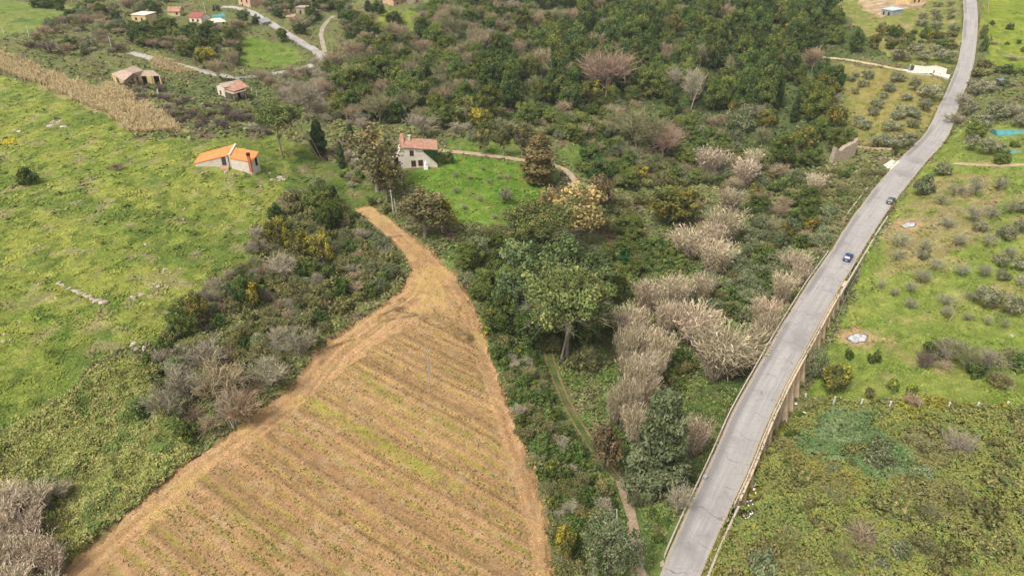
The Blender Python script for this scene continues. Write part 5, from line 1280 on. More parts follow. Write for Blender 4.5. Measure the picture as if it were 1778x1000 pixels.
h.part('lean_to', MB().box(-.17 * W, -.13 * W, 1.5, 6, -1, 17 * k).box(-.13 * W, -.021 * W, 5.5, 6, -1, 17 * k).slab([(-.18 * W, 1.2, 17.2 * k), (-.02 * W, 1.2, 19.5 * k), (-.02 * W, 6.1, 20 * k), (-.18 * W, 6.1, 17.5 * k)], .14).box(-.21 * W, -.06 * W, -.6, -.3, -1, 3.2 * k), M['ruin'])
h.part('doorway', MB().box(-.125 * W, -.025 * W, 3.2, 3.3, 0, 15.5 * k), M['dark'])
WHROOT = h.root; Mw = Matrix.LocRotScale(Vector(h.root.location), h.root.rotation_euler.to_quaternion(), None)
rng = np.random.default_rng(3); n = 1700
u_ = rng.random(n); v_ = rng.random(n)
xx_ = W * (.64 + .37 * np.sqrt(u_)); lowz = 30 * k - (xx_ - .64 * W) / (.37 * W) * 21 * k * (.8 + .3 * rng.random(n)); zz_ = lowz + (30.5 * k - lowz) * v_
P_ = np.stack([xx_, -.08 - .28 * rng.random(n), zz_], -1); N_ = np.array([0, -1, .4]) + rng.normal(size=(n, 3)) * .4; N_ /= np.linalg.norm(N_, axis=1)[:, None]
V_, F_ = cards(P_, N_, .34, .8, rng)
o = link('ivy', pm('ivy', (V_, F_, np.repeat(pick(PAL['ivy'], n, rng) * .8, 4, 0)), M['leaf'])); o.matrix_world = Mw
tag(o, 'dark green ivy climbing the right corner of the white house', 'ivy')
def placed(name, mb, mat, p, rz, label, cat, **kw):
    o = mb.build(name, M[mat], None, loc=p, rz=rz, **kw); tag(o, label, cat); return o
t_root = empty('water_tank', Mw @ Vector((.69 * W, -1.1, 0))); t_root.rotation_euler = h.root.rotation_euler
tag(t_root, 'white water tank on a block against the white house front', 'tank')
MB().box(-.6, .6, -.4, .4, -.5, 1.1).build('base', M['plastic'], t_root, bevel=.05)
MB().tube([(0, .1, 1.1), (0, .1, 1.3), (0, .1, 2.0), (0, .1, 2.2), (0, .1, 2.5)], [.42, .46, .44, .2, .18], 12).build('cylinder', M['plastic'], t_root)

# long low house with bright orange roof, two wings meeting at a gable
zg = float(at(394, 290)[2])
A_ = [pz(336, 284, zg + 1.7), pz(396, 269.5, zg + 3.2), pz(407.5, 250.5, zg + 5.0), pz(348, 267, zg + 3.4)]
B_ = [pz(397, 274, zg + 2.6), pz(438, 282, zg + 1.6), pz(449, 263.5, zg + 3.3), pz(408.5, 256.5, zg + 4.3)]
oh = empty('farmhouse', (B_[0][0], B_[0][1], zg)); tag(oh, 'low farmhouse with bright orange tiled roof sunk into the meadow', 'house')
def wing(Q, wallmat, inset=.25):
    Q = [np.array(q) for q in Q]; c = sum(Q) / 4
    P = [q + (c - q) / np.linalg.norm((c - q)[:2]) * inset * 1.4 for q in Q]
    rz = math.atan2(Q[1][1] - Q[0][1], Q[1][0] - Q[0][0])
    mb = MB().hexa([(p[0], p[1], zg - 2.5) for p in P], [(p[0], p[1], p[2] - .22) for p in P])
    w = worldpart(mb, 'wall', M[wallmat], oh, P[0], rz)
    rf = worldpart(MB().slab([tuple(q) for q in Q], .17), 'roof', M['tile_new'], oh, Q[0], rz)
    return P, rz, rf
PA, rza, rfA = wing(A_, 'white'); PB, rzb, rfB = wing(B_, 'white')
wall_dir = np.array(A_[1]) - np.array(A_[2])
e1 = np.array(A_[1]) + np.array([.02, -.02, .12]); e2 = np.array(A_[2]) + np.array([0, 0, .18]); sx = np.array([.42, .12, 0])
worldpart(MB().hexa([tuple(e1 - [0, 0, 3.9]), tuple(e1 + sx - [0, 0, 3.9]), tuple(e2 + sx - [0, 0, 5.8]), tuple(e2 - [0, 0, 5.8])], [tuple(e1), tuple(e1 + sx), tuple(e2 + sx), tuple(e2)]), 'gable_parapet', M['white'], oh, e1, 0)
pd = PA[1] + (PA[0] - PA[1]) * .13; nrm = np.array([math.sin(rza), -math.cos(rza), 0]) * .06; ux = np.array([math.cos(rza), math.sin(rza), 0])
dd = worldpart(MB().hexa([tuple(pd + nrm + ux * a + np.array([0, 0, b - pd[2] + zg])) for a, b in ((-.5, .6), (.5, .6))] + [tuple(pd - nrm + ux * a + np.array([0, 0, .6 - pd[2] + zg])) for a in (.5, -.5)],
    [tuple(pd + nrm + ux * a + np.array([0, 0, 2.9 - pd[2] + zg])) for a in (-.5, .5)] + [tuple(pd - nrm + ux * a + np.array([0, 0, 2.9 - pd[2] + zg])) for a in (.5, -.5)]), 'door', M['shutter'], oh, pd, 0)
st = MB()
for i in range(3):
    q = np.array([pd[0], pd[1], zg]) + nrm * (8 + i * 5); hgt = .6 - i * .2
    st.hexa([tuple(q + ux * a + nrm * b + np.array([0, 0, -.5])) for a, b in ((-1, 5), (1, 5), (1, 0.05), (-1, 0.05))], [tuple(q + ux * a + nrm * b + np.array([0, 0, hgt])) for a, b in ((-1, 5), (1, 5), (1, 0.05), (-1, 0.05))])
worldpart(st, 'steps', M['pinkstone'], oh, pd, 0)
cb = PB[1] + (PB[0] - PB[1]) * .06 + np.array([math.sin(rzb), -math.cos(rzb), 0]) * .35
ch = worldpart(MB().box(cb[0] - .3, cb[0] + .3, cb[1] - .3, cb[1] + .3, zg - 1, zg + 3.4), 'chimney', M['brick'], oh, cb, 0)
worldpart(MB().box(cb[0] - .38, cb[0] + .38, cb[1] - .38, cb[1] + .38, zg + 3.4, zg + 4.1), 'flue', M['dark'], oh, cb, 0)
ex = (PB[2] - PB[1]); ex = ex / np.linalg.norm(ex); on = np.array([ex[1], -ex[0], 0])
q0 = PB[1] + ex * 1.6
worldpart(MB().hexa([tuple(np.array([q[0], q[1], zg])) for q in (q0 - on * .02, q0 + on * .05, q0 + on * .05 + ex * 1.0, q0 - on * .02 + ex * 1.0)], [tuple(np.array([q[0], q[1], zg + 2.1])) for q in (q0 - on * .02, q0 + on * .05, q0 + on * .05 + ex * 1.0, q0 - on * .02 + ex * 1.0)]), 'side_door', M['dark'], oh, q0, 0)

# barn ruin with lichened roof and open bays
zg = float(at(235, 141)[2])
def rz_(x, y, dz): return tuple(pz(180 + x / 6.84, 100 + y / 6.84, zg + dz))
br = empty('barn', rz_(240, 300, 0)); tag(br, 'ruined ochre barn with sagging grey tiled roof and open bays', 'barn')
rb_ = MB().slab([rz_(85,195,3.2), rz_(240,280,3.2), rz_(348,188,4.9), rz_(225,148,4.6)], .15).slab([rz_(240,280,3.2), rz_(415,222,3.2), rz_(475,158,3.4), rz_(348,188,4.9)], .15).slab([rz_(225,148,4.6), rz_(348,188,4.9), rz_(475,156,3.4), rz_(360,100,3.2)], .15)
worldpart(rb_, 'roof', M['tile_ruin'], br, rz_(240, 280, 3.2), .5)
worldpart(MB().slab([rz_(418,222,3.0), rz_(670,217,2.9), rz_(585,156,3.4), rz_(478,156,3.5)], .15), 'roof', M['tile_ruin'], br, rz_(418, 222, 3), .0)
def pier(a, b, mat='ochre', top=3.0, name='wall', th=.5):
    p = np.array(rz_(*a, top)); q = np.array(rz_(*b, top)); d = (q - p); d[2] = 0; L = np.linalg.norm(d); d /= L; nn = np.array([-d[1], d[0], 0]) * th
    p2 = p + np.array([0, 0, -top - 1.5]); q2 = q + np.array([0, 0, -top - 1.5])
    return worldpart(MB().hexa([tuple(p2), tuple(q2), tuple(q2 + nn), tuple(p2 + nn)], [tuple(p), tuple(q), tuple(q + nn), tuple(p + nn)]), name, M[mat], br, p, 0)
for a, b in [((250,281),(325,257)), ((352,248),(385,238)), ((408,231),(448,224)), ((505,224),(562,223)), ((572,223),(582,223)), ((652,221),(666,221)), ((96,204),(140,228)), ((175,247),(240,282))]: pier(a, b)
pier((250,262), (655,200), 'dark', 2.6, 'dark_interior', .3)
pier((365,105), (95,194), 'ruin', 3.0, 'back_wall')

# small hut by the far road
h = House('stone_hut', 379.5, 167, 393, 171.5, 'small whitewashed hut with faded red roof and open porch near the far bridge', 'hut')
h.gable(6.5, 3.6, 4.4, M['white'], M['tile_ruin'], axis='y', z0=-1)
h.part('porch_roof', MB().slab([(h.W + .25, -.6, 2.6), (h.W + 4.4, .4, 2.2), (h.W + 4.4, 5.4, 2.5), (h.W + .25, 5.4, 3.3)], .14), M['tile_ruin'])
h.part('roof_panel', MB().slab([(h.W + .2, .3, 3.3), (h.W + 3.8, 1.2, 2.7), (h.W + 3.8, 6.8, 3.4), (h.W * .55, 6.8, 4.9)], .12), M['tile_old'])
for x, y in ((h.W + 4, .8), (h.W + 4, 4.9), (h.W + .6, -.3)): h.part('post', MB().box(x - .15, x + .15, y - .15, y + .15, -1, 2.2), M['ruin'])
h.part('porch_wall', MB().box(h.W + .3, h.W + 2.0, 3, 3.3, -1, 2.2), M['white']); h.part('doorway', MB().box(h.W + 2.1, h.W + 3.8, 3.1, 3.3, -1, 2.1), M['dark'])
h.window(h.W * .4, 1.0, .8, 1.1)

# settlement at the top left
def cottage(name, xl, yl, xr, yr, label, depth, he, hr, wall, roof, axis='x', wins=(), doors=(), flat=False, cat='house', chim=None):
    h = House(name, xl, yl, xr, yr, label, cat)
    if flat:
        h.part('wall', MB().box(0, h.W, 0, depth, -1.5, he), M[wall])
        rf = h.part('roof', MB().slab([(-.25, -.3, he + .22), (h.W + .25, -.3, he + .22), (h.W + .25, depth + .2, hr + .22), (-.25, depth + .2, hr + .22)], .2), M[roof])
    else: rf = h.gable(depth, he, hr, M[wall], M[roof], axis=axis, z0=-1.5)
    for x, z, w, hh in wins: h.window(x * h.W, z, w, hh, bars=False)
    for x, z, w, hh in doors: h.door(x * h.W, z, w, hh)
    if chim: h.chimney(rf, chim * h.W, depth * .5, hr, 1.0, wall)
    return h
cottage('yellow_house', 230.5, 39, 255, 40.5, 'flat roofed bright yellow house on the far slope', 7, 3.2, 3.6, 'ochre', 'cream', flat=True, wins=((.3, 1, 1, 1.1),), doors=((.7, 0, 1, 2.1),))
cottage('yellow_shed', 260.5, 30, 270, 29, 'small yellow shed with a dark door above the yellow house', 3, 2.4, 2.6, 'ochre', 'ochre', flat=True, doors=((.3, 0, 1.1, 1.9),), cat='shed')
cottage('red_roofed_cottage', 292, 28, 313, 28, 'cottage with terracotta roof among trees by the upper road', 5, 1.9, 3.6, 'ochre', 'tile_old', wins=((.75, .6, .8, .9),))
cottage('white_cottage', 330, 40.5, 351, 42, 'white cottage with dark red roof on the far slope', 6, 2.6, 4.3, 'white', 'tile_red', wins=((.3, .9, .9, .9), (.7, .9, .9, .9)))
cottage('cream_outbuilding', 372, 46, 393, 44, 'long cream flat topped outbuilding beside the white cottage', 9, 1.4, 1.9, 'cream', 'cream', flat=True, doors=((.8, 0, 1, 1.3),), cat='outbuilding')
cottage('stone_house', 416, 13, 436, 15.5, 'warm stone house with red roof on the upper road', 9, 5, 7.0, 'pinkstone', 'tile_old', axis='y', wins=((.3, 2.6, .9, 1.3), (.72, 2.6, .9, 1.3), (.3, .4, .9, 1.2)))
cottage('roofless_cottage', 515, 25, 533, 25.5, 'pale ruined cottage with broken top above the upper road', 5, 3.0, 3.2, 'ruin', 'ruin', flat=True, doors=((.4, 0, 1, 1.8),), cat='ruin')
cottage('low_stone_shed', 498, 38, 511, 38, 'low grey stone shed below the ruined cottage', 4, 2, 2.6, 'ruin', 'tile_ruin', flat=True, doors=((.6, 0, 1, 1.6),), cat='shed')
cottage('red_farmhouse', 684, 14, 706, 10.5, 'far farmhouse with pinkish red roof at the top of the wood', 8, 3.4, 5.6, 'pinkstone', 'tile_red', wins=((.3, 1.2, .9, 1.1), (.7, 1.2, .9, 1.1)), chim=.3)
cottage('sheet_metal_barn', 707, 6.5, 722, 6, 'blue grey metal barn beside the red roofed farmhouse', 6, 2.6, 3.4, 'ruin', 'metal', flat=True, cat='barn')
cottage('grey_roofed_shed', 456, 45, 471, 42, 'grey roofed shed above the far road bend', 5, 1.2, 2.6, 'ruin', 'grey', axis='x', cat='shed')
cottage('metal_shed', 1529, 26, 1548, 29.5, 'blue white sheet metal shed standing in the green pasture', 6.5, 2.6, 3.2, 'grey', 'metal', flat=True, doors=((.25, 0, 1, 1.8), (.7, 0, 1.2, 1.8)), cat='shed')
cottage('ochre_villa', 1579, 9, 1604, 7, 'ochre house with terrace cut by the top edge beside the road', 9, 4, 6, 'ochre', 'tile_old', wins=((.3, 1, 1, 1.5), (.6, 1, 1, 1.5)))
h = House('garden_hut', 1734.5, 152, 1741.5, 151, 'narrow dark hut with a pale lid at the gate by the hedge', 'hut')
h.part('wall', MB().box(0, h.W, 0, 1.5, -.5, 2.4), M['shutter']); h.part('roof', MB().slab([(-.15, -.15, 2.62), (h.W + .15, -.15, 2.62), (h.W + .15, 1.7, 2.75), (-.15, 1.7, 2.75)], .14), M['metal'])
for (xa, ya, xb, yb, dep, hh, lab) in [(370, 33, 392, 31, 5, 1.6, 'teal tarpaulin shelter beside the white cottage'), (1730, 238, 1795, 240, 4.5, 1.9, 'long teal tarpaulin tunnel in the garden above the orchard'), (1742, 266, 1790, 272, 3, 1.0, 'sagging blue green netting below the teal tunnel')]:
    h = House('tarpaulin_shelter', xa, ya, xb, yb, lab, 'shelter')
    prof = [(dep * (.5 - .5 * math.cos(t)), -.2 + hh * math.sin(t) ** .7) for t in np.linspace(.05, math.pi - .05, 9)]
    n_ = 10; m = MB()
    V_ = []
    for i in range(n_ + 1):
        for (yy, z_) in prof: V_.append((h.W * i / n_, yy, max(z_, -.2) * (1 - .12 * (i % 2)) - .08 * (i % 2)))
    m.v = V_; K_ = len(prof)
    m.f = [[i * K_ + j, (i + 1) * K_ + j, (i + 1) * K_ + j + 1, i * K_ + j + 1] for i in range(n_) for j in range(K_ - 1)]
    m.f += [list(range(K_ - 1, -1, -1)), [n_ * K_ + j for j in range(K_)]]
    h.part('cover', m, M['teal']); h.part('ridge_pole', MB().tube([(-.3, dep / 2, hh * 1.0 - .2), (h.W + .3, dep / 2, hh - .2)], .04), M['timber'])

# ---- walls
def wallrun(name, pts, hgt, th, mat, label, cat='wall', base=-.6, jag=0, group=None):
    """a wall following points on the land; pts (x, y) photo positions"""
    P = ground([p[0] for p in pts], [p[1] for p in pts])
    L = resample(P[:, :2], .8, 1.2); t = np.gradient(L, axis=0); t /= np.linalg.norm(t, axis=1)[:, None]; nn = np.stack([-t[:, 1], t[:, 0]], -1) * th / 2
    z = height(L[:, 0], L[:, 1]); z = np.convolve(np.pad(z, 2, 'edge'), np.ones(5) / 5, 'valid')
    hh = hgt * (1 - jag * fbm(L[:, 0] * 2, L[:, 1] * 2, 1.5, 3, 12)) if jag else np.full(len(L), hgt)
    m = MB(); o0 = L[0]
    for i in range(len(L)):
        for sgn, zt in ((-1, base), (1, base), (1, hh[i]), (-1, hh[i])):
            q = L[i] + nn[i] * sgn; m.v.append((q[0] - o0[0], q[1] - o0[1], z[i] + zt - z[0]))
    for i in range(len(L) - 1):
        a = i * 4; b = a + 4
        m.f += [[a+1,b+1,b+2,a+2], [b,a,a+3,b+3], [a+2,b+2,b+3,a+3], [b+1,a+1,a,b]]
    m.f += [[0,1,2,3], [len(L)*4-1, len(L)*4-2, len(L)*4-3, len(L)*4-4]]
    o = m.build(name, M[mat], None, loc=(o0[0], o0[1], float(z[0]))); tag(o, label, cat, group); return o
wallrun('garden_wall', [(1584, 122), (1610, 125), (1642, 129.5)], 2.0, .4, 'cream', 'tall cream wall on the far side of the drive above the olive grove')
wallrun('garden_wall', [(1574, 127), (1600, 131), (1646, 139)], .5, .4, 'concrete', 'low grey wall along the near side of the cream drive')
wallrun('terrace_wall', [(1562, 12), (1585, 14.5), (1600, 14), (1606, 9)], 1.0, .5, 'ruin', 'curved stone terrace wall below the ochre house')
wallrun('ruined_wall', [(1486, 256), (1500, 258), (1520, 259.5), (1548, 261)], .8, .6, 'pinkstone', 'low tumbled stone wall below the olive grove', jag=.6)
wallrun('ruined_wall', [(1525, 276.5), (1534, 274), (1546, 277), (1561, 279)], .7, .5, 'ruin', 'broken low wall behind the white paved apron', jag=.4)
wallrun('bridge_parapet', [(412, 139.5), (440, 137.5), (480, 131), (515, 125), (541, 119)], .55, .35, 'cream', 'pale parapet along the near edge of the far road bridge', 'parapet', base=-2.2)
wallrun('road_wall', [(240, 94), (300, 109.5), (350, 122.5), (405, 134.5)], .45, .35, 'concrete', 'pale low wall along the far lane past the barn', 'wall')
g_ = empty('gate_post', at(1578, 124)); tag(g_, 'dark gate leaf folded open at the end of the cream drive wall', 'gate')
MB().box(-.25, .25, -.25, .25, -.4, 2.6).build('pillar', M['grey'], g_); MB().box(.26, 1.7, -.05, .05, .1, 2.2).build('panel', M['shutter'], g_)
# the standing corner of a ruin
h = House('ruined_tower', 1445, 284, 1481.5, 277, 'tall roofless stone ruin wall among brambles by the road', 'ruin')
k = h.m / math.cos(R(19)) * 1.15; W = h.W
h.part('wall', MB().prism([(0, -1.5), (W, -1.5), (W * 1.06, 29 * k), (W * 1.0, 31 * k), (W * .93, 28 * k), (W * .9, 25 * k), (W * .72, 24 * k), (W * .6, 22 * k), (W * .5, 21.5 * k), (W * .38, 18.5 * k), (W * .3, 16.5 * k), (W * .2, 17 * k), (W * .16, 21 * k), (.04 * W, 23 * k)], 'y', 0, 1.5), M['ruin'])
h.part('side_wall', MB().prism([(1.53, -1.5), (4.2, -1.5), (4.2, 14 * k), (3.2, 18 * k), (2.3, 23 * k), (1.53, 27 * k)], 'x', W * .86, W * .985), M['ruin'])
def sheet(name, pts, mat, lift=.1, n=12):
    P = [np.array(at(*p)) for p in pts]; V_ = []
    for i in range(n + 1):
        for j in range(n + 1):
            u, v = i / n, j / n
            q = (P[0] * (1 - u) + P[1] * u) * (1 - v) + (P[3] * (1 - u) + P[2] * u) * v
            V_.append((q[0], q[1], float(height(q[0], q[1])) + lift))
    F_ = [[i*(n+1)+j, (i+1)*(n+1)+j, (i+1)*(n+1)+j+1, i*(n+1)+j+1] for i in range(n) for j in range(n)]
    o = link(name, np_mesh(name, np.array(V_), np.array(F_), M[mat])); o['kind'] = 'structure'; return o
sheet('driveway', [(1566, 121), (1578, 127), (1646, 138.5), (1650, 131)], 'cream')
sheet('paved_apron', [(1533, 287), (1544, 297.5), (1564, 280), (1549, 278)], 'cream')
sheet('rubble_yard', [(606, 268), (612, 286), (648, 288), (640, 262)], 'rock', .06)

# ---- the road's walls
def roadrun(i0, i1, off, z0, z1, th, mat, name, label, cat, batter=0, parent=None, zfun=None):
    idx = np.arange(i0, i1 + 1); m = MB(); c0 = RC[i0]
    for i in idx:
        for s_, zt in ((0, z0), (1, z0), (1, z1), (0, z1)):
            oo = off(i) + s_ * th * (1 if off(i) > 0 else -1) + (batter * (1 if off(i) > 0 else -1) if zt == z0 and s_ == 1 else 0)
            zb = zt if zt == z1 or zfun is None else zfun(i)
            q = RC[i, :2] + RN[i] * oo
            m.v.append((q[0] - c0[0], q[1] - c0[1], RC[i, 2] + zb - c0[2]))
    fl = off(i0) > 0
    for k_ in range(len(idx) - 1):
        a = k_ * 4; b = a + 4
        fs = [[a+1,b+1,b+2,a+2], [b,a,a+3,b+3], [a+2,b+2,b+3,a+3], [b+1,a+1,a,b]]
        m.f += fs if not fl else [f[::-1] for f in fs]
    e = (len(idx) - 1) * 4
    m.f += [[0,1,2,3], [e+3,e+2,e+1,e]]
    o = m.build(name, M[mat], parent)
    if parent is None: o.location = tuple(c0); tag(o, label, cat)
    else: o.location = tuple(Vector(c0) - Vector(parent.location))
    return o
def st(y): return int(np.argmin(np.abs(rpx[1] - y)))
offL = lambda i: -(HW[i] + .25); offR = lambda i: HW[i] + .2
roadrun(st(985), st(446), offL, -.5, .5, .2, 'concrete', 'road_parapet', 'long pale parapet along the left edge of the road below the blue car', 'parapet')
roadrun(st(387), st(315), lambda i: -(HW[i] + 1.3), -.6, .55, .25, 'concrete', 'road_parapet', 'short pale parapet on the left verge facing the grey car', 'parapet')
roadrun(st(860), st(505), offR, -.6, .38, .2, 'concrete', 'road_parapet', 'pale parapet on the right edge above the buttressed wall', 'parapet')
roadrun(st(500), st(368), lambda i: HW[i] + .7, -.8, .3, .35, 'concrete', 'kerb_wall', 'cracked kerb wall on the right verge beside the blue car', 'kerb')
roadrun(st(1010), st(862), lambda i: HW[i] + .8, -.6, .35, .3, 'concrete', 'kerb_wall', 'pale kerb wall at the near right end of the road', 'kerb')
ARCH = st(688)
vw = empty('retaining_wall', tuple(RC[V0])); tag(vw, 'stone retaining wall with buttresses carrying the road over the stream', 'wall')
for sgn, rng_ in ((1, None), (-1, None)):
    for (a, b, zt) in ((V0, ARCH - 2, -.62), (ARCH + 2, V1, -.62)):
        roadrun(a, b, (lambda i, sgn=sgn: sgn * (HW[i] + .1)), -9, zt, .45, 'masonry', 'wall_face', None, None, .5, vw)
    roadrun(ARCH - 2, ARCH + 2, (lambda i, sgn=sgn: sgn * (HW[i] + .13)), -2.4, -.62, .4, 'masonry', 'lintel', None, None, 0, vw)
k_ = V0 + 3
while k_ < V1 - 2:
    if abs(k_ - ARCH) > 3:
        c = RC[k_]; n_ = RN[k_]; t_ = RT[k_]; m = MB(); o0 = HW[k_] + .5
        def bp(o, s, z): q = c[:2] + n_ * o + t_ * s; return (q[0] - c[0], q[1] - c[1], z)
        m.hexa([bp(o0, -.45, -9), bp(o0 + 1.7, -.45, -9), bp(o0 + 1.7, .45, -9), bp(o0, .45, -9)], [bp(o0, -.4, -1.1), bp(o0 + .3, -.4, -1.3), bp(o0 + .3, .4, -1.3), bp(o0, .4, -1.1)])
        o = m.build('buttress', M['masonry'], vw); o.location = tuple(Vector(c) - Vector(vw.location))
    k_ += 4
roadrun(V0, V1, lambda i: HW[i] + .05, -.6, -.12, .75, 'masonry', 'ledge', None, None, 0, vw)

# ---- cars
def car(px, py, paint, label, rough):
    p = pz(px, py, RC[st(py)][2]); i = int(np.argmin(np.hypot(RC[:, 0] - p[0], RC[:, 1] - p[1])))
    t = RC[i + 1] - RC[i - 1]; rz = math.atan2(t[1], t[0]) - math.pi / 2; pit = math.atan2(t[2], math.hypot(t[0], t[1]))
    root = empty('parked_car' if False else 'car', (p[0], p[1], RC[i][2] + .0)); root.rotation_euler = (pit, 0, rz); tag(root, label, 'car')
    pm_, n, l, b = mat_new('car_paint'); b.inputs['Base Color'].default_value = (*paint, 1); b.inputs['Roughness'].default_value = rough; b.inputs['Coat Weight'].default_value = .6; b.inputs['Coat Roughness'].default_value = .1
    gl, n, l, b = mat_new('car_glass'); b.inputs['Base Color'].default_value = (.012, .014, .018, 1); b.inputs['Roughness'].default_value = .22; b.inputs['Specular IOR Level'].default_value = .4
    rb, n, l, b = mat_new('tyre_rubber'); b.inputs['Base Color'].default_value = (.015, .015, .015, 1); b.inputs['Roughness'].default_value = .9
    rd_, n, l, b = mat_new('red_lens'); b.inputs['Base Color'].default_value = (.35, .01, .01, 1); b.inputs['Roughness'].default_value = .2
    def loft(stations, prof):
        """stations (y, half width, z low, z high); prof rounds the section"""
        m = MB()
        for (y, w, zl, zh) in stations:
            for (u, v) in prof: m.v.append((u * w, y, zl + (zh - zl) * v))
        K = len(prof)
        for s in range(len(stations) - 1):
            for j in range(K):
                a = s * K + j; b_ = s * K + (j + 1) % K; m.f.append([a, b_, b_ + K, a + K][::-1])
        m.f.append(list(range(K))); m.f.append([(len(stations) - 1) * K + j for j in range(K - 1, -1, -1)])
        return m
    sec = [(-.9, 0), (-1, .15), (-1, .7), (-.93, .93), (-.82, 1), (.82, 1), (.93, .93), (1, .7), (1, .15), (.9, 0)]
    body = loft([(-1.95, .70, .34, .78), (-1.9, .80, .27, .9), (-1.6, .86, .22, .97), (-.6, .87, .2, .95), (.7, .87, .2, .93), (1.0, .86, .22, .9), (1.75, .80, .26, .76), (1.92, .66, .34, .62)], sec)
    bo = body.build('body', pm_, root, smooth=False)
    top = [(-1, 0), (-.93, .5), (-.82, 1), (.82, 1), (.93, .5), (1, 0)]
    loft([(-1.78, .72, .93, 1.0), (-1.42, .72, .93, 1.36), (-.1, .74, .93, 1.42), (.95, .76, .9, .96)], top).build('windows', gl, root)
    m = MB(); 
    m.hexa([(-.60, -1.45, 1.36), (.60, -1.45, 1.36), (.62, -.02, 1.415), (-.62, -.02, 1.415)], [(-.56, -1.38, 1.425), (.56, -1.38, 1.425), (.58, -.1, 1.475), (-.58, -.1, 1.475)])
    m.build('roof', pm_, root)
    pl = MB()
    for s in (-1, 1):
        for (y0, z0, x0, y1, z1, x1) in ((-1.78, .96, .70, -1.42, 1.37, .605), (-.62, .95, .765, -.62, 1.41, .63), (.92, .93, .75, -.06, 1.42, .62)):
            pl.tube([(s * x0, y0, z0), (s * x1, y1, z1)], .045, 5)
    pl.build('pillar', pm_, root)
    for s in (-1, 1):
        for y in (-1.2, 1.22):
            w = empty('wheel', (s * .78, y, .3)); w.parent = root
            MB().tube([(-.1, 0, 0), (-.09, 0, 0), (.09, 0, 0), (.1, 0, 0)], [.26, .3, .3, .26], 18).build('tyre', rb, w)
            MB().tube([(s * .06, 0, 0), (s * .115, 0, 0)], [.19, .17], 14).build('rim', M['grey'], w)
        MB().box(s * .74 - .07, s * .74 + .07, -1.93, -1.84, .66, .88).build('tail_light', rd_, root, bevel=.02)
        MB().box(s * .94 - .09, s * .94 + .09, .66, .78, .92, 1.04).build('wing_mirror', pm_, root, bevel=.03)
        MB().box(s * .62 - .16, s * .62 + .16, 1.70, 1.86, .6, .7).build('headlight', M['plastic'], root, bevel=.03)
    MB().box(-.72, .72, -2.0, -1.9, .32, .5).build('bumper', M['shutter'] if paint[2] < .2 else pm_, root, bevel=.03)
    MB().box(-.26, .26, -2.02, -1.985, .52, .62).build('number_plate', M['plastic'], root)
    return root
car(1472, 450, (.014, .03, .13), 'dark blue hatchback driving away on the road', .3)
car(1546, 352, (.06, .07, .09), 'dark grey hatchback driving away farther up the road', .3)

# ---- poles and cables
def pole(xb, yb, xt, yt, rad, mat, label, name='utility_pole', cat='pole', arm=True):
    p = at(xb, yb); d = proj(p)[2]; r = ray(xt, yt)
    # top on the sight line, at the distance of the base along the ground
    t = math.hypot(p[0], p[1]) / math.hypot(r[0], r[1]); q = r * t + np.array([0, 0, CAMZ])
    root = empty(name, p); tag(root, label, cat)
    MB().tube([(0, 0, -.5), tuple(q - p)], [rad, rad * .7], 8).build('shaft', M[mat], root)
    if arm: MB().box(-.5, .5, -.05, .05, -.06, .06).build('crossarm', M['grey'], root, loc=tuple(q - p - np.array([0, 0, .3])))
    return q
q1 = pole(746, 683, 742, 606, .085, 'grey', 'slim pale pole standing in the ploughed vineyard')
q2 = pole(684, 378, 678, 330, .12, 'post', 'taller of two pale poles at the head of the ploughed strip')
pole(690, 379, 684, 345, .1, 'post', 'shorter of two pale poles at the head of the ploughed strip', arm=False)
pole(1716, 22, 1718, -8, .16, 'timber', 'dark timber pole at the edge of the upper right field')
pole(50, 65, 46, 45, .14, 'post', 'pale pole on the far slope beside the red brown shrub'); pole(7, 60, 4, 49, .14, 'post', 'pale pole at the far left edge of the green field')
pole(195, 88, 188, 63, .15, 'post', 'leaning pale pole at the start of the far lane'); pole(424, 131, 421, 117, .12, 'post', 'short pale pole behind the small hut', arm=False)
pole(358, 27, 353, 4, .14, 'post', 'tall pale pole by the upper road above the white cottage')
pole(556, 279, 516, 212, .12, 'palebark', 'longer of two leaning pale trunks by the umbrella pine', 'dead_trunk', 'dead trunk', False)
pole(560, 277, 537, 234, .1, 'palebark', 'shorter of two leaning pale trunks by the umbrella pine', 'dead_trunk', 'dead trunk', False)
pole(1646, 562, 1686, 488, .09, 'timber', 'thin pole leaning in the orchard', 'leaning_pole', 'pole', False)
pole(1072, 910, 1071, 884, .07, 'plastic', 'slim white post beside the dirt path', 'marker_post', 'post', False)
for x, yb, yt, w_ in [(437, 160, 152, 'nearer the hut'), (446, 168, 157, 'farther from the hut')]: pole(x, yb, x - 1, yt, .13, 'post', 'short concrete post right of the small hut, ' + w_, 'concrete_post', 'post', False)
pole(274, 163, 273, 155, .3, 'post', 'squat pale gate stump in the grass below the barn', 'gate_stump', 'post', False)
def cable(a, b, sag, label):
    a = Vector(a); b = Vector(b); pts = [a.lerp(b, i / 16) - Vector((0, 0, sag * 4 * (i / 16) * (1 - i / 16))) for i in range(17)]
    m = MB().tube([tuple(p - a) for p in pts], .013, 4); o = m.build('power_cable', M['ruin'], None, loc=tuple(a)); tag(o, label, 'cable')
cable(q1 + np.array([0, 0, -.2]), q2, 1.5, 'thin cable from the vineyard pole up to the pale pole pair')
cable(q1 + np.array([.2, 0, -.2]), pz(808, 1040, 10.0), 1.2, 'thin cable from the vineyard pole towards the near edge')
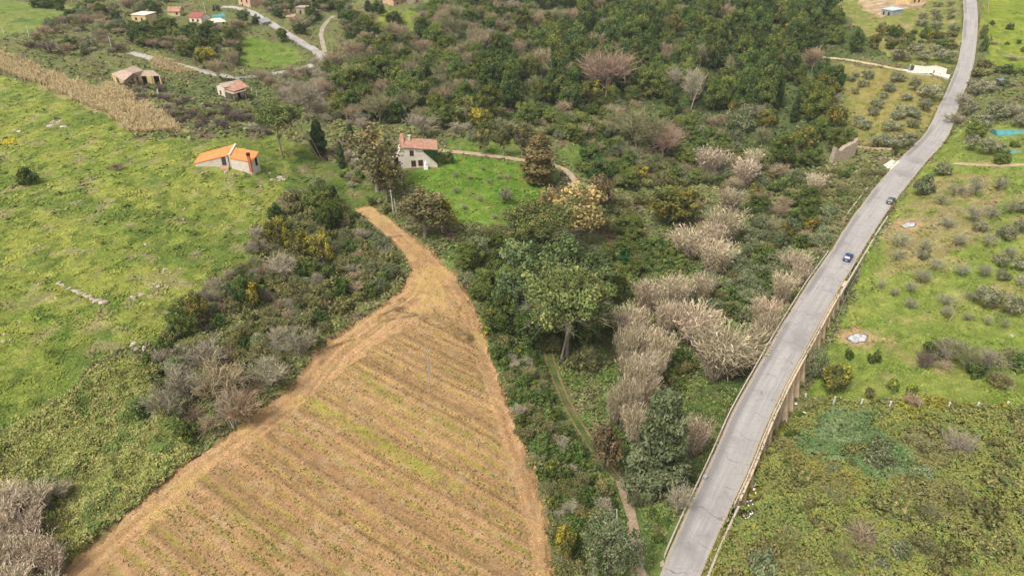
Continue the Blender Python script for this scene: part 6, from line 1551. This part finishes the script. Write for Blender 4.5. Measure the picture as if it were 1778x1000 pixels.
# row of concrete fence posts across the far side of the brambles
FP = [(1397, 693, 684), (1447, 701, 689), (1495, 703, 693), (1545, 704, 697), (1595, 708, 698), (1646, 708, 699), (1697, 706, 700), (1748, 705, 700)]
wd = ['first', 'second', 'third', 'fourth', 'fifth', 'sixth', 'seventh', 'last']
for i_, (x, yb, yt) in enumerate(FP):
    p = at(x, yb); hh = max(.9, (yb - yt) * proj(p)[2] / F / .8)
    MB_ = MB().hexa([(-.14, -.14, -.4), (.14, -.14, -.4), (.14, .14, -.4), (-.14, .14, -.4)], [(-.11, -.11, hh), (.11, -.11, hh), (.11, .11, hh), (-.11, .11, hh)]).box(-.16, .16, -.16, .16, hh, hh + .07)
    o = MB_.build('concrete_post', M['post'], None, loc=tuple(p), rz=.3 * i_); tag(o, 'white concrete post in the row below the orchard, %s from the road wall' % wd[i_], 'post', 'row of white concrete posts')
# wire fence below the road
P_ = ground([1494, 1482, 1472, 1462, 1452, 1445, 1438], [470, 490, 510, 535, 560, 580, 604])
wf = empty('wire_fence', P_[0]); tag(wf, 'thin wire fence between the road wall and the orchard', 'fence')
for p in P_: MB().tube([(0, 0, -.3), (0, 0, 1.3)], .05, 6).build('post', M['timber'], wf, loc=tuple(p - P_[0]))
for z_ in (.5, .85, 1.2): MB().tube([tuple(p - P_[0] + np.array([0, 0, z_])) for p in P_], .02, 4).build('wire', M['grey'], wf)

# ruined gate pillar and curved wall by the dirt path
gp = at(1101, 867); gr = empty('ruined_gateway', gp); tag(gr, 'ruined brown stone gate pillar with a broken curved wall', 'ruin')
MB().hexa([(-.45, -.4, -.5), (.45, -.4, -.5), (.45, .4, -.5), (-.45, .4, -.5)], [(-.38, -.34, 2.1), (.38, -.34, 1.9), (.38, .34, 2.0), (-.38, .34, 2.2)]).build('pillar', M['pillar'], gr)
MB().box(-.5, .5, -.45, .45, 2.2, 2.4).build('cap', M['pillar'], gr)
m = MB()
for i in range(7):
    a0 = i / 7; x0 = .5 + 3.2 * a0; y0 = .25 + 1.1 * a0 * a0; hh = .9 - .3 * a0 + (.25 if i == 2 else 0)
    m.hexa([(x0, y0 - .2, -.6), (x0 + .44, y0 + .1, -.6), (x0 + .36, y0 + .5, -.6), (x0 - .08, y0 + .2, -.6)], [(x0, y0 - .2, hh), (x0 + .44, y0 + .1, hh), (x0 + .36, y0 + .5, hh), (x0 - .08, y0 + .2, hh)])
m.build('wall', M['pillar'], gr)

# ---- rocks, ash patches and litter
def rockmesh(seed, k=3):
    rng = np.random.default_rng(seed); import bmesh
    bm = bmesh.new(); bmesh.ops.create_icosphere(bm, subdivisions=k, radius=.5)
    off = rng.random(3) * 50
    for v in bm.verts:
        c = v.co; s = .45 + 1.1 * float(fbm(c.x * 1.0 + off[0] + c.z, c.y + off[1] - c.z * .6, .3, 4, seed))
        v.co = Vector((round(c.x * s * 6) / 5.2 * .5 + c.x * s * .5, c.y * s, round(c.z * s * 7) / 8.5))
    me = bpy.data.meshes.new('rock'); bm.to_mesh(me); bm.free(); me.materials.append(M['rock']); return me
ROCKS = [rockmesh(40 + i) for i in range(5)]
def rock(x, y, s, where, look='pale rock'):
    p = at(x, y); o = link('rock', ROCKS[RNG.integers(5)]); s = s * .82; o.location = (p[0], p[1], p[2] - s * .03); o.scale = (s * (1 + .5 * RNG.random()), s * (.6 + .4 * RNG.random()), s * (.5 + .4 * RNG.random())); o.rotation_euler = (0, 0, RNG.random() * 6)
    reg(o, look, where, 'rock', s, 'rocks ' + where)
for a in [(168,186,2.6),(173,190,2.2),(178,186,1.6),(165,195,1.2)]: rock(*a, 'at the edge of the tall dry reed strip')
for a in [(92,213,2.0),(104,212,1.6),(87,220,2.2),(110,221,2.0),(100,217,1.2),(78,216,.8)]: rock(*a, 'in the boulder group on the left meadow')
for a in [(24,227,1.4),(34,229,1.8),(40,231,1.0)]: rock(*a, 'above the yellow flowering patch')
for a in [(486,309,2.0),(492,311,1.4),(484,314,1.0),(503,336,2.4),(512,343,2.2),(508,351,2.4),(516,334,1.4),(472,312,.9),(474,356,1.3)]: rock(*a, 'right of the orange farmhouse')
for a in [(405,302,1.0),(425,301,.9),(392,299,1.1),(440,301,.7),(468,301,.9),(352,300,.8),(476,313,.7)]: rock(*a, 'before the orange farmhouse')
for a in [(320,363,.9),(318,381,1.0),(292,398,.7),(252,424,.8),(252,442,.6),(285,468,1.1),(275,497,1.2),(246,512,1.2),(230,516,1.3),(262,500,.8),(313,467,.8)]: rock(*a, 'scattered on the lower meadow')
for a in [(232,598,1.4),(236,606,1.2),(250,604,1.4),(196,612,.8),(310,602,1.3),(304,608,.9)]: rock(*a, 'in the eroded bank of the meadow', 'tawny rock')
for a in [(8,580,1.0),(18,590,.7),(34,560,.7),(5,592,.8),(230,655,.9),(151,745,.8)]: rock(*a, 'on the left meadow edge')
for a in [(445,708,.5),(441,714,.4),(405,742,.5),(112,998,.6),(183,995,.5)]: rock(*a, 'on the rim of the ploughed field', 'small pale stone')
for a in [(1530,553,.5),(1546,558,.5),(1535,562,.35),(1612,580,.6),(1757,583,.9)]: rock(*a, 'beyond the oval ash patch', 'small pale stone')
for a in [(1150,978,1.1)]: rock(*a, 'on the left verge at the near end of the road', 'white block')
rw = empty('stone_row', at(140, 512)); tag(rw, 'collapsed row of pale stones crossing the left meadow', 'stone row')
for i_ in range(26):
    t = i_ / 25; p = at(100 + 80 * t + RNG.normal() * 1.5, 492 + 36 * t + RNG.normal() * 1.2); s = .35 + .5 * RNG.random() * (.5 + t)
    o = link('stone', ROCKS[RNG.integers(5)], rw); o.location = Vector(p) - Vector(rw.location) + Vector((0, 0, .06)); o.scale = (s * 1.3, s, s * .8); o.rotation_euler = (0, 0, RNG.random() * 6)
def ash(p, r, label):
    root = empty('ash_patch', p); tag(root, label, 'ash')
    for nm, mt, rr, hh, z in (('charred_edge', 'char', r * 1.16, .05, .06), ('ash', 'ash', r, .16, .1)):
        rng = np.random.default_rng(int(r * 100)); V_ = [(0, 0, hh + z)]; F_ = []
        NR, NA = 5, 30
        for i in range(1, NR + 1):
            for j in range(NA):
                a = j / NA * 6.283; q = rr * i / NR * (1 + .16 * math.sin(a * 2 + 1) + .1 * math.sin(a * 5) + (.04 * rng.normal() if i == NR else 0))
                x, y = math.cos(a) * q * 1.15, math.sin(a) * q
                V_.append((x, y, float(height(p[0] + x, p[1] + y)) - p[2] + z + hh * (1 - (i / NR) ** 2) + (.05 * rng.random() if 1 < i < NR else 0) - (.12 if i == NR else 0)))
        for j in range(NA): F_.append([0, 1 + j, 1 + (j + 1) % NA])
        m = MB(); m.v = V_; m.f = F_ + [[1 + i * NA + j, 1 + (i + 1) * NA + j, 1 + (i + 1) * NA + (j + 1) % NA, 1 + i * NA + (j + 1) % NA] for i in range(NR - 1) for j in range(NA)]
        m.build(nm, M[mt], root)
ash(ASH[0], 1.45, 'round white ash patch on scorched earth near the grey car'); ash(ASH[1], 1.65, 'oval white ash patch on scorched earth near the road wall')
lm = MB().hexa([(-.16, -.12, 0), (.15, -.14, 0), (.17, .13, .02), (-.14, .15, 0)], [(-.1, -.06, .16), (.08, -.1, .2), (.12, .08, .14), (-.09, .09, .18)]).mesh('litter', M['plastic'])
lpts = [(1301,885),(1305,868),(1299,880),(1309,852),(1311,858),(1303,872),(1307,878),(1297,890),(1301,899),(1298,903),(1303,895),(1306,893),(1294,902),(1291,898),(1309,845),(1305,890),(1300,868),(1296,912),(1312,843),(1290,906),(1306,920),(1280,928),(1277,930),(1318,838),(1297,874),(1302,862)]
for (x, y) in lpts:
    p = at(x, y); o = link('litter', lm); o.location = (p[0], p[1], p[2] + .35); s = .55 + .6 * RNG.random(); o.scale = (s, s * 1.2, s); o.rotation_euler = (RNG.normal() * .5, RNG.normal() * .5, RNG.random() * 6)
    tag(o, 'scrap of white litter in the brambles right of the road', 'litter', 'white litter in the roadside brambles')
for (x, y, w_) in [(1381, 703, 'nearest the stream culvert'), (1396, 719, 'alone on the brambles'), (1337, 799, 'below the dry twigs by the wall')]:
    p = at(x, y); o = link('litter', lm); o.location = (p[0], p[1], p[2] + .3); o.scale = (1.8, 1.8, 1.5); tag(o, 'white plastic bag ' + w_, 'litter')
p = pz(1224, 829, RC[st(829)][2]); o = MB().tube([(0, 0, 0), (0, 0, .1), (0, 0, .5), (0, 0, .7)], [.3, .42, .36, .12], 9).build('rubbish_sack', M['grey'], None, loc=(p[0], p[1], RC[st(828)][2])); tag(o, 'grey rubbish sack on the left edge of the road', 'sack')

# ---- vines: a stump every so often along each row
vm = MB().tube([(0, 0, -.1), (.03, 0, .25), (0, .03, .48)], [.07, .06, .08], 5).tube([(0, .03, .46), (.16, 0, .58)], [.04, .02], 4).tube([(0, .03, .46), (-.13, .08, .62)], [.04, .02], 4)
vmesh = vm.mesh('vine_stump', stone('vine_wood', (.07, .055, .04), (.15, .12, .08), 4))
VP = []
u_all = FIELD @ RD; v_all = FIELD @ RP
for kk in range(int(v_all.min() / ROWS) - 1, int(v_all.max() / ROWS) + 2):
    vv = (kk + .03) * ROWS
    for uu in np.arange(u_all.min(), u_all.max(), 1.15):
        q = RD * (uu + RNG.normal() * .25) + RP * (vv + RNG.normal() * .1)
        VP.append(q)
VP = np.array(VP); VP = VP[inpoly(VP[:, 0], VP[:, 1], INNER) & (VP[:, 1] > 50)]
VP = VP[(RNG.random(len(VP)) > .3) & (fbm(VP[:, 0], VP[:, 1], 5, 3, 66) > .42)]
vx, vy, vd = proj(np.c_[VP, height(VP[:, 0], VP[:, 1])])
vis = (vx > -10) & (vx < 1790) & (vy < 1005); VP = VP[vis]; vd = vd[vis]
order = np.argsort(vd); VP = VP[order]
for q in VP[:295]:
    o = link('vine_stump', vmesh); o.location = (q[0], q[1], float(height(q[0], q[1])) + .08); o.rotation_euler = (0, 0, RNG.random() * 6); s = .45 + .5 * RNG.random(); o.scale = (s, s, s)
    tag(o, 'short dark vine stump in the ploughed rows', 'vine', 'vine stumps in the ploughed rows')
bv = np.array(vm.v); Vs, Fs, n0 = [], [], 0
for q in VP[295:]:
    a = RNG.random() * 6; s = .5 + .5 * RNG.random(); c_, s_ = math.cos(a) * s, math.sin(a) * s
    Vs.append(np.c_[bv[:, 0] * c_ - bv[:, 1] * s_ + q[0], bv[:, 0] * s_ + bv[:, 1] * c_ + q[1], bv[:, 2] * s + float(height(q[0], q[1])) + .08])
mm = MB(); mm.v = [tuple(p) for V_ in Vs for p in V_]; mm.f = [[i + j * len(bv) for i in f] for j in range(len(Vs)) for f in vm.f]
o = mm.build('vine_stumps', vmesh.materials[0]); tag(o, 'far rows of dark vine stumps in the ploughed field', 'vines', kind='stuff')
# ------------------------------------------------------------------ what nobody could count: grass, brambles, dry reeds
def scatter(n, seed, y0=46, y1=430, xm=1.1):
    rng = np.random.default_rng(seed)
    D = 1 / (1 / y0 + rng.random(n) * (1 / y1 - 1 / y0)); X = D * (rng.random(n) * 2 - 1) * xm
    return X, D, rng
def keepout(X, Y, pad=0.0):
    m = ~inpoly(X, Y, FIELD)
    d, i, s = road_near(X, Y); m &= d > 3.7
    for P_, c in LINES: m &= pdist(X, Y, P_) > c * .55
    for a, b, c in KEEP: m &= np.hypot(X - a, Y - b) > c * .62
    return m
def region_of(X, Y):
    r = np.full(X.shape, '', dtype=object)
    j1 = (fbm(X, Y, 5, 3, 3) - .5) * 5; j2 = (fbm(X, Y, 5, 3, 9) - .5) * 5
    for n, P, *_ in REGP:
        r[inpoly(X + j1, Y + j2, P)] = n
    r[inpoly(X + j1, Y + j2, REED_STRIP) | inpoly(X + j1, Y + j2, STRIP2)] = 'strip'
    return r
GRASSY = {'meadow', 'tussock', 'lawn', 'knoll', 'terrace', 'grove', 'pasture', 'far_field', 'orchard', 'orchard_dry', 'slope_bright', 'far_green', 'far_lawn', 'meadow_lower'}
X, Y, rng = scatter(480000, 1)
k = keepout(X, Y); X = X[k]; Y = Y[k]
RGN = region_of(X, Y)
isg = np.isin(RGN, list(GRASSY)); isb = ~isg & (RGN != 'strip') & (RGN != 'bare_yard')
# grass: short leaning blades of the colour of their ground, taller where tussocks grow
def grassmesh(sel, name, label, h0, lean, var, bright=1.0):
    x = X[sel]; y = Y[sel]; n = len(x); z = height(x, y)
    sc = np.clip(y / 95, .75, 1.7) * h0 * (.5 + rng.random(n))
    tall = sstep(.45, .7, fbm(x, y, 2.2, 3, 91))
    sc = sc * (.7 + .8 * tall)
    N = np.stack([rng.normal(size=n) * lean, rng.normal(size=n) * lean - .25, np.ones(n)], -1); N /= np.linalg.norm(N, axis=1)[:, None]
    V, Fq = cards(np.c_[x, y, z + sc * .22], N, sc, .55, rng)
    c = soil_at(x, y) * bright * (1 + var * (rng.random(n) * 2 - 1))[:, None] * (1 + .05 * rng.normal(size=(n, 3)))
    o = link(name, np_mesh(name, V, Fq, M['herb'], np.repeat(np.clip(c, .01, .9), 4, 0))); tag(o, label, 'grass', kind='stuff')
grassmesh(isg, 'grass', 'green meadow grass and weeds', .3, .45, .2, 1.08)
# brambles: leaf sprays standing on a lumpy surface
x = X[isb]; y = Y[isb]; n = len(x)
sc = np.clip(y / 100, .7, 2.0) * .4 * (.5 + rng.random(n))
mound = fbm(x, y, 3.4, 3, 51)
z = height(x, y) + .05 + (.15 + .75 * sstep(.3, .75, mound)) * rng.random(n) ** .7
N = np.stack([rng.normal(size=n) * .6, rng.normal(size=n) * .6, np.ones(n)], -1); N /= np.linalg.norm(N, axis=1)[:, None]
V, Fq = cards(np.c_[x, y, z], N, sc, .7, rng)
tint = fbm(x, y, 7, 4, 131)[:, None]; sp = fbm(x, y, 2.5, 3, 133)[:, None]
base = soil_at(x, y) * 1.2
c = base * (.8 + .5 * tint)
dry = (sstep(.55, .68, sp[:, 0]) * .6)[:, None]
c = c * (1 - dry) + lin(.21, .17, .1) * dry
c = c * (1 + .35 * (rng.random((n, 1)) * 2 - 1)) * (1 + .06 * rng.normal(size=(n, 3)))
o = link('bramble_thicket', np_mesh('bramble_thicket', V, Fq, M['herb'], np.repeat(np.clip(c, .01, .9), 4, 0))); tag(o, 'low tangle of brambles and undergrowth', 'brambles', kind='stuff')

def blades(x, y, per, H, wid, pal, spread, rng, droop=.4):
    """tufts of arching blades"""
    n = len(x); k = np.repeat(np.arange(n), per); m = len(k)
    a = rng.random(m) * 6.283; r = spread * rng.random(m)
    hh = np.asarray(H)[k] * (.6 + .5 * rng.random(m))
    b = np.c_[x[k] + np.cos(a) * r * .25, y[k] + np.sin(a) * r * .25, np.zeros(m)]; b[:, 2] = height(b[:, 0], b[:, 1]) - .03
    o = np.c_[np.cos(a), np.sin(a), np.zeros(m)]; s = np.c_[-np.sin(a), np.cos(a), np.zeros(m)] * (wid / 2)
    m1 = b + o * (r * .6)[:, None] + np.c_[np.zeros(m), np.zeros(m), hh * .7]; t = b + o * (r * 1.5)[:, None] + np.c_[np.zeros(m), np.zeros(m), hh * (1 - droop * rng.random(m))]
    V = np.stack([b - s, b + s, m1 + s, m1 - s, m1 - s, m1 + s, t + s * .2, t - s * .2], 1).reshape(-1, 3)
    c = pal[rng.integers(0, len(pal), n)][k] * (1 + .25 * (rng.random((m, 1)) * 2 - 1)) * (1 + .05 * rng.normal(size=(m, 3)))
    return V, np.arange(len(V)).reshape(-1, 4), np.repeat(np.clip(c, .01, .9), 8, 0)
def fill(P, n, seed):
    rng = np.random.default_rng(seed); x0, y0 = P.min(0); x1, y1 = P.max(0)
    x = x0 + (x1 - x0) * rng.random(n * 4); y = y0 + (y1 - y0) * rng.random(n * 4)
    j = (fbm(x, y, 6, 3, 4) - .5) * 4
    m = inpoly(x + j, y + j, P); return x[m][:n], y[m][:n], rng
def mass(name, poly, n, pal, label, hgt, leaf, seed, lump=3.0, avoid=None):
    x, y, rng = fill(gpoly(poly), n, seed); q_ = .9; x = x + rng.normal(size=len(x)) * q_; y = y + rng.normal(size=len(y)) * q_; k = keepout(x, y); x = x[k]; y = y[k]
    if avoid is not None:
        k = ~inpoly(x, y, gpoly(avoid)); x = x[k]; y = y[k]
    m = len(x)
    z = height(x, y) + hgt * (.25 + .75 * sstep(.25, .75, fbm(x, y, lump, 3, seed))) * (.55 + .45 * rng.random(m) ** .5)
    N = np.stack([rng.normal(size=m) * .55, rng.normal(size=m) * .55 - .2, np.ones(m)], -1); N /= np.linalg.norm(N, axis=1)[:, None]
    V, Fq = cards(np.c_[x, y, z], N, leaf * (.6 + .8 * rng.random(m)), .75, rng)
    pa = np.array(pal); w = np.clip((fbm(x, y, 7, 4, seed + 1) - .3) / .4, 0, .999); w = np.clip(w + rng.normal(size=m) * .09, 0, .999); c = pa[(w * len(pa)).astype(int)] * (1 + .17 * (rng.random((m, 1)) * 2 - 1)) * (1 + .04 * rng.normal(size=(m, 3)))
    o = link(name, np_mesh(name, V, Fq, M['herb'], np.repeat(np.clip(c, .01, .9), 4, 0))); tag(o, label, 'undergrowth', kind='stuff')
# tussock grass below the meadow and along the near bank
X2, Y2, rng = scatter(60000, 5, 46, 140); k = keepout(X2, Y2); X2 = X2[k]; Y2 = Y2[k]; r2 = region_of(X2, Y2)
s_ = (r2 == 'tussock') & (RNG.random(len(X2)) < .45)
V, Fq, c = blades(X2[s_], Y2[s_], 12, .5 + .5 * fbm(X2[s_], Y2[s_], 4, 3, 8), .07, np.array([(.22,.215,.07), (.29,.265,.09), (.15,.18,.055), (.33,.28,.13)]), .55, rng, .6)
o = link('tussock_grass', np_mesh('tussock_grass', V, Fq, M['herb'], c)); tag(o, 'coarse yellowish tussock grass left of the ploughed field', 'grass', kind='stuff')
mass('tussock_grass', [(-60, 790), (20, 745), (130, 690), (180, 630), (250, 640), (290, 700), (325, 800), (300, 835), (215, 890), (140, 960), (120, 900), (40, 830)], 42000, [(.23,.245,.07), (.29,.285,.09), (.19,.225,.06), (.33,.31,.11), (.15,.2,.055)], 'bumpy yellowish tussocks left of the ploughed field', .95, .24, 51, 1.7)
# tall dry reeds in a belt across the far meadow
x, y, rng = fill(REED_STRIP, 13000, 3)
V, Fq, c = blades(x, y, 9, 1.5 + 1.1 * fbm(x, y, 9, 3, 8), .09, np.array([p[0] for p in PAL['straw']] + [(.5,.39,.23), (.44,.36,.2)]), .55, rng, .3)
o = link('dry_reed_belt', np_mesh('dry_reed_belt', V, Fq, M['herb'], c)); tag(o, 'belt of tall straw coloured reeds crossing the far meadow', 'reeds', kind='stuff')
x, y, rng = fill(STRIP2, 900, 4)
V, Fq, c = blades(x, y, 7, .9 + .8 * fbm(x, y, 9, 3, 8), .1, np.array([p[0] for p in PAL['straw']]) * .8, .55, rng, .3)
o = link('dry_reed_belt', np_mesh('dry_reed_belt', V, Fq, M['herb'], c)); tag(o, 'patch of straw coloured reeds behind the ruined barn', 'reeds', kind='stuff')
# blue green leafy mass and yellow flush in the near brambles
IVP = [(1395, 785), (1420, 755), (1450, 728), (1500, 745), (1540, 775), (1570, 810), (1600, 845), (1560, 842), (1500, 838), (1450, 812)]
IVJ = [(1388, 790), (1415, 752), (1440, 735), (1455, 722), (1485, 735), (1505, 742), (1530, 765), (1548, 776), (1575, 808), (1606, 850), (1570, 848), (1535, 836), (1500, 845), (1470, 822), (1440, 815), (1415, 798)]
mass('leafy_undergrowth', IVJ, 20000, [(.115,.17,.066), (.145,.195,.082), (.175,.22,.1), (.11,.16,.06)], 'blue green leafy mass in the near brambles', 2.4, .36, 17, 2.6)
mass('bramble_thicket', [(1235, 1010), (1290, 870), (1345, 775), (1400, 722), (1600, 726), (1980, 742), (1980, 1010)], 88000, [(.18,.165,.064), (.19,.192,.06), (.165,.2,.058), (.215,.23,.064), (.235,.22,.06), (.185,.215,.064), (.16,.19,.056)], 'olive and yellow bramble cover on the near right bank', 2.3, .3, 23, 3.6, IVP)
YP = [(1425, 842), (1470, 844), (1505, 868), (1500, 905), (1460, 892), (1435, 870)]
mass('bramble_thicket', YP, 2600, [(.17,.17,.045), (.24,.215,.05), (.2,.19,.045), (.27,.24,.055), (.15,.165,.045)], 'yellow flush of brambles below the blue green mass', 2.5, .3, 61, 3.6, IVP)
mass('bramble_thicket', [(1340, 795), (1400, 785), (1460, 825), (1480, 848), (1420, 842), (1370, 818)], 2600, [(.18,.16,.055), (.21,.185,.055), (.16,.155,.05)], 'ochre brambles beside the blue green mass', 2.45, .3, 63, 3.6, IVP)
mass('leafy_undergrowth', [(1190, 625), (1290, 665), (1280, 730), (1205, 850), (1190, 830), (1215, 760), (1195, 680)], 9000, [(.1,.14,.045), (.125,.165,.05), (.16,.185,.06)], 'green creeper cover on the bank left of the road', .9, .26, 29, 2.4)
mass('leafy_undergrowth', [(1080, 420), (1190, 440), (1200, 520), (1130, 540), (1060, 500)], 7000, [(.12,.155,.048), (.15,.18,.055), (.17,.185,.065)], 'smooth green bramble dome in the middle of the valley', 1.5, .3, 31, 5)
mass('leafy_undergrowth', [(1390, 430), (1440, 370), (1500, 300), (1545, 300), (1500, 350), (1430, 450)], 9000, [(.125,.15,.05), (.16,.175,.06), (.21,.185,.1)], 'bramble cover on the left verge of the upper road', 1.1, .3, 37, 3)
mass('yellow_flowers', [(8, 244), (24, 243), (26, 249), (10, 250)], 420, [(.45, .36, .02)], 'patch of yellow flowers on the left meadow', .5, .3, 41, 3)
mass('yellow_flowers', [(655, 22), (690, 20), (685, 27), (655, 28)], 500, [(.34, .33, .03), (.25, .28, .04)], 'yellow flowering strip by the far farmhouse', .7, .5, 43, 3)
# verge weeds hugging both edges of the road
rng = np.random.default_rng(77); n = 16000
ki = rng.integers(0, len(RC), n); sd = np.where(rng.random(n) < .5, -1, 1); off = HW[ki] + .05 + np.abs(rng.normal(size=n)) * .28
on = fbm(ki * 1.0, sd * 40.0, 9, 3, 12) > .44
ki, sd, off = ki[on], sd[on], off[on]; n = len(ki); tt = rng.random(n) - .5
P_ = np.c_[RC[ki, :2] + RN[ki] * (sd * off)[:, None] + RT[ki] * tt[:, None], RC[ki, 2] - .04 + .16 * rng.random(n)]
k = (P_[:, 1] > 50) & (P_[:, 1] < 380); P_ = P_[k]; n = len(P_)
N = np.stack([rng.normal(size=n) * .6, rng.normal(size=n) * .6, np.ones(n)], -1); N /= np.linalg.norm(N, axis=1)[:, None]
V, Fq = cards(P_, N, .2 + .22 * rng.random(n), .6, rng)
c = np.array([(.16,.17,.06), (.22,.19,.09), (.12,.15,.045), (.28,.23,.13)])[rng.integers(0, 4, n)] * (1 + .3 * (rng.random((n, 1)) * 2 - 1))
o = link('verge_weeds', np_mesh('verge_weeds', V, Fq, M['herb'], np.repeat(np.clip(c, .01, .9), 4, 0))); tag(o, 'weeds and dry grass along the road edges', 'weeds', kind='stuff')
# clods and straw lying on the ploughed soil
Xc, Yc, rng = scatter(90000, 19, 50, 150, .85); k = inpoly(Xc, Yc, FIELD); Xc = Xc[k]; Yc = Yc[k]; n = len(Xc)
cc, _, _ = field_rgb(Xc, Yc)
N = np.stack([rng.normal(size=n) * .8, rng.normal(size=n) * .8, np.ones(n)], -1); N /= np.linalg.norm(N, axis=1)[:, None]
sz = (.09 + .2 * rng.random(n) ** 2) * np.clip(Yc / 80, .8, 1.6)
V, Fq = cards(np.c_[Xc, Yc, height(Xc, Yc) + .12 + sz * .3], N, sz, .6, rng)
cc = cc * (1 + .38 * (rng.random((n, 1)) * 2 - 1))
o = link('clods', np_mesh('clods', V, Fq, M['herb'], np.repeat(np.clip(cc, .01, .9), 4, 0))); tag(o, 'clods and cut straw on the ploughed soil', 'clods', kind='stuff')
# weeds between the vine rows
Xw, Yw, rng = scatter(60000, 9, 50, 135, .8); m = inpoly(Xw, Yw, INNER); Xw = Xw[m]; Yw = Yw[m]
vv = (Xw * RP[0] + Yw * RP[1]) / ROWS; kk = np.floor(vv); f = vv - kk
g = fbm(Xw * RD[0] + Yw * RD[1], kk * 9, 9, 3, 79); near_row = (np.abs(f - .03) < .1)
p_ = near_row * .28 + (sstep(.3, .42, f) * sstep(.8, .66, f)) * sstep(.45, .62, g) * .6
m = rng.random(len(Xw)) < p_; Xw = Xw[m]; Yw = Yw[m]; n = len(Xw); kk = kk[m]; g = g[m]
cw = np.array([(.22,.17,.06), (.17,.17,.045), (.12,.14,.04), (.27,.2,.09)])[(np.clip(hsh(kk, 0 * kk, 8) * .6 + g * .6 - .1 + rng.normal(size=n) * .12, 0, .99) * 4).astype(int)[:n]]
cw = cw * (1 + .3 * (rng.random((n, 1)) * 2 - 1))
N = np.stack([rng.normal(size=n) * .6, rng.normal(size=n) * .6, np.ones(n)], -1); N /= np.linalg.norm(N, axis=1)[:, None]
V, Fq = cards(np.c_[Xw, Yw, height(Xw, Yw) + .2 + .1 * rng.random(n)], N, .2 + .18 * rng.random(n), .6, rng)
o = link('weeds', np_mesh('weeds', V, Fq, M['herb'], np.repeat(np.clip(cw, .01, .9), 4, 0))); tag(o, 'thin weeds between the vine rows', 'weeds', kind='stuff')

# ------------------------------------------------------------------ labels: each says which one it is
ORD = ['leftmost', 'second from left', 'third from left', 'fourth from left', 'fifth from left', 'sixth from left', 'seventh from left', 'eighth from left', 'ninth from left', 'tenth from left', 'eleventh from left', 'twelfth from left']
ROWN = ['front row', 'second row', 'third row', 'fourth row', 'fifth row', 'sixth row', 'seventh row', 'eighth row', 'ninth row', 'tenth row', 'eleventh row', 'twelfth row', 'thirteenth row', 'fourteenth row']
def order_x(items, pre, mid):
    items.sort(key=lambda v: v['x']); n = len(items)
    for i, v in enumerate(items):
        w = 'rightmost' if i == n - 1 and n > 1 else ORD[i]
        v['label'] = '%s %s, %s%s' % (pre, v['where'], mid, w) if n > 1 or mid else '%s %s' % (pre, v['where'])
        if n == 1 and mid: v['label'] = '%s %s, %s' % (pre, v['where'], mid.strip(', '))
buckets = {}
for v in VEG: buckets.setdefault((v['look'], v['where']), []).append(v)
for (look, where), items in buckets.items():
    if len(items) <= 8: order_x(items, look, ''); continue
    cls = [('', items)]
    if len(items) > 12:
        q = sorted(v['px'] for v in items); a, b = q[len(q) // 3], q[2 * len(q) // 3]
        cls = [('small ', [v for v in items if v['px'] <= a]), ('medium ', [v for v in items if a < v['px'] <= b]), ('large ', [v for v in items if v['px'] > b])]
    for pre, its in cls:
        if not its: continue
        its.sort(key=lambda v: -v['y']); nr = max(1, math.ceil(len(its) / 8)); per = math.ceil(len(its) / nr)
        for r_ in range(nr):
            order_x(its[r_ * per:(r_ + 1) * per], pre + look, (ROWN[r_] + ', ') if nr > 1 else '')
for v in VEG:
    v['o']['label'] = v['label']
    v['o']['group'] = v['group'] or ('plants ' + v['where'])

# ------------------------------------------------------------------ a thin veil of air over the far slopes
hz = MB().box(-420, 420, -6, 520, -20, 86).build('haze', bpy.data.materials.new('haze')); hz['kind'] = 'stuff'
m_ = hz.data.materials[0]; m_.use_nodes = True; n_ = m_.node_tree.nodes; n_.remove(n_['Principled BSDF'])
pv = n_.new('ShaderNodeVolumePrincipled'); pv.inputs['Color'].default_value = (.9, .93, .97, 1); pv.inputs['Density'].default_value = .00013; pv.inputs['Anisotropy'].default_value = .2
m_.node_tree.links.new(pv.outputs[0], n_['Material Output'].inputs['Volume'])
